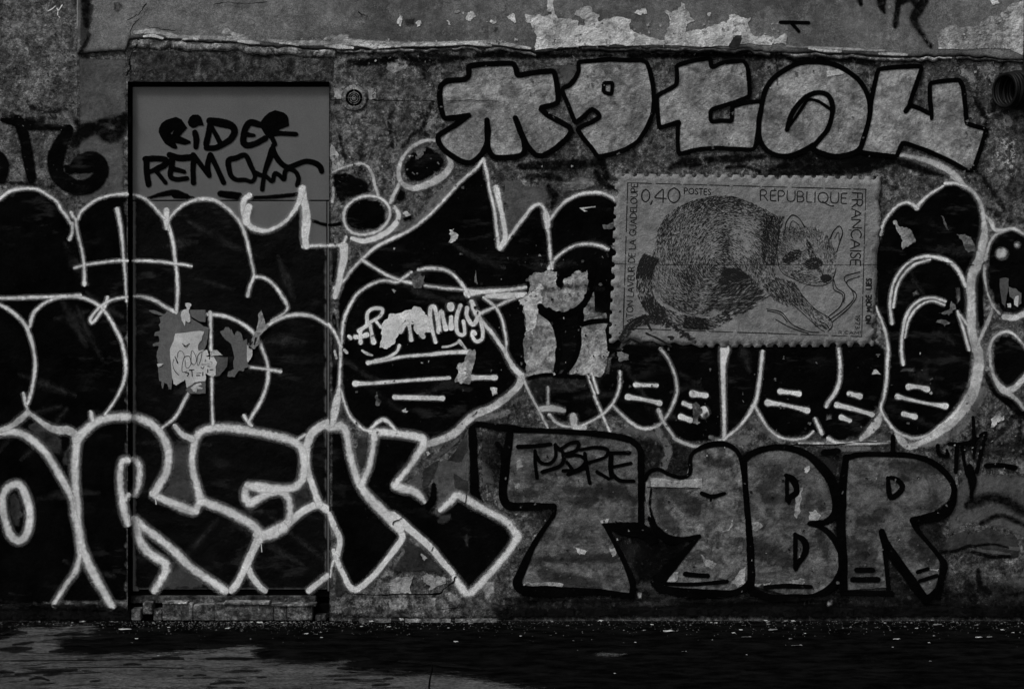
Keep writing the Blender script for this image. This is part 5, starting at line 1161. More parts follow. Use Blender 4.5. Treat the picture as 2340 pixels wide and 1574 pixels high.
l5 = x19([(262, 618), (450, 600), (655, 592), (630, 680), (580, 820), (540, 940), (640, 975), (742, 1030), (725, 900), (722, 745), (850, 725), (990, 715), (1022, 780), (1040, 950), (1055, 1110), (1130, 1130), (1232, 1160), (1190, 1300), (1115, 1530), (1050, 1525), (900, 1440), (700, 1350), (478, 1272), (430, 1405), (300, 1390), (100, 1362), (105, 1320), (150, 1200), (185, 1050), (200, 900), (230, 750)])
bubble('silver_letter', l5, [(l5, dict(closed=True)), (x19([(550, 940), (510, 995)]), dict(w=11)), (x19([(742, 1020), (740, 1060)]), dict(w=8))], M_SILVER, 10.5, 'silver sprayed letter with two upright horns, last of the row')

# ================================================================== grey letters T J B R along the bottom right
Z6 = lambda p: L(1130, 960, p, 3.563)
Z7 = lambda p: L(1700, 960, p, 3.409)
lt = Z6([(130, 75), (400, 85), (700, 100), (950, 125), (1110, 165), (1180, 230), (1190, 400), (1190, 600), (1185, 840), (920, 850), (990, 1000), (1060, 1150), (1130, 1340), (1110, 1420), (900, 1400), (500, 1390), (250, 1370), (190, 1330), (220, 1230), (330, 1000), (420, 850), (495, 740), (480, 690), (300, 690), (100, 680), (60, 620), (80, 450), (95, 250)])
bubble('grey_letter', lt, [(Z6([(0, 65), (130, 75), (400, 85), (700, 100), (950, 125), (1110, 165), (1180, 230), (1190, 400), (1192, 600), (1195, 860)]), dict(mode='cr', w=[10, 14, 12, 12, 14, 16, 14, 14, 14, 15])), (Z6([(130, 75), (105, 250), (80, 450), (70, 620), (110, 690), (300, 700), (480, 695)]), dict(mode='cr', w=[15, 20, 20, 20, 20, 18, 12])), (Z6([(490, 700), (480, 770), (390, 900), (300, 1050), (220, 1230), (185, 1330), (230, 1375), (500, 1395), (900, 1400), (1110, 1430)]), dict(mode='cr', w=[10, 10, 14, 18, 22, 26, 24, 18, 12, 14])), (Z6([(905, 860), (990, 1020), (1060, 1160), (1125, 1340), (1115, 1420)]), dict(mode='cr', w=[10, 10, 11, 14, 12])), (Z6([(900, 850), (1050, 880), (1200, 900), (1280, 960)]), dict(mode='cr', w=[9, 30, 34, 30], soft=6))], M_GREYL, 14, 'grey sprayed letter T with thick black outline low on the wall', wear=.1)
lj = Z6([(1240, 430), (1330, 400), (1420, 430), (1560, 460), (1600, 300), (1620, 250), (1720, 210), (1850, 190), (1960, 230), (2010, 320), (2040, 500), (2060, 800), (2080, 1100), (2090, 1300), (2000, 1390), (1700, 1400), (1330, 1340), (1450, 1200), (1560, 1080), (1660, 950), (1440, 960), (1330, 880), (1250, 760), (1225, 600)])
bubble('grey_letter', lj, [(Z6([(1225, 480), (1260, 420), (1340, 400), (1420, 440), (1540, 465), (1590, 430), (1600, 290), (1680, 225), (1800, 192), (1900, 200), (1980, 260), (2020, 400), (2045, 650), (2070, 900), (2085, 1150), (2085, 1310), (1990, 1390), (1750, 1410), (1500, 1395), (1340, 1370)]), dict(mode='cr', w=[9, 9, 9, 9, 9, 14, 12, 9, 9, 10, 12, 13, 14, 16, 16, 15, 18, 22, 20, 16])), (Z6([(1660, 945), (1560, 965), (1430, 970), (1330, 900), (1260, 800)]), dict(mode='cr', w=[11, 12, 22, 20, 8], soft=5)), (Z6([(1655, 960), (1560, 1060), (1450, 1180), (1330, 1310)]), dict(mode='cr', w=[9, 16, 24, 34], soft=5)), (Z6([(1690, 595), (1770, 620), (1870, 595)]), dict(mode='cr', w=[10, 10, 8])), (Z6([(1765, 625), (1760, 650)]), dict(w=5)), (Z6([(1400, 1330), (1600, 1335), (1890, 1310)]), dict(mode='cr', w=9)), (Z6([(1555, 1250), (1640, 1260), (1735, 1265)]), dict(mode='cr', w=11)), (Z6([(1275, 560), (1265, 700), (1300, 830)]), dict(mode='cr', w=[3, 4, 8], soft=5))], M_GREYL2, 12, 'pale grey sprayed letter J with worn plaster and black outline', wear=.12)
paint('worn_letter_base', M_SOOT, 5, fills=[(Z6([(960, 850), (1200, 880), (1330, 950), (1600, 980), (1500, 1130), (1330, 1330), (1190, 1340), (1100, 1200), (1150, 1010)]), dict(soft=10))], wear=(.3, 0))
lb = Z7([(15, 300), (100, 260), (260, 215), (380, 225), (500, 280), (600, 370), (680, 500), (710, 640), (680, 740), (520, 800), (620, 850), (720, 940), (755, 1060), (740, 1190), (660, 1290), (540, 1350), (350, 1360), (60, 1290), (50, 1000), (20, 600)])
bubble('grey_letter', lb, [(Z7([(-10, 320), (60, 260), (200, 215), (340, 215), (480, 260), (590, 350), (680, 470), (720, 620), (710, 730), (640, 790), (520, 800)]), dict(mode='cr', w=[14, 15, 14, 14, 16, 20, 22, 22, 22, 14, 10])), (Z7([(510, 805), (600, 830), (700, 920), (765, 1060), (755, 1190), (680, 1300), (560, 1370), (380, 1380), (200, 1380), (60, 1330)]), dict(mode='cr', w=[10, 13, 16, 17, 18, 18, 16, 16, 18, 18])), (Z7([(5, 330), (20, 600), (35, 800), (50, 1000), (55, 1300)]), dict(mode='cr', w=[11, 11, 14, 17, 17])), (Z7([(330, 430), (380, 460), (410, 560), (360, 600), (350, 640)]), dict(mode='cr', w=[10, 18, 14, 14, 8])), (Z7([(335, 430), (335, 620)]), dict(w=9)), (Z7([(400, 890), (470, 940), (480, 1020), (420, 1120), (405, 1160)]), dict(mode='cr', w=[10, 14, 15, 14, 8])), (Z7([(400, 890), (400, 1150)]), dict(w=10)), (Z7([(170, 1300), (300, 1290), (520, 1295)]), dict(mode='cr', w=[10, 12, 9]))], M_GREYL, 16, 'grey sprayed letter B with thick black outline low on the wall', wear=.1)
lr = Z7([(810, 280), (1000, 270), (1250, 270), (1420, 310), (1560, 400), (1625, 500), (1600, 620), (1480, 710), (1310, 770), (1340, 850), (1450, 980), (1525, 1080), (1520, 1200), (1480, 1330), (1400, 1370), (1300, 1250), (1180, 1080), (1090, 900), (1120, 1300), (800, 1320), (780, 1000), (790, 600)])
bubble('grey_letter', lr, [(Z7([(800, 290), (900, 268), (1100, 265), (1300, 275), (1450, 320), (1570, 410), (1635, 520), (1620, 640), (1560, 720), (1440, 760), (1320, 780)]), dict(mode='cr', w=[13, 12, 12, 12, 13, 14, 13, 14, 24, 24, 17])), (Z7([(1320, 780), (1350, 850), (1440, 960), (1530, 1070), (1560, 1120), (1540, 1220), (1510, 1370)]), dict(mode='cr', w=[16, 11, 9, 11, 16, 15, 12])), (Z7([(1075, 870), (1100, 950), (1180, 1080), (1270, 1200), (1370, 1340), (1420, 1400)]), dict(mode='cr', w=[15, 22, 22, 22, 24, 18])), (Z7([(1085, 880), (1105, 1100), (1125, 1320)]), dict(mode='cr', w=[12, 10, 9])), (Z7([(795, 290), (770, 500), (755, 800), (770, 1100), (775, 1330)]), dict(mode='cr', w=[14, 20, 22, 20, 20])), (Z7([(770, 1345), (950, 1345), (1150, 1350)]), dict(mode='cr', w=13)), (Z7([(1130, 450), (1190, 460), (1235, 520), (1190, 580), (1145, 600)]), dict(mode='cr', w=[9, 12, 13, 12, 9], closed=True)), (Z7([(1120, 450), (1140, 600)]), dict(w=9)), (Z7([(880, 1165), (1000, 1165)]), dict(w=12)), (Z7([(850, 1240), (1040, 1240)]), dict(w=13)), (Z7([(1355, 1180), (1430, 1155)]), dict(w=9)), (Z7([(1370, 1250), (1500, 1210)]), dict(w=9)), (Z7([(1500, 1330), (1430, 1400)]), dict(w=16))], M_GREYL, 14, 'grey sprayed letter R with thick black outline low on the wall', wear=.08)
paint('dark_mist', M_MISTD, 7, strokes=[(Z7([(1190, 350), (1350, 370), (1500, 390)]), 24), (Z7([(850, 960), (1000, 1050), (880, 1090)]), 30), (Z6([(450, 1120), (700, 1115), (1000, 1115)]), 14), (Z6([(580, 660), (800, 650)]), 14), (Z6([(600, 560), (820, 580)]), 12), (Z6([(200, 590), (310, 600)]), 14), (Z6([(1330, 600), (1340, 740), (1430, 850)]), 36), (Z6([(1480, 600), (1600, 700)]), 40), (Z7([(140, 620), (380, 620)]), 12), (Z7([(100, 1000), (330, 1090)]), 40), (Z7([(600, 900), (660, 1050)]), 24), (Z7([(620, 640), (660, 500)]), 26), (Z7([(250, 420), (120, 560)]), 30), (Z6([(1750, 350), (1900, 350)]), 14), (Z7([(1000, 770), (820, 800)]), 24), (Z7([(1330, 920), (1430, 1060)]), 36), (Z6([(430, 1250), (800, 1340)]), 30), (Z6([(900, 560), (1090, 600)]), 34)], soft=20)
paint('pale_mist', M_MISTL, 7, strokes=[(Z6([(170, 350), (200, 520)]), 26), (Z6([(1100, 250), (1130, 560)]), 20), (Z6([(560, 700), (780, 800), (900, 760)]), 24), (Z6([(520, 900), (480, 1050)]), 22), (Z6([(1700, 420), (1880, 500)]), 36), (Z6([(1750, 780), (1900, 900)]), 30), (Z7([(60, 400), (200, 290), (420, 290)]), 18), (Z7([(640, 800), (700, 1000), (700, 1150)]), 20), (Z7([(600, 480), (650, 640)]), 16), (Z7([(820, 320), (860, 600), (830, 850)]), 16), (Z7([(1250, 520), (1390, 560), (1400, 610)]), 18), (Z7([(1200, 720), (1260, 880)]), 22), (Z7([(900, 620), (1100, 640)]), 30), (Z7([(1480, 480), (1560, 560)]), 22), (Z7([(60, 560), (140, 700)]), 22), (Z6([(1280, 620), (1300, 800)]), 12), (Z6([(1230, 700), (1240, 830)]), 10), (Z6([(1560, 1200), (1900, 1220)]), 26)], soft=18)
paint('pale_patch', M_PALE2, 8, fills=[(Z7([(55, 800), (110, 790), (150, 825), (100, 860), (65, 850)]), dict(jagged=1)), (Z7([(350, 1240), (440, 1225), (475, 1260), (460, 1285), (360, 1280)]), dict(jagged=3)), (Z6([(660, 1035), (745, 1055), (740, 1090), (690, 1095)]), dict(jagged=2)), (Z6([(860, 820), (900, 790), (940, 800), (930, 840), (890, 860)]), dict(jagged=2)), (Z6([(935, 1040), (980, 1040), (990, 1090), (960, 1110)]), dict(jagged=2)), (Z6([(1670, 1090), (1720, 1130), (1810, 1165), (1750, 1200), (1700, 1150)]), dict(jagged=3)), (Z6([(1870, 900), (1920, 860), (1945, 800), (1945, 850), (1900, 900), (1830, 910)]), dict(jagged=2)), (Z6([(1270, 470), (1350, 470), (1450, 490), (1580, 480), (1690, 470), (1690, 550), (1600, 555), (1270, 540)]), dict(jagged=1)),
      (Z7([(505, 710), (560, 700), (600, 740), (560, 780), (505, 775)]), dict(jagged=2)), (Z7([(410, 520), (465, 520), (440, 640), (410, 780), (390, 740)]), dict(jagged=3)), (Z7([(470, 360), (515, 355), (490, 410)]), dict(jagged=1)), (Z6([(1990, 1230), (2050, 1180), (2040, 1330), (1980, 1360), (1930, 1310)]), dict(jagged=3)), (Z6([(1490, 1400), (1580, 1380), (1560, 1440), (1500, 1430)]), dict(jagged=2)), (Z6([(250, 1320), (330, 1320), (560, 1330), (540, 1360), (300, 1350)]), dict(jagged=3)), (Z7([(60, 1270), (150, 1270), (220, 1240), (200, 1280), (80, 1290)]), dict(jagged=3)), (Z6([(1440, 1220), (1500, 1230), (1490, 1300), (1400, 1310)]), dict(jagged=4)), (Z6([(150, 330), (230, 300), (250, 380), (180, 430)]), dict(soft=8)), (Z6([(140, 500), (220, 490), (240, 580), (150, 570)]), dict(soft=8)), (Z6([(860, 1450), (910, 1460), (900, 1510), (860, 1500)]), dict(soft=5)), (Z6([(1150, 1390), (1210, 1390), (1200, 1460), (1160, 1460)]), dict(soft=5)), (Z7([(620, 1380), (700, 1390), (710, 1440), (650, 1470)]), dict(soft=6)), (Z7([(1180, 1240), (1240, 1230), (1290, 1290), (1200, 1260)]), dict(soft=4)), (Z7([(1440, 1160), (1520, 1155), (1510, 1175)]), dict(jagged=1))], wear=(.12, 0))
# black tag inside the T
def tub(ch, *st): paint('tag_letter', M_INK, 11, strokes=st, soft=2, wear=(.02, 0), label='small black tag letter %s inside the grey T' % ch)
tub('T', (Z6([(195, 215), (320, 210), (455, 195)]), [11, 9, 9]), (Z6([(330, 250), (330, 340), (345, 465)]), 8))
tub('U', (Z6([(335, 280), (380, 345), (450, 350), (495, 300), (495, 200)]), 8))
tub('B', (Z6([(495, 205), (560, 270), (545, 360), (390, 420)]), 9), (Z6([(530, 240), (620, 185), (680, 180), (670, 240), (560, 280)]), 8.5), (Z6([(560, 290), (700, 290), (740, 330), (680, 400), (560, 410)]), 8), (Z6([(590, 340), (630, 395)]), 8))
tub('R', (Z6([(735, 270), (750, 380), (775, 510)]), [8, 9, 8]), (Z6([(700, 240), (830, 220), (920, 240), (910, 290), (750, 350)]), 8), (Z6([(600, 440), (730, 390)]), 9), (Z6([(835, 420), (930, 475)]), 8))
tub('E', (Z6([(950, 270), (945, 380), (955, 460)]), 11), (Z6([(960, 265), (1095, 265)]), 9), (Z6([(960, 380), (1110, 350)]), 8), (Z6([(965, 440), (1010, 485), (1130, 495)]), 9))
# black tag at the right
paint('spray_tag', M_INK, 11, strokes=[(Z7([(1785, -20), (1790, 120), (1790, 290)]), 8), (Z7([(1600, 185), (1720, 180), (1800, 150), (1885, 95), (1850, 230), (1815, 400)]), [9, 9, 8, 8, 10, 9]), (Z7([(1660, 210), (1650, 400)]), 10), (Z7([(1700, 210), (1715, 320), (1740, 430)]), 8), (Z7([(1510, 200), (1520, 260), (1590, 280), (1580, 240)]), 9), (Z7([(1890, 355), (2000, 350), (2110, 370)]), [12, 11, 13]), (Z7([(1160, 130), (1160, 240)]), 11), (Z7([(1760, 380), (1780, 480), (1770, 590)]), [20, 20, 6], dict(soft=8)), (Z7([(630, 250), (720, 240)]), 16, dict(soft=8))], wear=(.04, 0), soft=3, label='loose black spray tag at the right above the letter R')
paint('spray_tag', M_INK, 6, strokes=[(A(2, 2, [(1090, 660), (1100, 850), (1110, 1100), (1120, 1300), (1160, 1400)]), [16, 20, 18, 22, 24], dict(soft=7)), (A(2, 2, [(1100, 660), (1300, 680), (1500, 700)]), 14, dict(soft=6)), (A(2, 2, [(750, 1210), (740, 1330), (700, 1400)]), [10, 14, 12], dict(soft=5)), (A(2, 2, [(1320, 840), (1360, 900), (1370, 1000)]), 10)], wear=(.1, 0), soft=4)
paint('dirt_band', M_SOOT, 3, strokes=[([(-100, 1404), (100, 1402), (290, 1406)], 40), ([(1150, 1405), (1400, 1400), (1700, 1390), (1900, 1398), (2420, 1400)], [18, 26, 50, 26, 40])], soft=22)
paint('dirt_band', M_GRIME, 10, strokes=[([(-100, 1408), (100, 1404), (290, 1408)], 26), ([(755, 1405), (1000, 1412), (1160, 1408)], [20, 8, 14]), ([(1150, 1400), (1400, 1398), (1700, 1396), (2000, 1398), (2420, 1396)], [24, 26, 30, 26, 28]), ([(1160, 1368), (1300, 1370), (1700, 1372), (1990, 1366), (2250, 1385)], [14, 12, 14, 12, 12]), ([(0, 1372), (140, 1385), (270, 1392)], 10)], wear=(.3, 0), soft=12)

# ================================================================== cracks
def crack(strokes, plane='wall', layer=12): 
    for q, w in strokes:
        p = Paint(plane, layer)
        p.stroke(jag(q, 1.6, 3, closed=False), w, soft=1.0, mode='pl', wob=.5, step=2.5)
        p.done('crack', M_CRACK, wall)
crack([([(316, 92), (312, 105), (303, 118), (297, 135), (298, 158), (290, 172)], [3.5, 2.5, 2.5, 2.5, 3, 3])])
crack([([(334, 10), (325, 24), (310, 36), (292, 46)], 2), ([(318, 44), (304, 58), (298, 70), (298, 80)], 2), ([(335, 60), (365, 66), (400, 70)], 1.2), ([(490, 10), (520, 5), (560, 8), (610, 5)], 1.2), ([(820, 28), (826, 35), (840, 38)], [2.5, 1])], 'up')
crack([([(800, 1355), (860, 1359), (940, 1358), (1004, 1356), (1012, 1347), (1036, 1330), (1042, 1317)], [1.4, 2, 2.4, 2.2, 3, 4, 2]), ([(1010, 1392), (1050, 1388), (1055, 1380)], 1.5)])
crack([([(757, 229), (780, 227)], 2.4), ([(841, 228), (860, 230), (880, 231), (990, 232), (1140, 232)], [2, 1.6, 1, 1.2, 1.2]), ([(1200, 598), (1270, 595)], 1), ([(2008, 596), (2100, 595), (2225, 605)], [1, 1, 2]), ([(2255, 596), (2340, 598)], 1)])
crack([([(1780, 1018), (1900, 1016), (2050, 1010)], [1.5, 2.5, 1.2]), ([(1480, 1113), (1560, 1114), (1600, 1115)], 1.6), ([(1772, 130), (1775, 160), (1776, 195)], [2.5, 2, 1]), ([(1090, 940), (1080, 952)], 2), ([(1066, 1130), (1062, 1150)], 2), ([(898, 1198), (904, 1190), (918, 1184)], 2), ([(985, 1258), (990, 1250)], 2)])

def scuffs(poly, n, seed, l0=60, l1=190):
    r = random.Random(seed)
    q = np.array(poly); lo, hi = q.min(0), q.max(0)
    st = []
    while len(st) < n:
        c = (r.uniform(lo[0], hi[0]), r.uniform(lo[1], hi[1])); a = r.gauss(.1, .5); l = r.uniform(l0, l1) / 2
        p_ = [(c[0] - l * math.cos(a), c[1] - l * math.sin(a)), (c[0], c[1] + r.uniform(-8, 8)), (c[0] + l * math.cos(a), c[1] + l * math.sin(a))]
        if inside(np.array(p_), poly).all() and all(p[0] > 0 for p in p_): st.append((p_, [4, r.uniform(10, 34), 6]))
    paint('scuff_mark', M_SCUFF, 5, strokes=st, soft=16, wear=(0, 0))
scuffs([(0, 470), (280, 460), (285, 1360), (0, 1370)], 12, 3)
scuffs([(310, 470), (740, 560), (740, 1330), (320, 1330)], 16, 4)
scuffs(MID, 12, 5, 40, 140); scuffs(RGT, 8, 6, 40, 110); scuffs(UND, 10, 8, 30, 100)
paint('paint_run', M_WHITE, 8, strokes=[([(x, y), (x + .6, y + l * .5), (x + 1.2, y + l)], [2.6, 1.8, 2.4]) for x, y, l in ((597, 1243, 17), (355.5, 1140, 11), (1655, 1010, 12), (2222, 1030, 14))], soft=1.4)
# ================================================================== stroke alphabet for the printed words
GL = {
 'A': (.78, [[(0, 0), (.39, 1), (.78, 0)], [(.14, .36), (.64, .36)]]), 'B': (.55, [[(0, 0), (0, 1), (.36, .97), (.47, .78), (.36, .55), (0, .53)], [(.36, .54), (.53, .4), (.53, .14), (.36, 0), (0, 0)]]),
 'C': (.72, [[(.7, .88), (.5, 1), (.25, .95), (.05, .72), (.02, .4), (.2, .08), (.48, 0), (.7, .12)]]), 'D': (.7, [[(0, 0), (0, 1), (.3, .98), (.6, .8), (.7, .5), (.6, .2), (.3, .02), (0, 0)]]),
 'E': (.46, [[(.46, 1), (0, 1), (0, 0), (.46, 0)], [(0, .53), (.4, .53)]]), 'F': (.46, [[(.46, 1), (0, 1), (0, 0)], [(0, .53), (.4, .53)]]), 'G': (.76, [[(.72, .88), (.5, 1), (.22, .94), (.03, .68), (.03, .36), (.22, .06), (.5, 0), (.72, .1), (.72, .45), (.5, .45)]]),
 'I': (.06, [[(.03, 0), (.03, 1)]]), 'L': (.44, [[(0, 1), (0, 0), (.44, 0)]]), 'M': (.85, [[(0, 0), (.1, 1), (.42, .2), (.75, 1), (.85, 0)]]), 'N': (.7, [[(0, 0), (0, 1), (.7, 0), (.7, 1)]]),
 'O': (.85, [[(.42, 1), (.12, .86), (0, .5), (.12, .14), (.42, 0), (.73, .14), (.85, .5), (.73, .86), (.42, 1)]]), 'P': (.5, [[(0, 0), (0, 1), (.36, .98), (.5, .76), (.36, .5), (0, .47)]]),
 'Q': (.85, [[(.42, 1), (.12, .86), (0, .5), (.12, .14), (.42, 0), (.73, .14), (.85, .5), (.73, .86), (.42, 1)], [(.4, .12), (.75, -.12), (1.15, -.3), (1.35, -.24)]]), 'R': (.6, [[(0, 0), (0, 1), (.36, .98), (.5, .76), (.36, .52), (0, .5)], [(.26, .5), (.6, 0)]]),
 'S': (.46, [[(.44, .9), (.28, 1), (.08, .9), (.05, .7), (.38, .4), (.44, .2), (.3, .02), (.1, .02), (0, .12)]]), 'T': (.6, [[(0, 1), (.6, 1)], [(.3, 1), (.3, 0)]]), 'U': (.66, [[(0, 1), (0, .3), (.12, .05), (.33, 0), (.54, .05), (.66, .3), (.66, 1)]]),
 'V': (.74, [[(0, 1), (.37, 0), (.74, 1)]]), '0': (.62, [[(.31, 1), (.08, .82), (0, .5), (.08, .18), (.31, 0), (.54, .18), (.62, .5), (.54, .82), (.31, 1)]]), '1': (.2, [[(0, .84), (.16, 1), (.16, 0)]]), '3': (.46, [[(.05, .9), (.25, 1), (.42, .82), (.3, .56), (.14, .53)], [(.2, .54), (.46, .35), (.38, .08), (.15, 0), (0, .1)]]),
 '4': (.66, [[(.5, 0), (.5, 1), (0, .28), (.66, .28)]]), '7': (.5, [[(0, 1), (.5, 1), (.16, 0)]]), '9': (.52, [[(.5, .68), (.4, .44), (.2, .4), (.02, .58), (.05, .86), (.25, 1), (.45, .9), (.5, .66), (.36, .2), (.14, 0)]]), ',': (.12, [[(.1, .1), (0, -.18)]]), '.': (.06, [[(.02, 0), (.05, .03)]]), ' ': (.3, [])}
def word(P, txt, a, b, h, w, gap=.2, down=False):
    """txt written along the line a->b (photo px); letters of height h stand to the left of the direction (down=False)"""
    tot = sum(GL[c][0] for c in txt) + gap * (len(txt) - 1)
    a, b = np.array(a, float), np.array(b, float)
    u = b - a; ln = np.linalg.norm(u); u = u / ln
    n = np.array([u[1], -u[0]])
    k = ln / tot
    x = 0
    for c in txt:
        wd, st = GL[c]
        for s_ in st:
            pts = [tuple(a + u * (x + q[0]) * k + n * q[1] * h) for q in s_]
            P.stroke(pts, w, soft=.7, mode='cr' if len(s_) > 5 else 'pl', wob=.1, step=1.2)
        x += wd + gap

# ================================================================== the stamp poster
st_loc = Vector(W(1705, 790, -.012))
stamp = thing('stamp_poster', 'big pasted paper poster of a postage stamp with perforated edges and a curled up raccoon', 'poster', st_loc)
def perf(a, b, n, r, amp=0.0):
    a, b = np.array(a, float), np.array(b, float)
    u = (b - a) / np.linalg.norm(b - a); nn = np.array([-u[1], u[0]])
    out_ = []
    L_ = np.linalg.norm(b - a)
    for i in range(n):
        c = a + u * L_ * (i + .5) / n
        rr = r * RNG.uniform(.62, 1.22)
        jj = nn * RNG.uniform(-.8, .8)
        for t in np.linspace(math.pi, 0, 7):
            out_.append(tuple(c + jj + u * rr * math.cos(t) + nn * rr * math.sin(t) * 1.05))
        e = a + u * L_ * (i + 1) / n
        out_.append(tuple(e - u * (L_ / n * .5 - rr) * .55 + nn * RNG.uniform(-1, .4)))
        out_.append(tuple(e + u * (L_ / n * .5 - rr) * .25 + nn * RNG.uniform(-1, .4)))
    return out_
edge_ = (perf((1409, 397), (2010, 404), 22, 7.2) + jag([(2012, 405), (2010, 440), (2009, 470), (2013, 500), (2011, 520), (2009, 545), (2004, 600), (2004, 640), (2000, 690)], 2.5, 3, closed=False)
         + perf((2002, 700), (1996, 788), 3, 7) + perf((1996, 792), (1600, 794), 15, 7.5) + [(1580, 786), (1560, 790), (1540, 782), (1515, 790), (1490, 779), (1462, 782), (1440, 772), (1425, 783), (1412, 776), (1400, 785), (1392, 783)] + perf((1391, 782), (1407, 400), 14, 7.4))
ps = Paint('stamp', 0); ps.off = 0.0
ps.fill(edge_, space=13)
sheet = ps.done('paper_sheet', M_PAPER, stamp)
# a second skin turns the sheet into paper with thickness
_m = sheet.modifiers.new('thick', 'SOLIDIFY'); _m.thickness = .0008; _m.offset = 0
ink = lambda: Paint('stamp', 0)
def inkp(k): p = ink(); p.off = .0007 + k * .00012; return p
p = inkp(1)
def dashed(a, b, segs, w=2.0):
    a, b = np.array(a, float), np.array(b, float)
    for t0, t1 in segs: p.stroke([tuple(a + (b - a) * t0), tuple(a + (b - a) * t1)], w * RNG.uniform(.8, 1.2), soft=.8, wob=.25, wear=.05)
dashed((1434.5, 418), (1978.5, 433), [(0, .1), (.12, .225), (.235, .33), (.345, .425), (.445, .555), (.565, .67), (.69, .82), (.83, .935), (.95, 1)])
dashed((1434.5, 418), (1424, 751), [(0, .14), (.16, .335), (.37, .49), (.5, .7), (.72, 1)])
dashed((1978.5, 433), (1969, 769), [(0, .14), (.16, .37), (.39, .49), (.5, .71), (.73, 1)])
dashed((1424, 750), (1969, 769), [(.03, .2), (.22, .345), (.36, .46), (.48, .6), (.61, .73), (.745, .86), (.875, .94), (.955, 1)], 1.7)
p.done('printed_border', M_PRINT, stamp)
def words(*a, name='inscription', label=None):
    q = inkp(2)
    for x in a: word(q, *x[0], **(x[1] if len(x) > 1 else {}))
    q.done(name, M_PRINT, stamp, label)
words((('0,', (1465.5, 461), (1491, 462.5), 28.5, 2.9), dict(gap=.12)), (('4', (1493, 462), (1522, 463), 33, 2.9),), (('0', (1526, 463), (1553, 464), 34, 2.9),), label='printed price 0,40')
words((('POSTES', (1564, 443), (1624, 445.5), 13, 2.1), dict(gap=.22)), label='printed word POSTES')
words((('REPUBLIQUE', (1738, 458), (1934, 465.5), 23.5, 2.5), dict(gap=.24)), (('I', (1769, 436), (1772, 436), 5, 2),), label='printed word REPUBLIQUE')
words((('FRANCAISE', (1948, 441), (1943, 606), 23, 2.7), dict(gap=.14)), (('I', (1940, 525), (1940, 527), 5, 2),), label='printed word FRANCAISE running down the right edge')
words((('RATON LAVEUR DE LA GUADELOUPE', (1445, 751), (1457, 421), 14.5, 2.0), dict(gap=.2)), label='printed line RATON LAVEUR DE LA GUADELOUPE running up the left edge')
words((('1973', (1956, 721), (1954.5, 751), 9.5, 1.7), dict(gap=.22)), (('R.CAMI', (1917, 763), (1966, 764), 7, 1.2), dict(gap=.25)))
words((('NO', (1990, 739), (1990, 721), 11.5, 3.4), dict(gap=.25)), (('MORE', (1991, 712), (1991, 675), 11.5, 3.2), dict(gap=.25)), (('LIES', (1991, 661), (1991, 637), 11.5, 3.2), dict(gap=.3)), label='bold words NO MORE LIES running up the right margin')
# the animal: a freely drawn curled raccoon in engraved hair strokes
ZS = lambda q: L(1400, 400, q, 3.76)
class Hair:
    def __init__(s, k): s.p = inkp(k)
    def hatch(s, poly, n, ang, ln=22, w=3.4, dens=None, spread=.22):
        poly = np.array(poly, float)
        lo, hi = poly.min(0), poly.max(0)
        area = 0.5 * abs(np.dot(poly[:, 0], np.roll(poly[:, 1], 1)) - np.dot(poly[:, 1], np.roll(poly[:, 0], 1)))
        m = int(n * (hi[0] - lo[0]) * (hi[1] - lo[1]) / max(area, 1)) + 1
        c = NPR.uniform(lo, hi, (m, 2))
        c = c[inside(c, poly)]
        P, F = [], []
        for x, y in c:
            if dens is not None and RNG.random() > dens(x, y): continue
            a = ang(x, y) + RNG.gauss(0, spread)
            l = ln * RNG.uniform(.6, 1.3); ww = w * RNG.uniform(.55, 1.2)
            bend = RNG.uniform(-.25, .25)
            dx, dy = math.cos(a), math.sin(a)
            b = len(P)
            for t, q in ((-.5, .35), (0, 1), (.5, .15)):
                cx = x + dx * l * t - dy * l * bend * (t * t); cy = y + dy * l * t + dx * l * bend * (t * t)
                P += [(cx - dy * ww * q / 2, cy + dx * ww * q / 2), (cx + dy * ww * q / 2, cy - dx * ww * q / 2)]
            F += [(b, b + 1, b + 3, b + 2), (b + 2, b + 3, b + 5, b + 4)]
        if not P: return
        P = np.array(P); P = np.stack([1400 + P[:, 0] / 3.76, 400 + P[:, 1] / 3.76], 1)
        s.p._add(P, F, np.ones(len(P)), 0, NPR.uniform(0, .00012, len(P)))
    def line(s, q, w=5.0): s.p.stroke(ZS(q), w * 1.35 / 3.76, soft=.6, step=1.5, wob=.3)
    def done(s, name, label=None): return s.p.done(name, M_PRINT, stamp, label)
def blob(x, y, bx, by, rx, ry, pw=1.5): return math.exp(-((x - bx) / rx) ** 2 - ((y - by) / ry) ** 2) * pw
h = Hair(3)
body = [(392, 470), (450, 360), (560, 275), (700, 215), (860, 180), (1010, 178), (1160, 222), (1290, 285), (1400, 345), (1440, 480), (1420, 700), (1400, 860), (1320, 950), (1230, 960), (1120, 840), (1010, 770), (950, 870), (860, 1010), (840, 1215), (700, 1210), (560, 1170), (430, 1090), (330, 960), (320, 830), (335, 730), (360, 600)]
def ba(x, y):
    return math.atan2(y - 820, x - 880) + math.pi / 2 - .35
def bd(x, y):
    d = .29 + .45 * max(0, 1 - (y - 170) / 200.0) * (x < 1350) + blob(x, y, 440, 420, 120, 120, .35) + blob(x, y, 650, 900, 90, 130, .6) + blob(x, y, 520, 1130, 160, 60, .4) - blob(x, y, 560, 980, 60, 90, .15) + blob(x, y, 970, 620, 45, 120, .7) + blob(x, y, 1330, 480, 70, 170, .5) + blob(x, y, 800, 800, 150, 60, .3) + blob(x, y, 1240, 760, 60, 50, .4)
    d -= blob(x, y, 1120, 520, 130, 160, .25) + blob(x, y, 860, 640, 140, 90, .18)
    return d
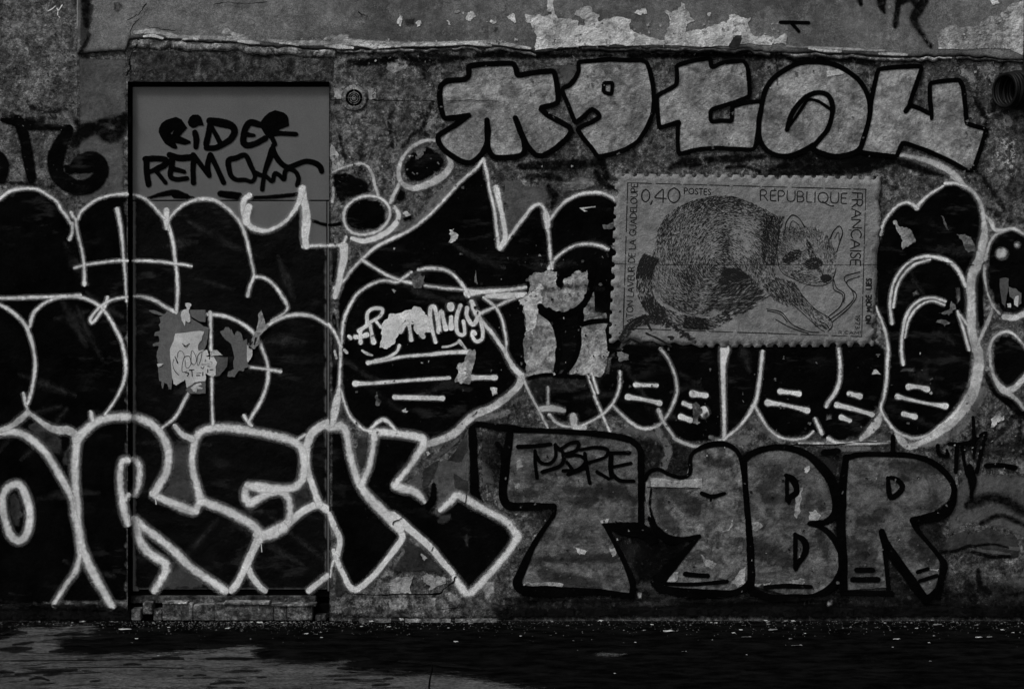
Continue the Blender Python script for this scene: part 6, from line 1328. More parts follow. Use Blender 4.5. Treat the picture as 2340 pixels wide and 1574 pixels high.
h.hatch(body, 23000, ba, 24, 3.9, bd)
h.done('engraved_body', 'engraved hatching of a curled furry body')
h = Hair(4)
tc, _ = sample([(330, 700), (275, 830), (275, 1000), (345, 1140), (490, 1220), (680, 1270), (870, 1270), (1000, 1200)], 6, 'cr')
tl, trr = [], []
tt = np.gradient(tc, axis=0); tt /= np.linalg.norm(tt, axis=1)[:, None]
for i, (c_, t_) in enumerate(zip(tc, tt)):
    w_ = 72 * (1 - .35 * i / len(tc)); nn_ = np.array([-t_[1], t_[0]])
    tl.append(tuple(c_ + nn_ * w_)); trr.append(tuple(c_ - nn_ * w_))
def near(x, y): return int(np.argmin((tc[:, 0] - x) ** 2 + (tc[:, 1] - y) ** 2))
h.hatch(tl + trr[::-1], 4200, lambda x, y: math.atan2(*tt[near(x, y)][::-1]) + .25, 27, 5.6, lambda x, y: .95 if math.sin(near(x, y) * .098) > -.1 else .25)
h.done('engraved_tail', 'engraved ringed tail')
h = Hair(5)
nose = (1835, 885)
head = [(1425, 520), (1490, 440), (1600, 440), (1740, 450), (1860, 530), (1925, 680), (1915, 800), (1880, 900), (1800, 945), (1690, 940), (1560, 890), (1450, 830), (1415, 680)]
def hd(x, y):
    return .30 + blob(x, y, 1650, 480, 160, 50, .45) + blob(x, y, 1450, 560, 45, 110, .6) + blob(x, y, 1870, 600, 50, 70, .4) + blob(x, y, 1560, 860, 120, 40, .35) - blob(x, y, 1600, 610, 70, 30, .35) - blob(x, y, 1790, 660, 50, 30, .3) - blob(x, y, 1770, 850, 60, 50, .3)
h.hatch(head, 5200, lambda x, y: math.atan2(y - nose[1], x - nose[0]), 19, 3.3, hd)
h.hatch([(1300, 400), (1380, 350), (1480, 360), (1440, 480), (1415, 640), (1390, 780), (1290, 760), (1280, 560)], 1300, lambda x, y: 1.35 + (x - 1350) * .002, 24, 5, lambda x, y: .85 if math.sin(x * .05 + y * .01) > -.3 else .35)
for cx, cy, rx, ry, an in ((1540, 700, 92, 44, -.5), (1725, 760, 80, 52, -.2), (nose[0], nose[1], 46, 32, 0)):
    ca, sa = math.cos(an), math.sin(an)
    h.hatch([(cx + rx * math.cos(a * .52) * ca - ry * math.sin(a * .52) * sa, cy + rx * math.cos(a * .52) * sa + ry * math.sin(a * .52) * ca) for a in range(12)], 300, lambda x, y: an + .3, 18, 6)
h.hatch([(1655, 560), (1700, 570), (1760, 740), (1810, 860), (1780, 860), (1700, 740)], 200, lambda x, y: 1.1, 22, 5)
for q, w in (([(1478, 500), (1490, 410), (1545, 345), (1600, 372), (1650, 445)], 7), ([(1515, 470), (1545, 395), (1600, 430)], 5), ([(1870, 545), (1900, 480), (1950, 440), (1975, 490), (1950, 580), (1925, 660)], 7), ([(1905, 545), (1940, 490), (1945, 560)], 4),
             ([(1425, 520), (1412, 680), (1450, 830), (1560, 895), (1690, 945), (1800, 950), (1885, 905), (1920, 800)], 5), ([(1740, 925), (1800, 915), (1850, 930)], 5), ([(1760, 880), (1660, 900), (1600, 930)], 2), ([(1770, 895), (1690, 930), (1640, 965)], 2)): h.line(q, w)
h.done('engraved_head', 'engraved masked face')
p = inkp(9)
for cx, cy in ((1565, 690), (1740, 750)): p.stroke(ZS([(cx, cy), (cx + 7, cy - 2)]), 2.2, soft=.7)
p.done('eye_glint', M_PAPER, stamp)
h = Hair(6)
arm = [(1290, 960), (1400, 880), (1560, 920), (1640, 1040), (1740, 1150), (1860, 1230), (1885, 1290), (1800, 1330), (1700, 1240), (1600, 1130), (1500, 1130), (1380, 1070)]
h.hatch(arm, 1500, lambda x, y: .85, 27, 4.2, lambda x, y: .75 if y < 1120 else .35)
for q in ([(1560, 1120), (1680, 1230), (1780, 1320), (1820, 1345)], [(1640, 1050), (1750, 1160), (1870, 1235), (1885, 1300), (1850, 1340)], [(1740, 1300), (1790, 1290), (1840, 1320)], [(1780, 1260), (1830, 1280), (1860, 1320)]): h.line(q, 5)
h.done('engraved_arm', 'engraved foreleg and paw')
h = Hair(7)
for q in ([(1325, 1150), (1450, 1180), (1540, 1280), (1690, 1345), (1770, 1350)], [(1400, 1240), (1530, 1310), (1680, 1360)], [(1330, 1165), (1440, 1195), (1500, 1260)], [(1895, 870), (1900, 980), (1975, 1030), (1960, 1120), (1850, 1220)], [(2125, 830), (1990, 880), (2030, 960), (2095, 1030), (2040, 1130), (1890, 1260)], [(2120, 870), (2010, 920), (2060, 1000), (2070, 1060), (1990, 1150), (1870, 1240)], [(1900, 900), (1925, 970), (1990, 1020), (1985, 1090)]): h.line(q, 6)
h.hatch([(860, 1000), (980, 800), (1100, 820), (1230, 950), (1340, 1040), (1200, 1150), (1060, 1210), (1000, 1180), (830, 1150)], 900, lambda x, y: -.38 + .2 * math.sin(y * .03), 60, 4.6, lambda x, y: .9)
h.hatch([(950, 790), (1090, 800), (1190, 890), (1100, 890), (930, 950)], 220, lambda x, y: .35, 60, 6)
h.done('engraved_branch', 'engraved branch and log')
h = Hair(8)
h.hatch([(40, 1420), (110, 1290), (260, 1200), (430, 1215), (560, 1300), (700, 1400), (720, 1450), (640, 1400), (530, 1320), (330, 1270), (200, 1310), (90, 1420)], 420, lambda x, y: -.3 + RNG.uniform(-.8, .8), 34, 7)
for q in ([(290, 1360), (400, 1410), (500, 1470)], [(585, 1390), (640, 1360), (660, 1410)], [(140, 1330), (260, 1230), (330, 1330)], [(480, 1390), (520, 1395), (500, 1410)], [(60, 1400), (160, 1260), (280, 1205)]): h.line(q, 13)
h.done('postmark', 'smudged black postmark on the lower left corner')
p = inkp(9); p.stroke([(1401, 603), (1600, 605), (1760, 604.5), (2003, 605)], .8, soft=1, wob=.6, wear=.45); p.done('fold_line', M_PRINT, stamp)
# curled scraps along the wrinkled sheet
def curl(name, pts, mat, parent, plane='stamp', lift_=.006, base=.0012):
    """small strip of paper or paint whose far edge lifts off: pts = (x, y, length, width, angle)"""
    V, F = [], []
    for x, y, l, w, a in pts:
        dx, dy = math.cos(a), math.sin(a); b = len(V)
        n = 4
        jx = [RNG.uniform(.15, 1.2) for _ in range(n)]
        for i in range(n):
            t = i / (n - 1)
            for s_ in (-1, 1):
                px_ = x + dx * l * t - dy * w * .5 * s_ * jx[i] * (1 - .35 * t); py_ = y + dy * l * t + dx * w * .5 * s_ * jx[i] * (1 - .35 * t)
                yy = float(planeY(plane, px_, py_)) - base - lift_ * t * t * (l / 10.0)
                V.append(tuple(W(px_, py_, yy)))
        F += [(b + 2 * i, b + 2 * i + 1, b + 2 * i + 3, b + 2 * i + 2) for i in range(n - 1)]
    return mesh_obj(name, V, F, mat, parent, smooth=True)
for q in ([(1399, 528, 12, 7, 4.9)], [(2012, 520, 22, 5, 4.6)], [(1628, 778, 14, 4, 4.4)], [(1745, 652, 10, 4, 5.6)], [(1408, 408, 10, 9, .5)], [(1606, 782, 10, 8, 2.0)]):
    curl('paper_curl', q, M_PAPW if q[0][2] > 11 else M_PAPER, stamp, lift_=.004)
o = curl('paper_crease', [(1690 + RNG.uniform(-270, 290), RNG.uniform(420, 780), RNG.uniform(5, 26), 1.6, RNG.choice([1.57, 1.5, 1.7, 0.1, 3.0])) for _ in range(110)], M_PAPER, stamp, lift_=.0016)
o['kind'] = 'stuff'

# ================================================================== torn papers and stickers on the door
Z8 = lambda q: L(340, 690, q, 7.127)
def paper(name, label, polys, off, cat='paper', inks=(), jagged=.8, plane='door', zf=Z8, group=None):
    c = np.array(zf(polys[0][0])).mean(0)
    t = thing(name, label, cat, Vector(W(c[0], c[1], float(planeY(plane, c[0], c[1])) - .008)), group)
    for i, (poly, m) in enumerate(polys):
        p_ = Paint(plane, 0); p_.off = off + i * .0004
        p_.fill(zf(poly), jagged=jagged, space=10)
        p_.done('paper_sheet', m, t)
    if inks:
        p_ = Paint(plane, 0); p_.off = off + len(polys) * .0004
        for q, w in inks: p_.stroke(zf(q), w, soft=.8, wob=.35, step=1.5)
        p_.done('ink_marks', M_PRINT, t)
    return t
paper('torn_paper', 'ragged flat grey paper remnant behind the white sticker on the door', [([(0, 135), (110, 140), (250, 200), (300, 150), (380, 185), (450, 200), (530, 130), (690, 135), (690, 260), (900, 400), (980, 420), (960, 600), (900, 800), (700, 1100), (380, 1250), (360, 1430), (320, 1420), (300, 1330), (250, 1310), (235, 1410), (215, 1400), (210, 1300), (170, 1280), (150, 1000), (130, 820), (160, 720), (70, 720), (70, 680), (170, 650), (165, 565), (85, 550), (100, 490), (180, 470), (160, 370), (190, 310), (170, 255), (230, 225), (70, 185)], M_PAPG)], .0095)
paper('torn_paper', 'small square grey paper corner above the white sticker on the door', [([(670, 125), (922, 128), (922, 325), (840, 320), (700, 240)], M_PAPG)], .0105, jagged=.4)
paper('torn_paper', 'jagged gear toothed grey paper piece on the middle of the door', [([(1160, 480), (1220, 458), (1250, 405), (1300, 408), (1325, 462), (1350, 440), (1392, 545), (1440, 472), (1505, 510), (1545, 640), (1600, 600), (1602, 970), (1640, 1050), (1555, 1080), (1540, 1130), (1450, 1130), (1400, 1220), (1280, 1210), (1300, 1130), (1390, 1085), (1375, 1000), (1395, 900), (1345, 700), (1230, 590)], M_PAPG)], .0095)
paper('sticker', 'white torn sticker with a bird mark and a scribbled black signature on the door', [([(430, 515), (820, 470), (900, 478), (865, 600), (805, 700), (810, 790), (950, 780), (980, 860), (925, 885), (1060, 890), (1112, 980), (1090, 1050), (1092, 1180), (1050, 1222), (930, 1160), (922, 1285), (740, 1310), (620, 1400), (590, 1260), (450, 1360), (400, 1330), (380, 1230), (370, 1130), (345, 850), (350, 750), (400, 640)], M_PAPW)], .0115, 'sticker',
      [([(425, 890), (450, 940), (470, 990)], 2.6), ([(470, 900), (475, 830), (515, 790), (560, 825), (583, 900)], 1.2), ([(410, 930), (390, 1010), (398, 1060), (430, 1130), (490, 1190)], 1.3), ([(660, 882), (590, 890), (552, 980), (540, 1090), (548, 1140), (620, 1130)], 1.5), ([(590, 950), (600, 1050), (630, 1080), (690, 1000), (665, 890)], 1.2), ([(685, 870), (705, 790), (755, 860), (775, 950), (740, 1020), (690, 985), (690, 880)], 1.3), ([(782, 950), (800, 1040), (845, 940), (862, 810), (800, 870), (785, 950)], 1.3), ([(860, 810), (925, 775)], 1.2),
       ([(595, 1150), (650, 1158), (630, 1205)], 1.8), ([(665, 1110), (735, 1100)], 2.4), ([(700, 1110), (708, 1205)], 3), ([(778, 1160), (850, 1155)], 1.5), ([(780, 1195), (830, 1195)], 2), ([(880, 1145), (880, 1195)], 2), ([(550, 680), (600, 715), (662, 680)], 1.7), ([(570, 712), (610, 742), (640, 712)], 1.8), ([(850, 1060), (880, 1085), (900, 1050)], 1.6), ([(860, 1015), (990, 1015)], 1.0), ([(990, 900), (985, 925)], 2.2), ([(1000, 970), (1030, 975), (1025, 1005)], 1.6), ([(960, 1100), (960, 1145)], 2), ([(1000, 1105), (1045, 1100)], 1.7), ([(925, 940), (915, 970)], 1.5), ([(960, 1045), (985, 1050)], 1.5)])
paper('torn_paper', 'dull grey paper strip with pale streaks under the white sticker', [([(620, 1395), (740, 1310), (920, 1280), (925, 1487), (650, 1490), (600, 1440)], M_PAPG), ([(680, 1400), (760, 1340), (840, 1310), (865, 1340), (800, 1370), (880, 1400), (860, 1420), (780, 1410), (770, 1475), (720, 1450)], M_PAPW)], .0100)
paper('torn_paper', 'pale figure shaped paper scrap above the white sticker', [([(590, 20), (640, 12), (685, 25), (690, 65), (650, 130), (672, 200), (678, 310), (645, 335), (600, 300), (592, 405), (540, 310), (520, 240), (528, 170), (560, 130), (612, 120), (600, 70)], M_PAPW)], .0125)
paper('torn_paper', 'narrow torn paper spike with black marks right of the gear toothed paper', [([(1830, 128), (1865, 230), (1900, 360), (1962, 395), (1880, 470), (1800, 560), (1795, 690), (1720, 765), (1620, 745), (1620, 680), (1700, 560), (1750, 470), (1775, 350), (1780, 200)], M_PALE2)], .0125, inks=[([(1655, 610), (1650, 700)], 3.6), ([(1745, 590), (1720, 690)], 4.6), ([(1640, 735), (1660, 745)], 4), ([(1690, 650), (1660, 690)], 2.6)])
paper('torn_paper', 'little pale paper scrap hanging beside the gear toothed paper', [([(1600, 690), (1690, 790), (1680, 890), (1620, 980), (1600, 965)], M_PAPW)], .0105)
paper('torn_paper', 'smudged dark grey paper remnant right of the white sticker', [([(1060, 880), (1290, 900), (1275, 1050), (1150, 1200), (1060, 1222), (1090, 1060)], M_PAPD), ([(1000, 800), (1110, 778), (1205, 868), (1000, 880)], M_PALE2)], .0100)
paper('torn_paper', 'tiny white paper triangle at the left rim of the grey paper remnant', [([(130, 1010), (250, 1000), (165, 1060)], M_PAPW)], .0120)
o = paper('torn_paper', 'small white paper triangle stuck between the bubble letters under the stamp poster', [([(0, 50), (15, 15), (35, 10), (80, 52)], M_PAPW)], .010, plane='wall', zf=lambda q: L(1992, 841, q, 3.6))
o = paper('torn_paper', 'torn pale paper scraps inside the black circle at the right edge', [(A(5, 1, [(1350, 930), (1430, 925), (1430, 1000), (1400, 1190), (1370, 1150)]), M_PAPD), (A(5, 1, [(1430, 1000), (1500, 1020), (1545, 1060), (1545, 1150), (1500, 1180), (1470, 1110), (1440, 1090)]), M_PAPG), (A(5, 1, [(1490, 1090), (1520, 1080), (1515, 1180), (1480, 1160)]), M_PAPW), (A(5, 1, [(1415, 1150), (1450, 1150), (1450, 1190), (1420, 1185)]), M_PAPW)], .010, plane='wall', zf=lambda q: q)
paint('torn_paint_patch', M_PALE2, 9, fills=[(A(5, 1, [(395, 415), (425, 405), (455, 465), (510, 470), (560, 500), (597, 600), (540, 630), (480, 667), (465, 560), (430, 500)]), dict(jagged=2))], wear=(.03, 0))
paint('torn_paint_patch', M_GREYL2, 9, fills=[(A(5, 1, [(965, 530), (1040, 530), (1110, 590), (1142, 690), (1070, 695), (1020, 600)]), dict(jagged=2)), (A(5, 1, [(820, 365), (840, 370), (895, 495), (870, 490)]), dict(jagged=2)), (A(5, 1, [(750, 600), (800, 580), (810, 670), (750, 670)]), dict(soft=6)), (A(5, 1, [(800, 1240), (900, 1200), (920, 1130), (960, 1200), (900, 1260)]), dict(jagged=3)), (A(5, 1, [(780, 1320), (830, 1290), (910, 1320), (860, 1360)]), dict(jagged=2)), (A(5, 1, [(940, 1000), (1000, 990), (1010, 1120), (960, 1180), (940, 1100)]), dict(soft=6)), (A(5, 1, [(550, 1060), (620, 1010), (650, 1080), (570, 1100)]), dict(soft=5)), (A(5, 2, [(440, 200), (480, 150), (600, 140), (610, 200)]), dict(soft=4)), (A(5, 2, [(260, 300), (380, 360), (390, 400), (320, 380)]), dict(soft=4)),
      (A(3, 2, [(1490, 490), (1550, 475), (1590, 560), (1568, 640), (1500, 650)]), dict(jagged=3)), (A(3, 1, [(690, 445), (800, 430), (780, 480), (700, 480)]), dict(jagged=2)), (A(3, 1, [(620, 380), (660, 370), (680, 420), (620, 425)]), dict(soft=4)), (A(2, 1, [(540, 880), (600, 860), (670, 900), (675, 970), (640, 1010), (570, 1010)]), dict(jagged=2)), (A(2, 1, [(1125, 850), (1145, 980), (1115, 960)]), dict(jagged=1)), (A(2, 2, [(220, 420), (240, 370), (280, 470), (240, 500)]), dict(jagged=3)), (A(4, 2, [(0, 620), (40, 500), (90, 520), (100, 600), (50, 640)]), dict(soft=6)), (A(3, 2, [(820, 10), (900, 30), (930, 90), (840, 100)]), dict(jagged=2)), (A(4, 2, [(1120, 560), (1190, 560), (1190, 620), (1110, 640)]), dict(soft=4)), (A(2, 0, [(590, 1340), (660, 1330), (660, 1380), (610, 1420), (595, 1380)]), dict(jagged=2))], wear=(.06, 0))
paint('torn_paint_patch', M_PALE, 9, fills=[(A(2, 1, [(890, 490), (930, 478), (940, 515), (972, 540), (945, 590), (900, 610), (875, 605), (905, 550)]), dict(jagged=1.5)), (A(2, 1, [(470, 340), (510, 325), (545, 355), (500, 375)]), dict(jagged=1)), (A(2, 1, [(370, 1020), (415, 1035), (395, 1060)]), dict(jagged=1)), (A(3, 1, [(485, 295), (560, 325), (530, 330)]), dict(jagged=.5)), (A(3, 1, [(485, 295), (630, 278), (630, 290), (520, 305)]), dict(jagged=.3)), (A(2, 2, [(1255, 330), (1320, 340), (1320, 390), (1275, 410)]), dict(jagged=1.5)), (A(2, 2, [(460, 540), (500, 515), (525, 545), (480, 560)]), dict(jagged=1.5)), (A(2, 2, [(680, 910), (700, 905), (720, 925), (690, 945)]), dict(jagged=1)), (A(2, 3, [(630, 365), (655, 360), (695, 400), (665, 420)]), dict(jagged=1.5)), (A(3, 3, [(450, 300), (550, 330), (530, 365), (480, 355)]), dict(jagged=1)), (A(4, 0, [(1130, 640), (1230, 620), (1300, 650), (1270, 670), (1180, 680), (1130, 700)]), dict(jagged=1.5)), (A(5, 1, [(285, 450), (302, 440), (300, 520), (280, 540)]), dict(jagged=1)), (A(5, 2, [(1270, 620), (1400, 580), (1390, 620), (1330, 640), (1300, 690), (1270, 690)]), dict(jagged=2)), (A(4, 2, [(930, 1060), (975, 1035), (985, 1060), (960, 1100), (935, 1095)]), dict(jagged=1))], wear=(.0, 0))

for px_, py_, l, w, a, m in ((366, 722, 9, 8, 3.6, M_PAPG), (353, 768, 8, 7, 3.1, M_PAPG), (372, 872, 12, 6, 1.7, M_PAPG), (389, 876, 13, 6, 1.4, M_PAPG), (468, 762, 10, 9, -.6, M_PAPW), (489, 858, 9, 12, .3, M_PAPW), (425, 882, 12, 9, 1.6, M_PAPW), (517, 752, 9, 7, -1.4, M_PAPG), (541, 758, 9, 7, -1.4, M_PAPG), (556, 852, 9, 8, 1.3, M_PAPG), (596, 712, 12, 6, -1.5, M_PALE2), (470, 896, 9, 12, .8, M_PAPG)):
    _c = curl('paper_curl', [(px_, py_, l, w, a)], m, [o for o in COL.objects if o.name == 'torn_paper'][0] if m is not M_PAPW else [o for o in COL.objects if o.name == 'sticker'][0], 'door', .005, .0145)
# ================================================================== vent cover
vl = Vector(W(809, 224, -.006))
vent = thing('vent_cover', 'small round pale vent cover with dark concentric rings right of the door top', 'vent', vl)
def lathe(name, prof, mat, parent, c, n=40):
    """prof: (radius px, protrusion m)"""
    V, F = [], []
    for r, d in prof:
        for i in range(n):
            a = 2 * math.pi * i / n
            V.append(tuple(W(c[0] + r * math.cos(a), c[1] + r * math.sin(a), -d)))
    for j in range(len(prof) - 1):
        for i in range(n):
            F.append((j * n + i, j * n + (i + 1) % n, (j + 1) * n + (i + 1) % n, (j + 1) * n + i))
    return mesh_obj(name, V, F, mat, parent, smooth=False)
M_VENT = mat_masonry('vent_plastic', .05, .12, .2, streak=.1, bump=.4, flakes=.64, grime=.35, seed=21)
B0 = float(relief(809, 224))
lathe('flange', [(29.5, B0), (29.5, B0 + .006), (28, B0 + .008), (20, B0 + .008), (19.3, B0 + .006), (19.3, B0 - .02)], M_VENT, vent, (809, 224))
lathe('recess', [(19.4, B0 + .0016), (.1, B0 + .0016)], M_DARK, vent, (809, 224))
for r in (4.5, 9, 13.2): lathe('ring', [(r + .5, B0 + .001), (r + .5, B0 + .006), (r - .5, B0 + .006), (r - .5, B0 + .001)], M_VENT, vent, (809, 224))
lathe('hub', [(1.9, B0 + .001), (1.9, B0 + .0065), (.05, B0 + .0075)], M_VENT, vent, (809, 224), 12)
for a in (0.1, 1.57, 3.2, 4.71):
    q = [(809 + math.cos(a) * r - math.sin(a) * s_, 224 + math.sin(a) * r + math.cos(a) * s_) for r, s_ in ((2, .35), (19.3, .35), (19.3, -.35), (2, -.35))]
    mesh_obj('spoke', [tuple(W(x, y, -B0 - .0052)) for x, y in q], [(0, 1, 2, 3)], M_VENT, vent)

# ================================================================== coil of black cable hanging at the right edge
cl = Vector(W(2316, 245, -.1))
coil = thing('cable_coil', 'thick coil of black cable hanging on the wall at the upper right edge', 'cable coil', cl)
M_RUB = mat_plain('black_rubber', .004, .3, 60, .2, .12, .5)
def torus(name, c, R, r, rotz, tilt, sq=1.0, n=40, k=8):
    V, F = [], []
    M3 = Matrix.Rotation(rotz, 3, 'Z') @ Matrix.Rotation(tilt, 3, 'X')
    for i in range(n):
        a = 2 * math.pi * i / n
        for j in range(k):
            b = 2 * math.pi * j / k
            v = Vector((r * math.sin(b), (R + r * math.cos(b)) * math.cos(a) * sq, (R + r * math.cos(b)) * math.sin(a)))
            V.append(tuple(c + M3 @ v))
    for i in range(n):
        for j in range(k):
            F.append((i * k + j, ((i + 1) % n) * k + j, ((i + 1) % n) * k + (j + 1) % k, i * k + (j + 1) % k))
    return mesh_obj(name, V, F, M_RUB, coil, smooth=True)
for i in range(16):
    px_ = 2297 + i * 3.7 + RNG.uniform(-1, 1)
    c = Vector(W(px_, 206 + RNG.uniform(-1.5, 1.5), -.075 + RNG.uniform(-.006, .006)))
    torus('cable_loop', c, .074 - .004 * abs(i - 8) * .28 + RNG.uniform(-.002, .002), .0062, math.radians(24 + RNG.uniform(-5, 5)), RNG.uniform(-.1, .1), .95)
def tube(name, pts, r, mat, parent, k=8):
    P = [Vector(p_) for p_ in pts]; V, F = [], []
    for i, p_ in enumerate(P):
        t = (P[min(i + 1, len(P) - 1)] - P[max(i - 1, 0)]).normalized()
        a = t.orthogonal().normalized(); b = t.cross(a)
        for j in range(k):
            q = 2 * math.pi * j / k
            V.append(tuple(p_ + (a * math.cos(q) + b * math.sin(q)) * r))
    for i in range(len(P) - 1):
        for j in range(k): F.append((i * k + j, i * k + (j + 1) % k, (i + 1) * k + (j + 1) % k, (i + 1) * k + j))
    return mesh_obj(name, V, F, mat, parent, smooth=True)
tube('hanger_bracket', [tuple(W(2285, 171, .01)), tuple(W(2290, 172, -.03)), tuple(W(2318, 173, -.09)), tuple(W(2352, 172, -.09)), tuple(W(2362, 172, .01))], .007, M_RUB, coil)
tube('hanger_bracket', [tuple(W(2290, 170, -.003)), tuple(W(2286, 205, -.006)), tuple(W(2287, 243, -.01)), tuple(W(2335, 247, -.05))], .006, M_RUB, coil)
tube('cable_tail', [tuple(W(2340 + 3 * math.sin(i * .4), 170 - i * 40, -.03)) for i in range(14)], .006, M_RUB, coil)

# ================================================================== peeling paint
def flakes(name, mat, n, regions, smax, lift_, base, plane='wall'):
    pts = []
    tot = sum(r[4] for r in regions)
    for _ in range(n):
        t = RNG.uniform(0, tot)
        for r in regions:
            t -= r[4]
            if t <= 0: break
        x, y = RNG.uniform(r[0], r[1]), RNG.uniform(r[2], r[3])
        if 288 < x < 756 and y > 184: continue
        l = RNG.uniform(.25, 1) ** 2 * smax + 1.2
        pts.append((x, y, l, l * RNG.uniform(.5, 1.5), RNG.choice([1.57, 1.57, 4.71, 0, 3.14]) + RNG.gauss(0, .6)))
    o = curl(name, pts, mat, wall, plane, lift_, base)
    o['kind'] = 'stuff'
WALLR = [(760, 1010, 125, 400, 3), (2200, 2340, 140, 430, 2), (1180, 1420, 560, 880, 1.5), (1150, 2200, 960, 1390, 3), (760, 1180, 400, 1000, 1.2), (1000, 2000, 120, 390, 2), (1400, 2230, 800, 1010, 1.3), (2200, 2340, 930, 1080, 1)]
flakes('paint_flakes', M_FLAKE_M, 520, WALLR, 7, .003, .0075)
flakes('paint_flakes', M_FLAKE_L, 150, WALLR, 5, .004, .0075)
flakes('paint_flakes', M_FLAKE_D, 260, [(1180, 1420, 560, 880, 1), (1150, 2200, 960, 1390, 2), (760, 1180, 400, 1000, 1)], 6, .003, .0075)
flakes('plaster_flakes', M_FLAKE_L, 160, [(1215, 1800, 50, 108, 3), (2130, 2340, 60, 112, 1), (400, 1200, 84, 104, .6)], 7, .004, .003, 'up')
flakes('plaster_crumbs', M_FLAKE_M, 420, [(-60, 172, 10, 290, 3), (-60, 172, 290, 440, .6)], 5, .006, .0015)

# ================================================================== litter on the pavement
M_LIT = mat_plain('litter_pale', .42, .25, 60, .3)
M_LITD = mat_plain('litter_dull', .14, .3, 60, .3)
def scrap_mesh(name, seed, mat):
    r = random.Random(seed)
    n = 4
    V = []
    for j in range(n):
        for i in range(n):
            e = .5 + .5 * r.random() if i in (0, n - 1) or j in (0, n - 1) else 1
            V.append(((i / (n - 1) - .5) * e, (j / (n - 1) - .5) * e * .7, .08 + r.uniform(0, .34)))
    F = [(j * n + i, j * n + i + 1, (j + 1) * n + i + 1, (j + 1) * n + i) for j in range(n - 1) for i in range(n - 1)]
    me = bpy.data.meshes.new(name); me.from_pydata(V, [], F); me.materials.append(mat)
    return me
SCR = [scrap_mesh('litter_scrap', s_, M_LIT) for s_ in (1, 2, 3)] + [scrap_mesh('litter_scrap', s_, M_LITD) for s_ in (4, 5)]
spots = [(385, 1434, 9), (520, 1437, 14), (556, 1424, 11), (575, 1422, 9), (594, 1424, 16), (645, 1423, 10), (700, 1449, 12), (722, 1450, 12), (735, 1457, 7), (850, 1421, 18), (826, 1432, 10), (889, 1433, 11), (918, 1424, 10), (1025, 1435, 6), (1075, 1426, 13), (1102, 1416, 9),
         (1262, 1421, 7), (1258, 1452, 6), (1490, 1428, 9), (1472, 1441, 10), (1625, 1423, 8), (1636, 1424, 10), (1712, 1419, 14), (1750, 1419, 11), (1796, 1420, 14), (1812, 1420, 14), (1830, 1417, 12), (1700, 1430, 12), (1693, 1440, 10), (1756, 1427, 10), (1676, 1447, 12), (1917, 1417, 7), (1977, 1438, 11), (1840, 1448, 8), (1806, 1460, 9),
         (2022, 1424, 9), (2095, 1436, 9), (2114, 1418, 14), (2130, 1418, 9), (2190, 1411, 8), (2245, 1410, 9), (2268, 1409, 20), (2193, 1428, 8), (2123, 1469, 7), (2126, 1511, 7), (1706, 1496, 5), (361, 1499, 8), (302, 1469, 8), (312, 1460, 9), (256, 1421, 8), (190, 1421, 12), (165, 1423, 6), (116, 1415, 8), (5, 1449, 6), (1320, 1486, 4), (1405, 1539, 7), (2040, 1479, 6), (1564, 1490, 14), (1452, 1468, 6), (1310, 1464, 5), (2290, 1440, 12), (2315, 1446, 8), (2003, 1435, 12), (1190, 1454, 8), (275, 1402, 14), (290, 1398, 10)]
for i, (px_, py_, w_) in enumerate(spots):
    o = bpy.data.objects.new('litter_scrap', SCR[(i * 7) % 5 if w_ < 15 else i % 3])
    c = G(px_, py_)
    o.location = (c[0], c[1], 0.001)
    sc_ = w_ * S * (D + c[1]) / D
    o.scale = (sc_, sc_ * .9, sc_ * .55)
    o.rotation_euler = (0, 0, RNG.uniform(-.5, .5))
    COL.objects.link(o)
    zone = [z for z in ((330, 'left of the door step'), (760, 'in front of the door step'), (1180, 'below the letter K'), (1480, 'below the grey letter T'), (1690, 'below the grey letter J'), (1950, 'below the grey letter B'), (2180, 'below the grey letter R'), (9999, 'at the far right corner')) if px_ < z[0]][0][1]
    tag(o, 'small crumpled scrap of litter on the pavement ' + zone, 'litter', 'small litter scraps ' + zone)
def big(px_, py_, w_, label, k=0, ry=.45, hz=.5, name='litter_scrap'):
    o = bpy.data.objects.new(name, SCR[k])
    c = G(px_, py_); o.location = (c[0], c[1], .001)
    s_ = w_ * S * (D + c[1]) / D
    o.scale = (s_, s_ * ry, s_ * hz); o.rotation_euler = (0, 0, .1)
    COL.objects.link(o); tag(o, label, 'litter')
big(283, 1438, 36, 'long flat white paper strip on the pavement left of the door step', 0, .5, .12)
big(1042, 1468, 13, 'single bright white scrap lying alone on the dark pavement right of the door', 1, .6, .7)
big(1372, 1421, 16, 'bright angular white scrap on the pavement below the grey T', 2, .6, .8)
big(1527, 1444, 34, 'crumpled leaf like pale scrap on the pavement below the grey J', 0, .5, .35)
big(1766, 1440, 26, 'long pale leaf on the pavement below the grey B', 3, .6, .3, 'fallen_leaf')
big(1707, 1456, 28, 'flat dull leaf on the pavement, lower left of the leaf cluster below the grey B', 4, .5, .2, 'fallen_leaf')
big(1822, 1476, 32, 'dull ragged leaf farthest from the wall below the grey B', 4, .5, .25, 'fallen_leaf')
big(2142, 1428, 26, 'pale flat leaf on the pavement below the gap right of the grey R', 3, .5, .25, 'fallen_leaf')
big(2049, 1461, 20, 'pale bent scrap on the pavement below the leg of the grey R', 2, .5, .3)
big(2236, 1457, 22, 'pale ragged leaf near the lower right corner, left one of a pair', 0, .5, .3, 'fallen_leaf')
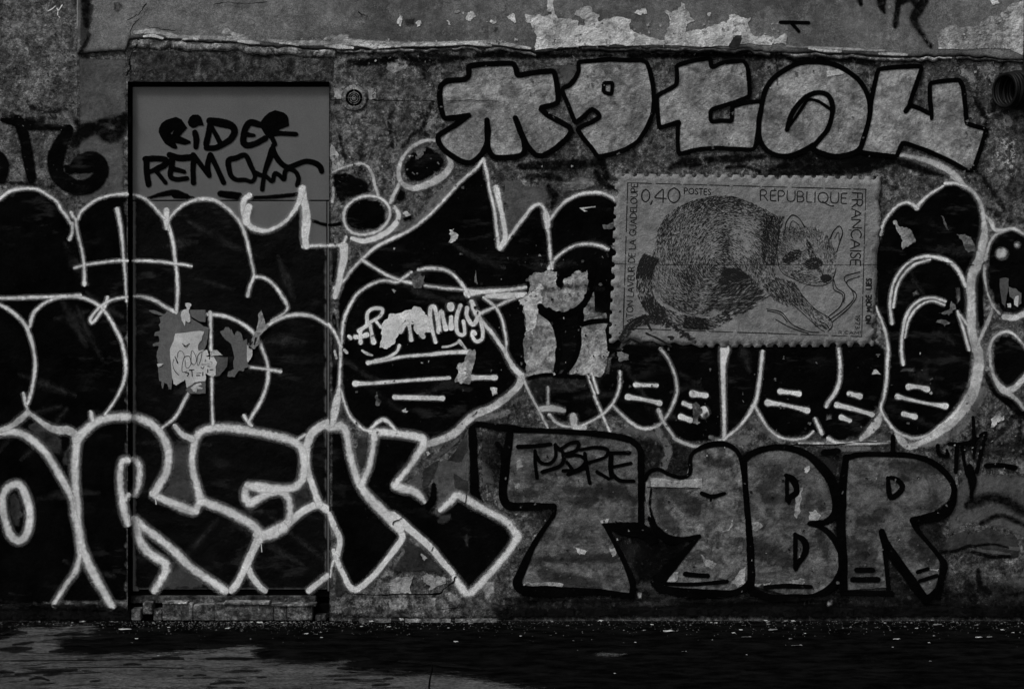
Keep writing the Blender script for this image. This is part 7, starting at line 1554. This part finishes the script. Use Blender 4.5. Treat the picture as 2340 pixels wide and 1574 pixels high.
big(2261, 1456, 17, 'pale squarish leaf near the lower right corner, right one of a pair', 3, .7, .3, 'fallen_leaf')
big(2272, 1416, 26, 'flat pale paper strip against the wall foot at the far right', 1, .4, .15)
big(918, 1421, 14, 'small pale upright scrap against the wall foot below the letter K', 1, .4, 1.6)
big(735, 1409, 42, 'broken chunk of pale plaster in the hole beside the door step', 2, .5, .9, 'plaster_chunk')
# fine grit along the foot of the wall
bm = bmesh.new()
for _ in range(2600):
    px_ = RNG.uniform(-60, 2400); py_ = 1419 + abs(RNG.gauss(0, 1)) ** 1.4 * 11
    if RNG.random() < .35: px_ = RNG.gauss(560, 150); py_ = 1418 + abs(RNG.gauss(0, 9))
    if py_ > 1520: continue
    c = G(px_, py_); s_ = RNG.uniform(.001, .0024) * (2.2 if RNG.random() < .12 else 1)
    if c[1] > -.012: continue
    vs_ = [bm.verts.new((c[0] + s_ * RNG.uniform(.6, 1.6) * math.cos(a), c[1] + s_ * math.sin(a), .0006)) for a in (0, 2.1, 4.2)] + [bm.verts.new((c[0], c[1], s_ * 1.1))]
    for q in ((0, 1, 3), (1, 2, 3), (2, 0, 3)): bm.faces.new([vs_[i] for i in q])
me = bpy.data.meshes.new('grit'); bm.to_mesh(me); bm.free(); me.materials.append(M_LITD)
o = bpy.data.objects.new('grit', me); COL.objects.link(o); tag(o, 'fine pale grit strewn over the pavement along the foot of the wall', None, None, 'stuff')
# thin mortar strip where the wall meets the pavement
def strip(x0, x1):
    cols = np.arange(x0, x1, 8.0); n = len(cols)
    V, F = [], []
    for dy, dz in ((0.0, .012), (-.012, .012), (-.02, .0)):
        c = W(cols, np.full(n, 1418.0), np.full(n, -.006)); 
        for q in c: V.append((q[0], -.006 + dy, dz + RNG.uniform(-.001, .001)))
    for j in range(2):
        for i in range(n - 1): F.append((j * n + i, j * n + i + 1, (j + 1) * n + i + 1, (j + 1) * n + i))
    mesh_obj('mortar_strip', V, F, M_STONE, wall, smooth=False)
strip(822, 896); strip(926, 1036); strip(1040, 1142)
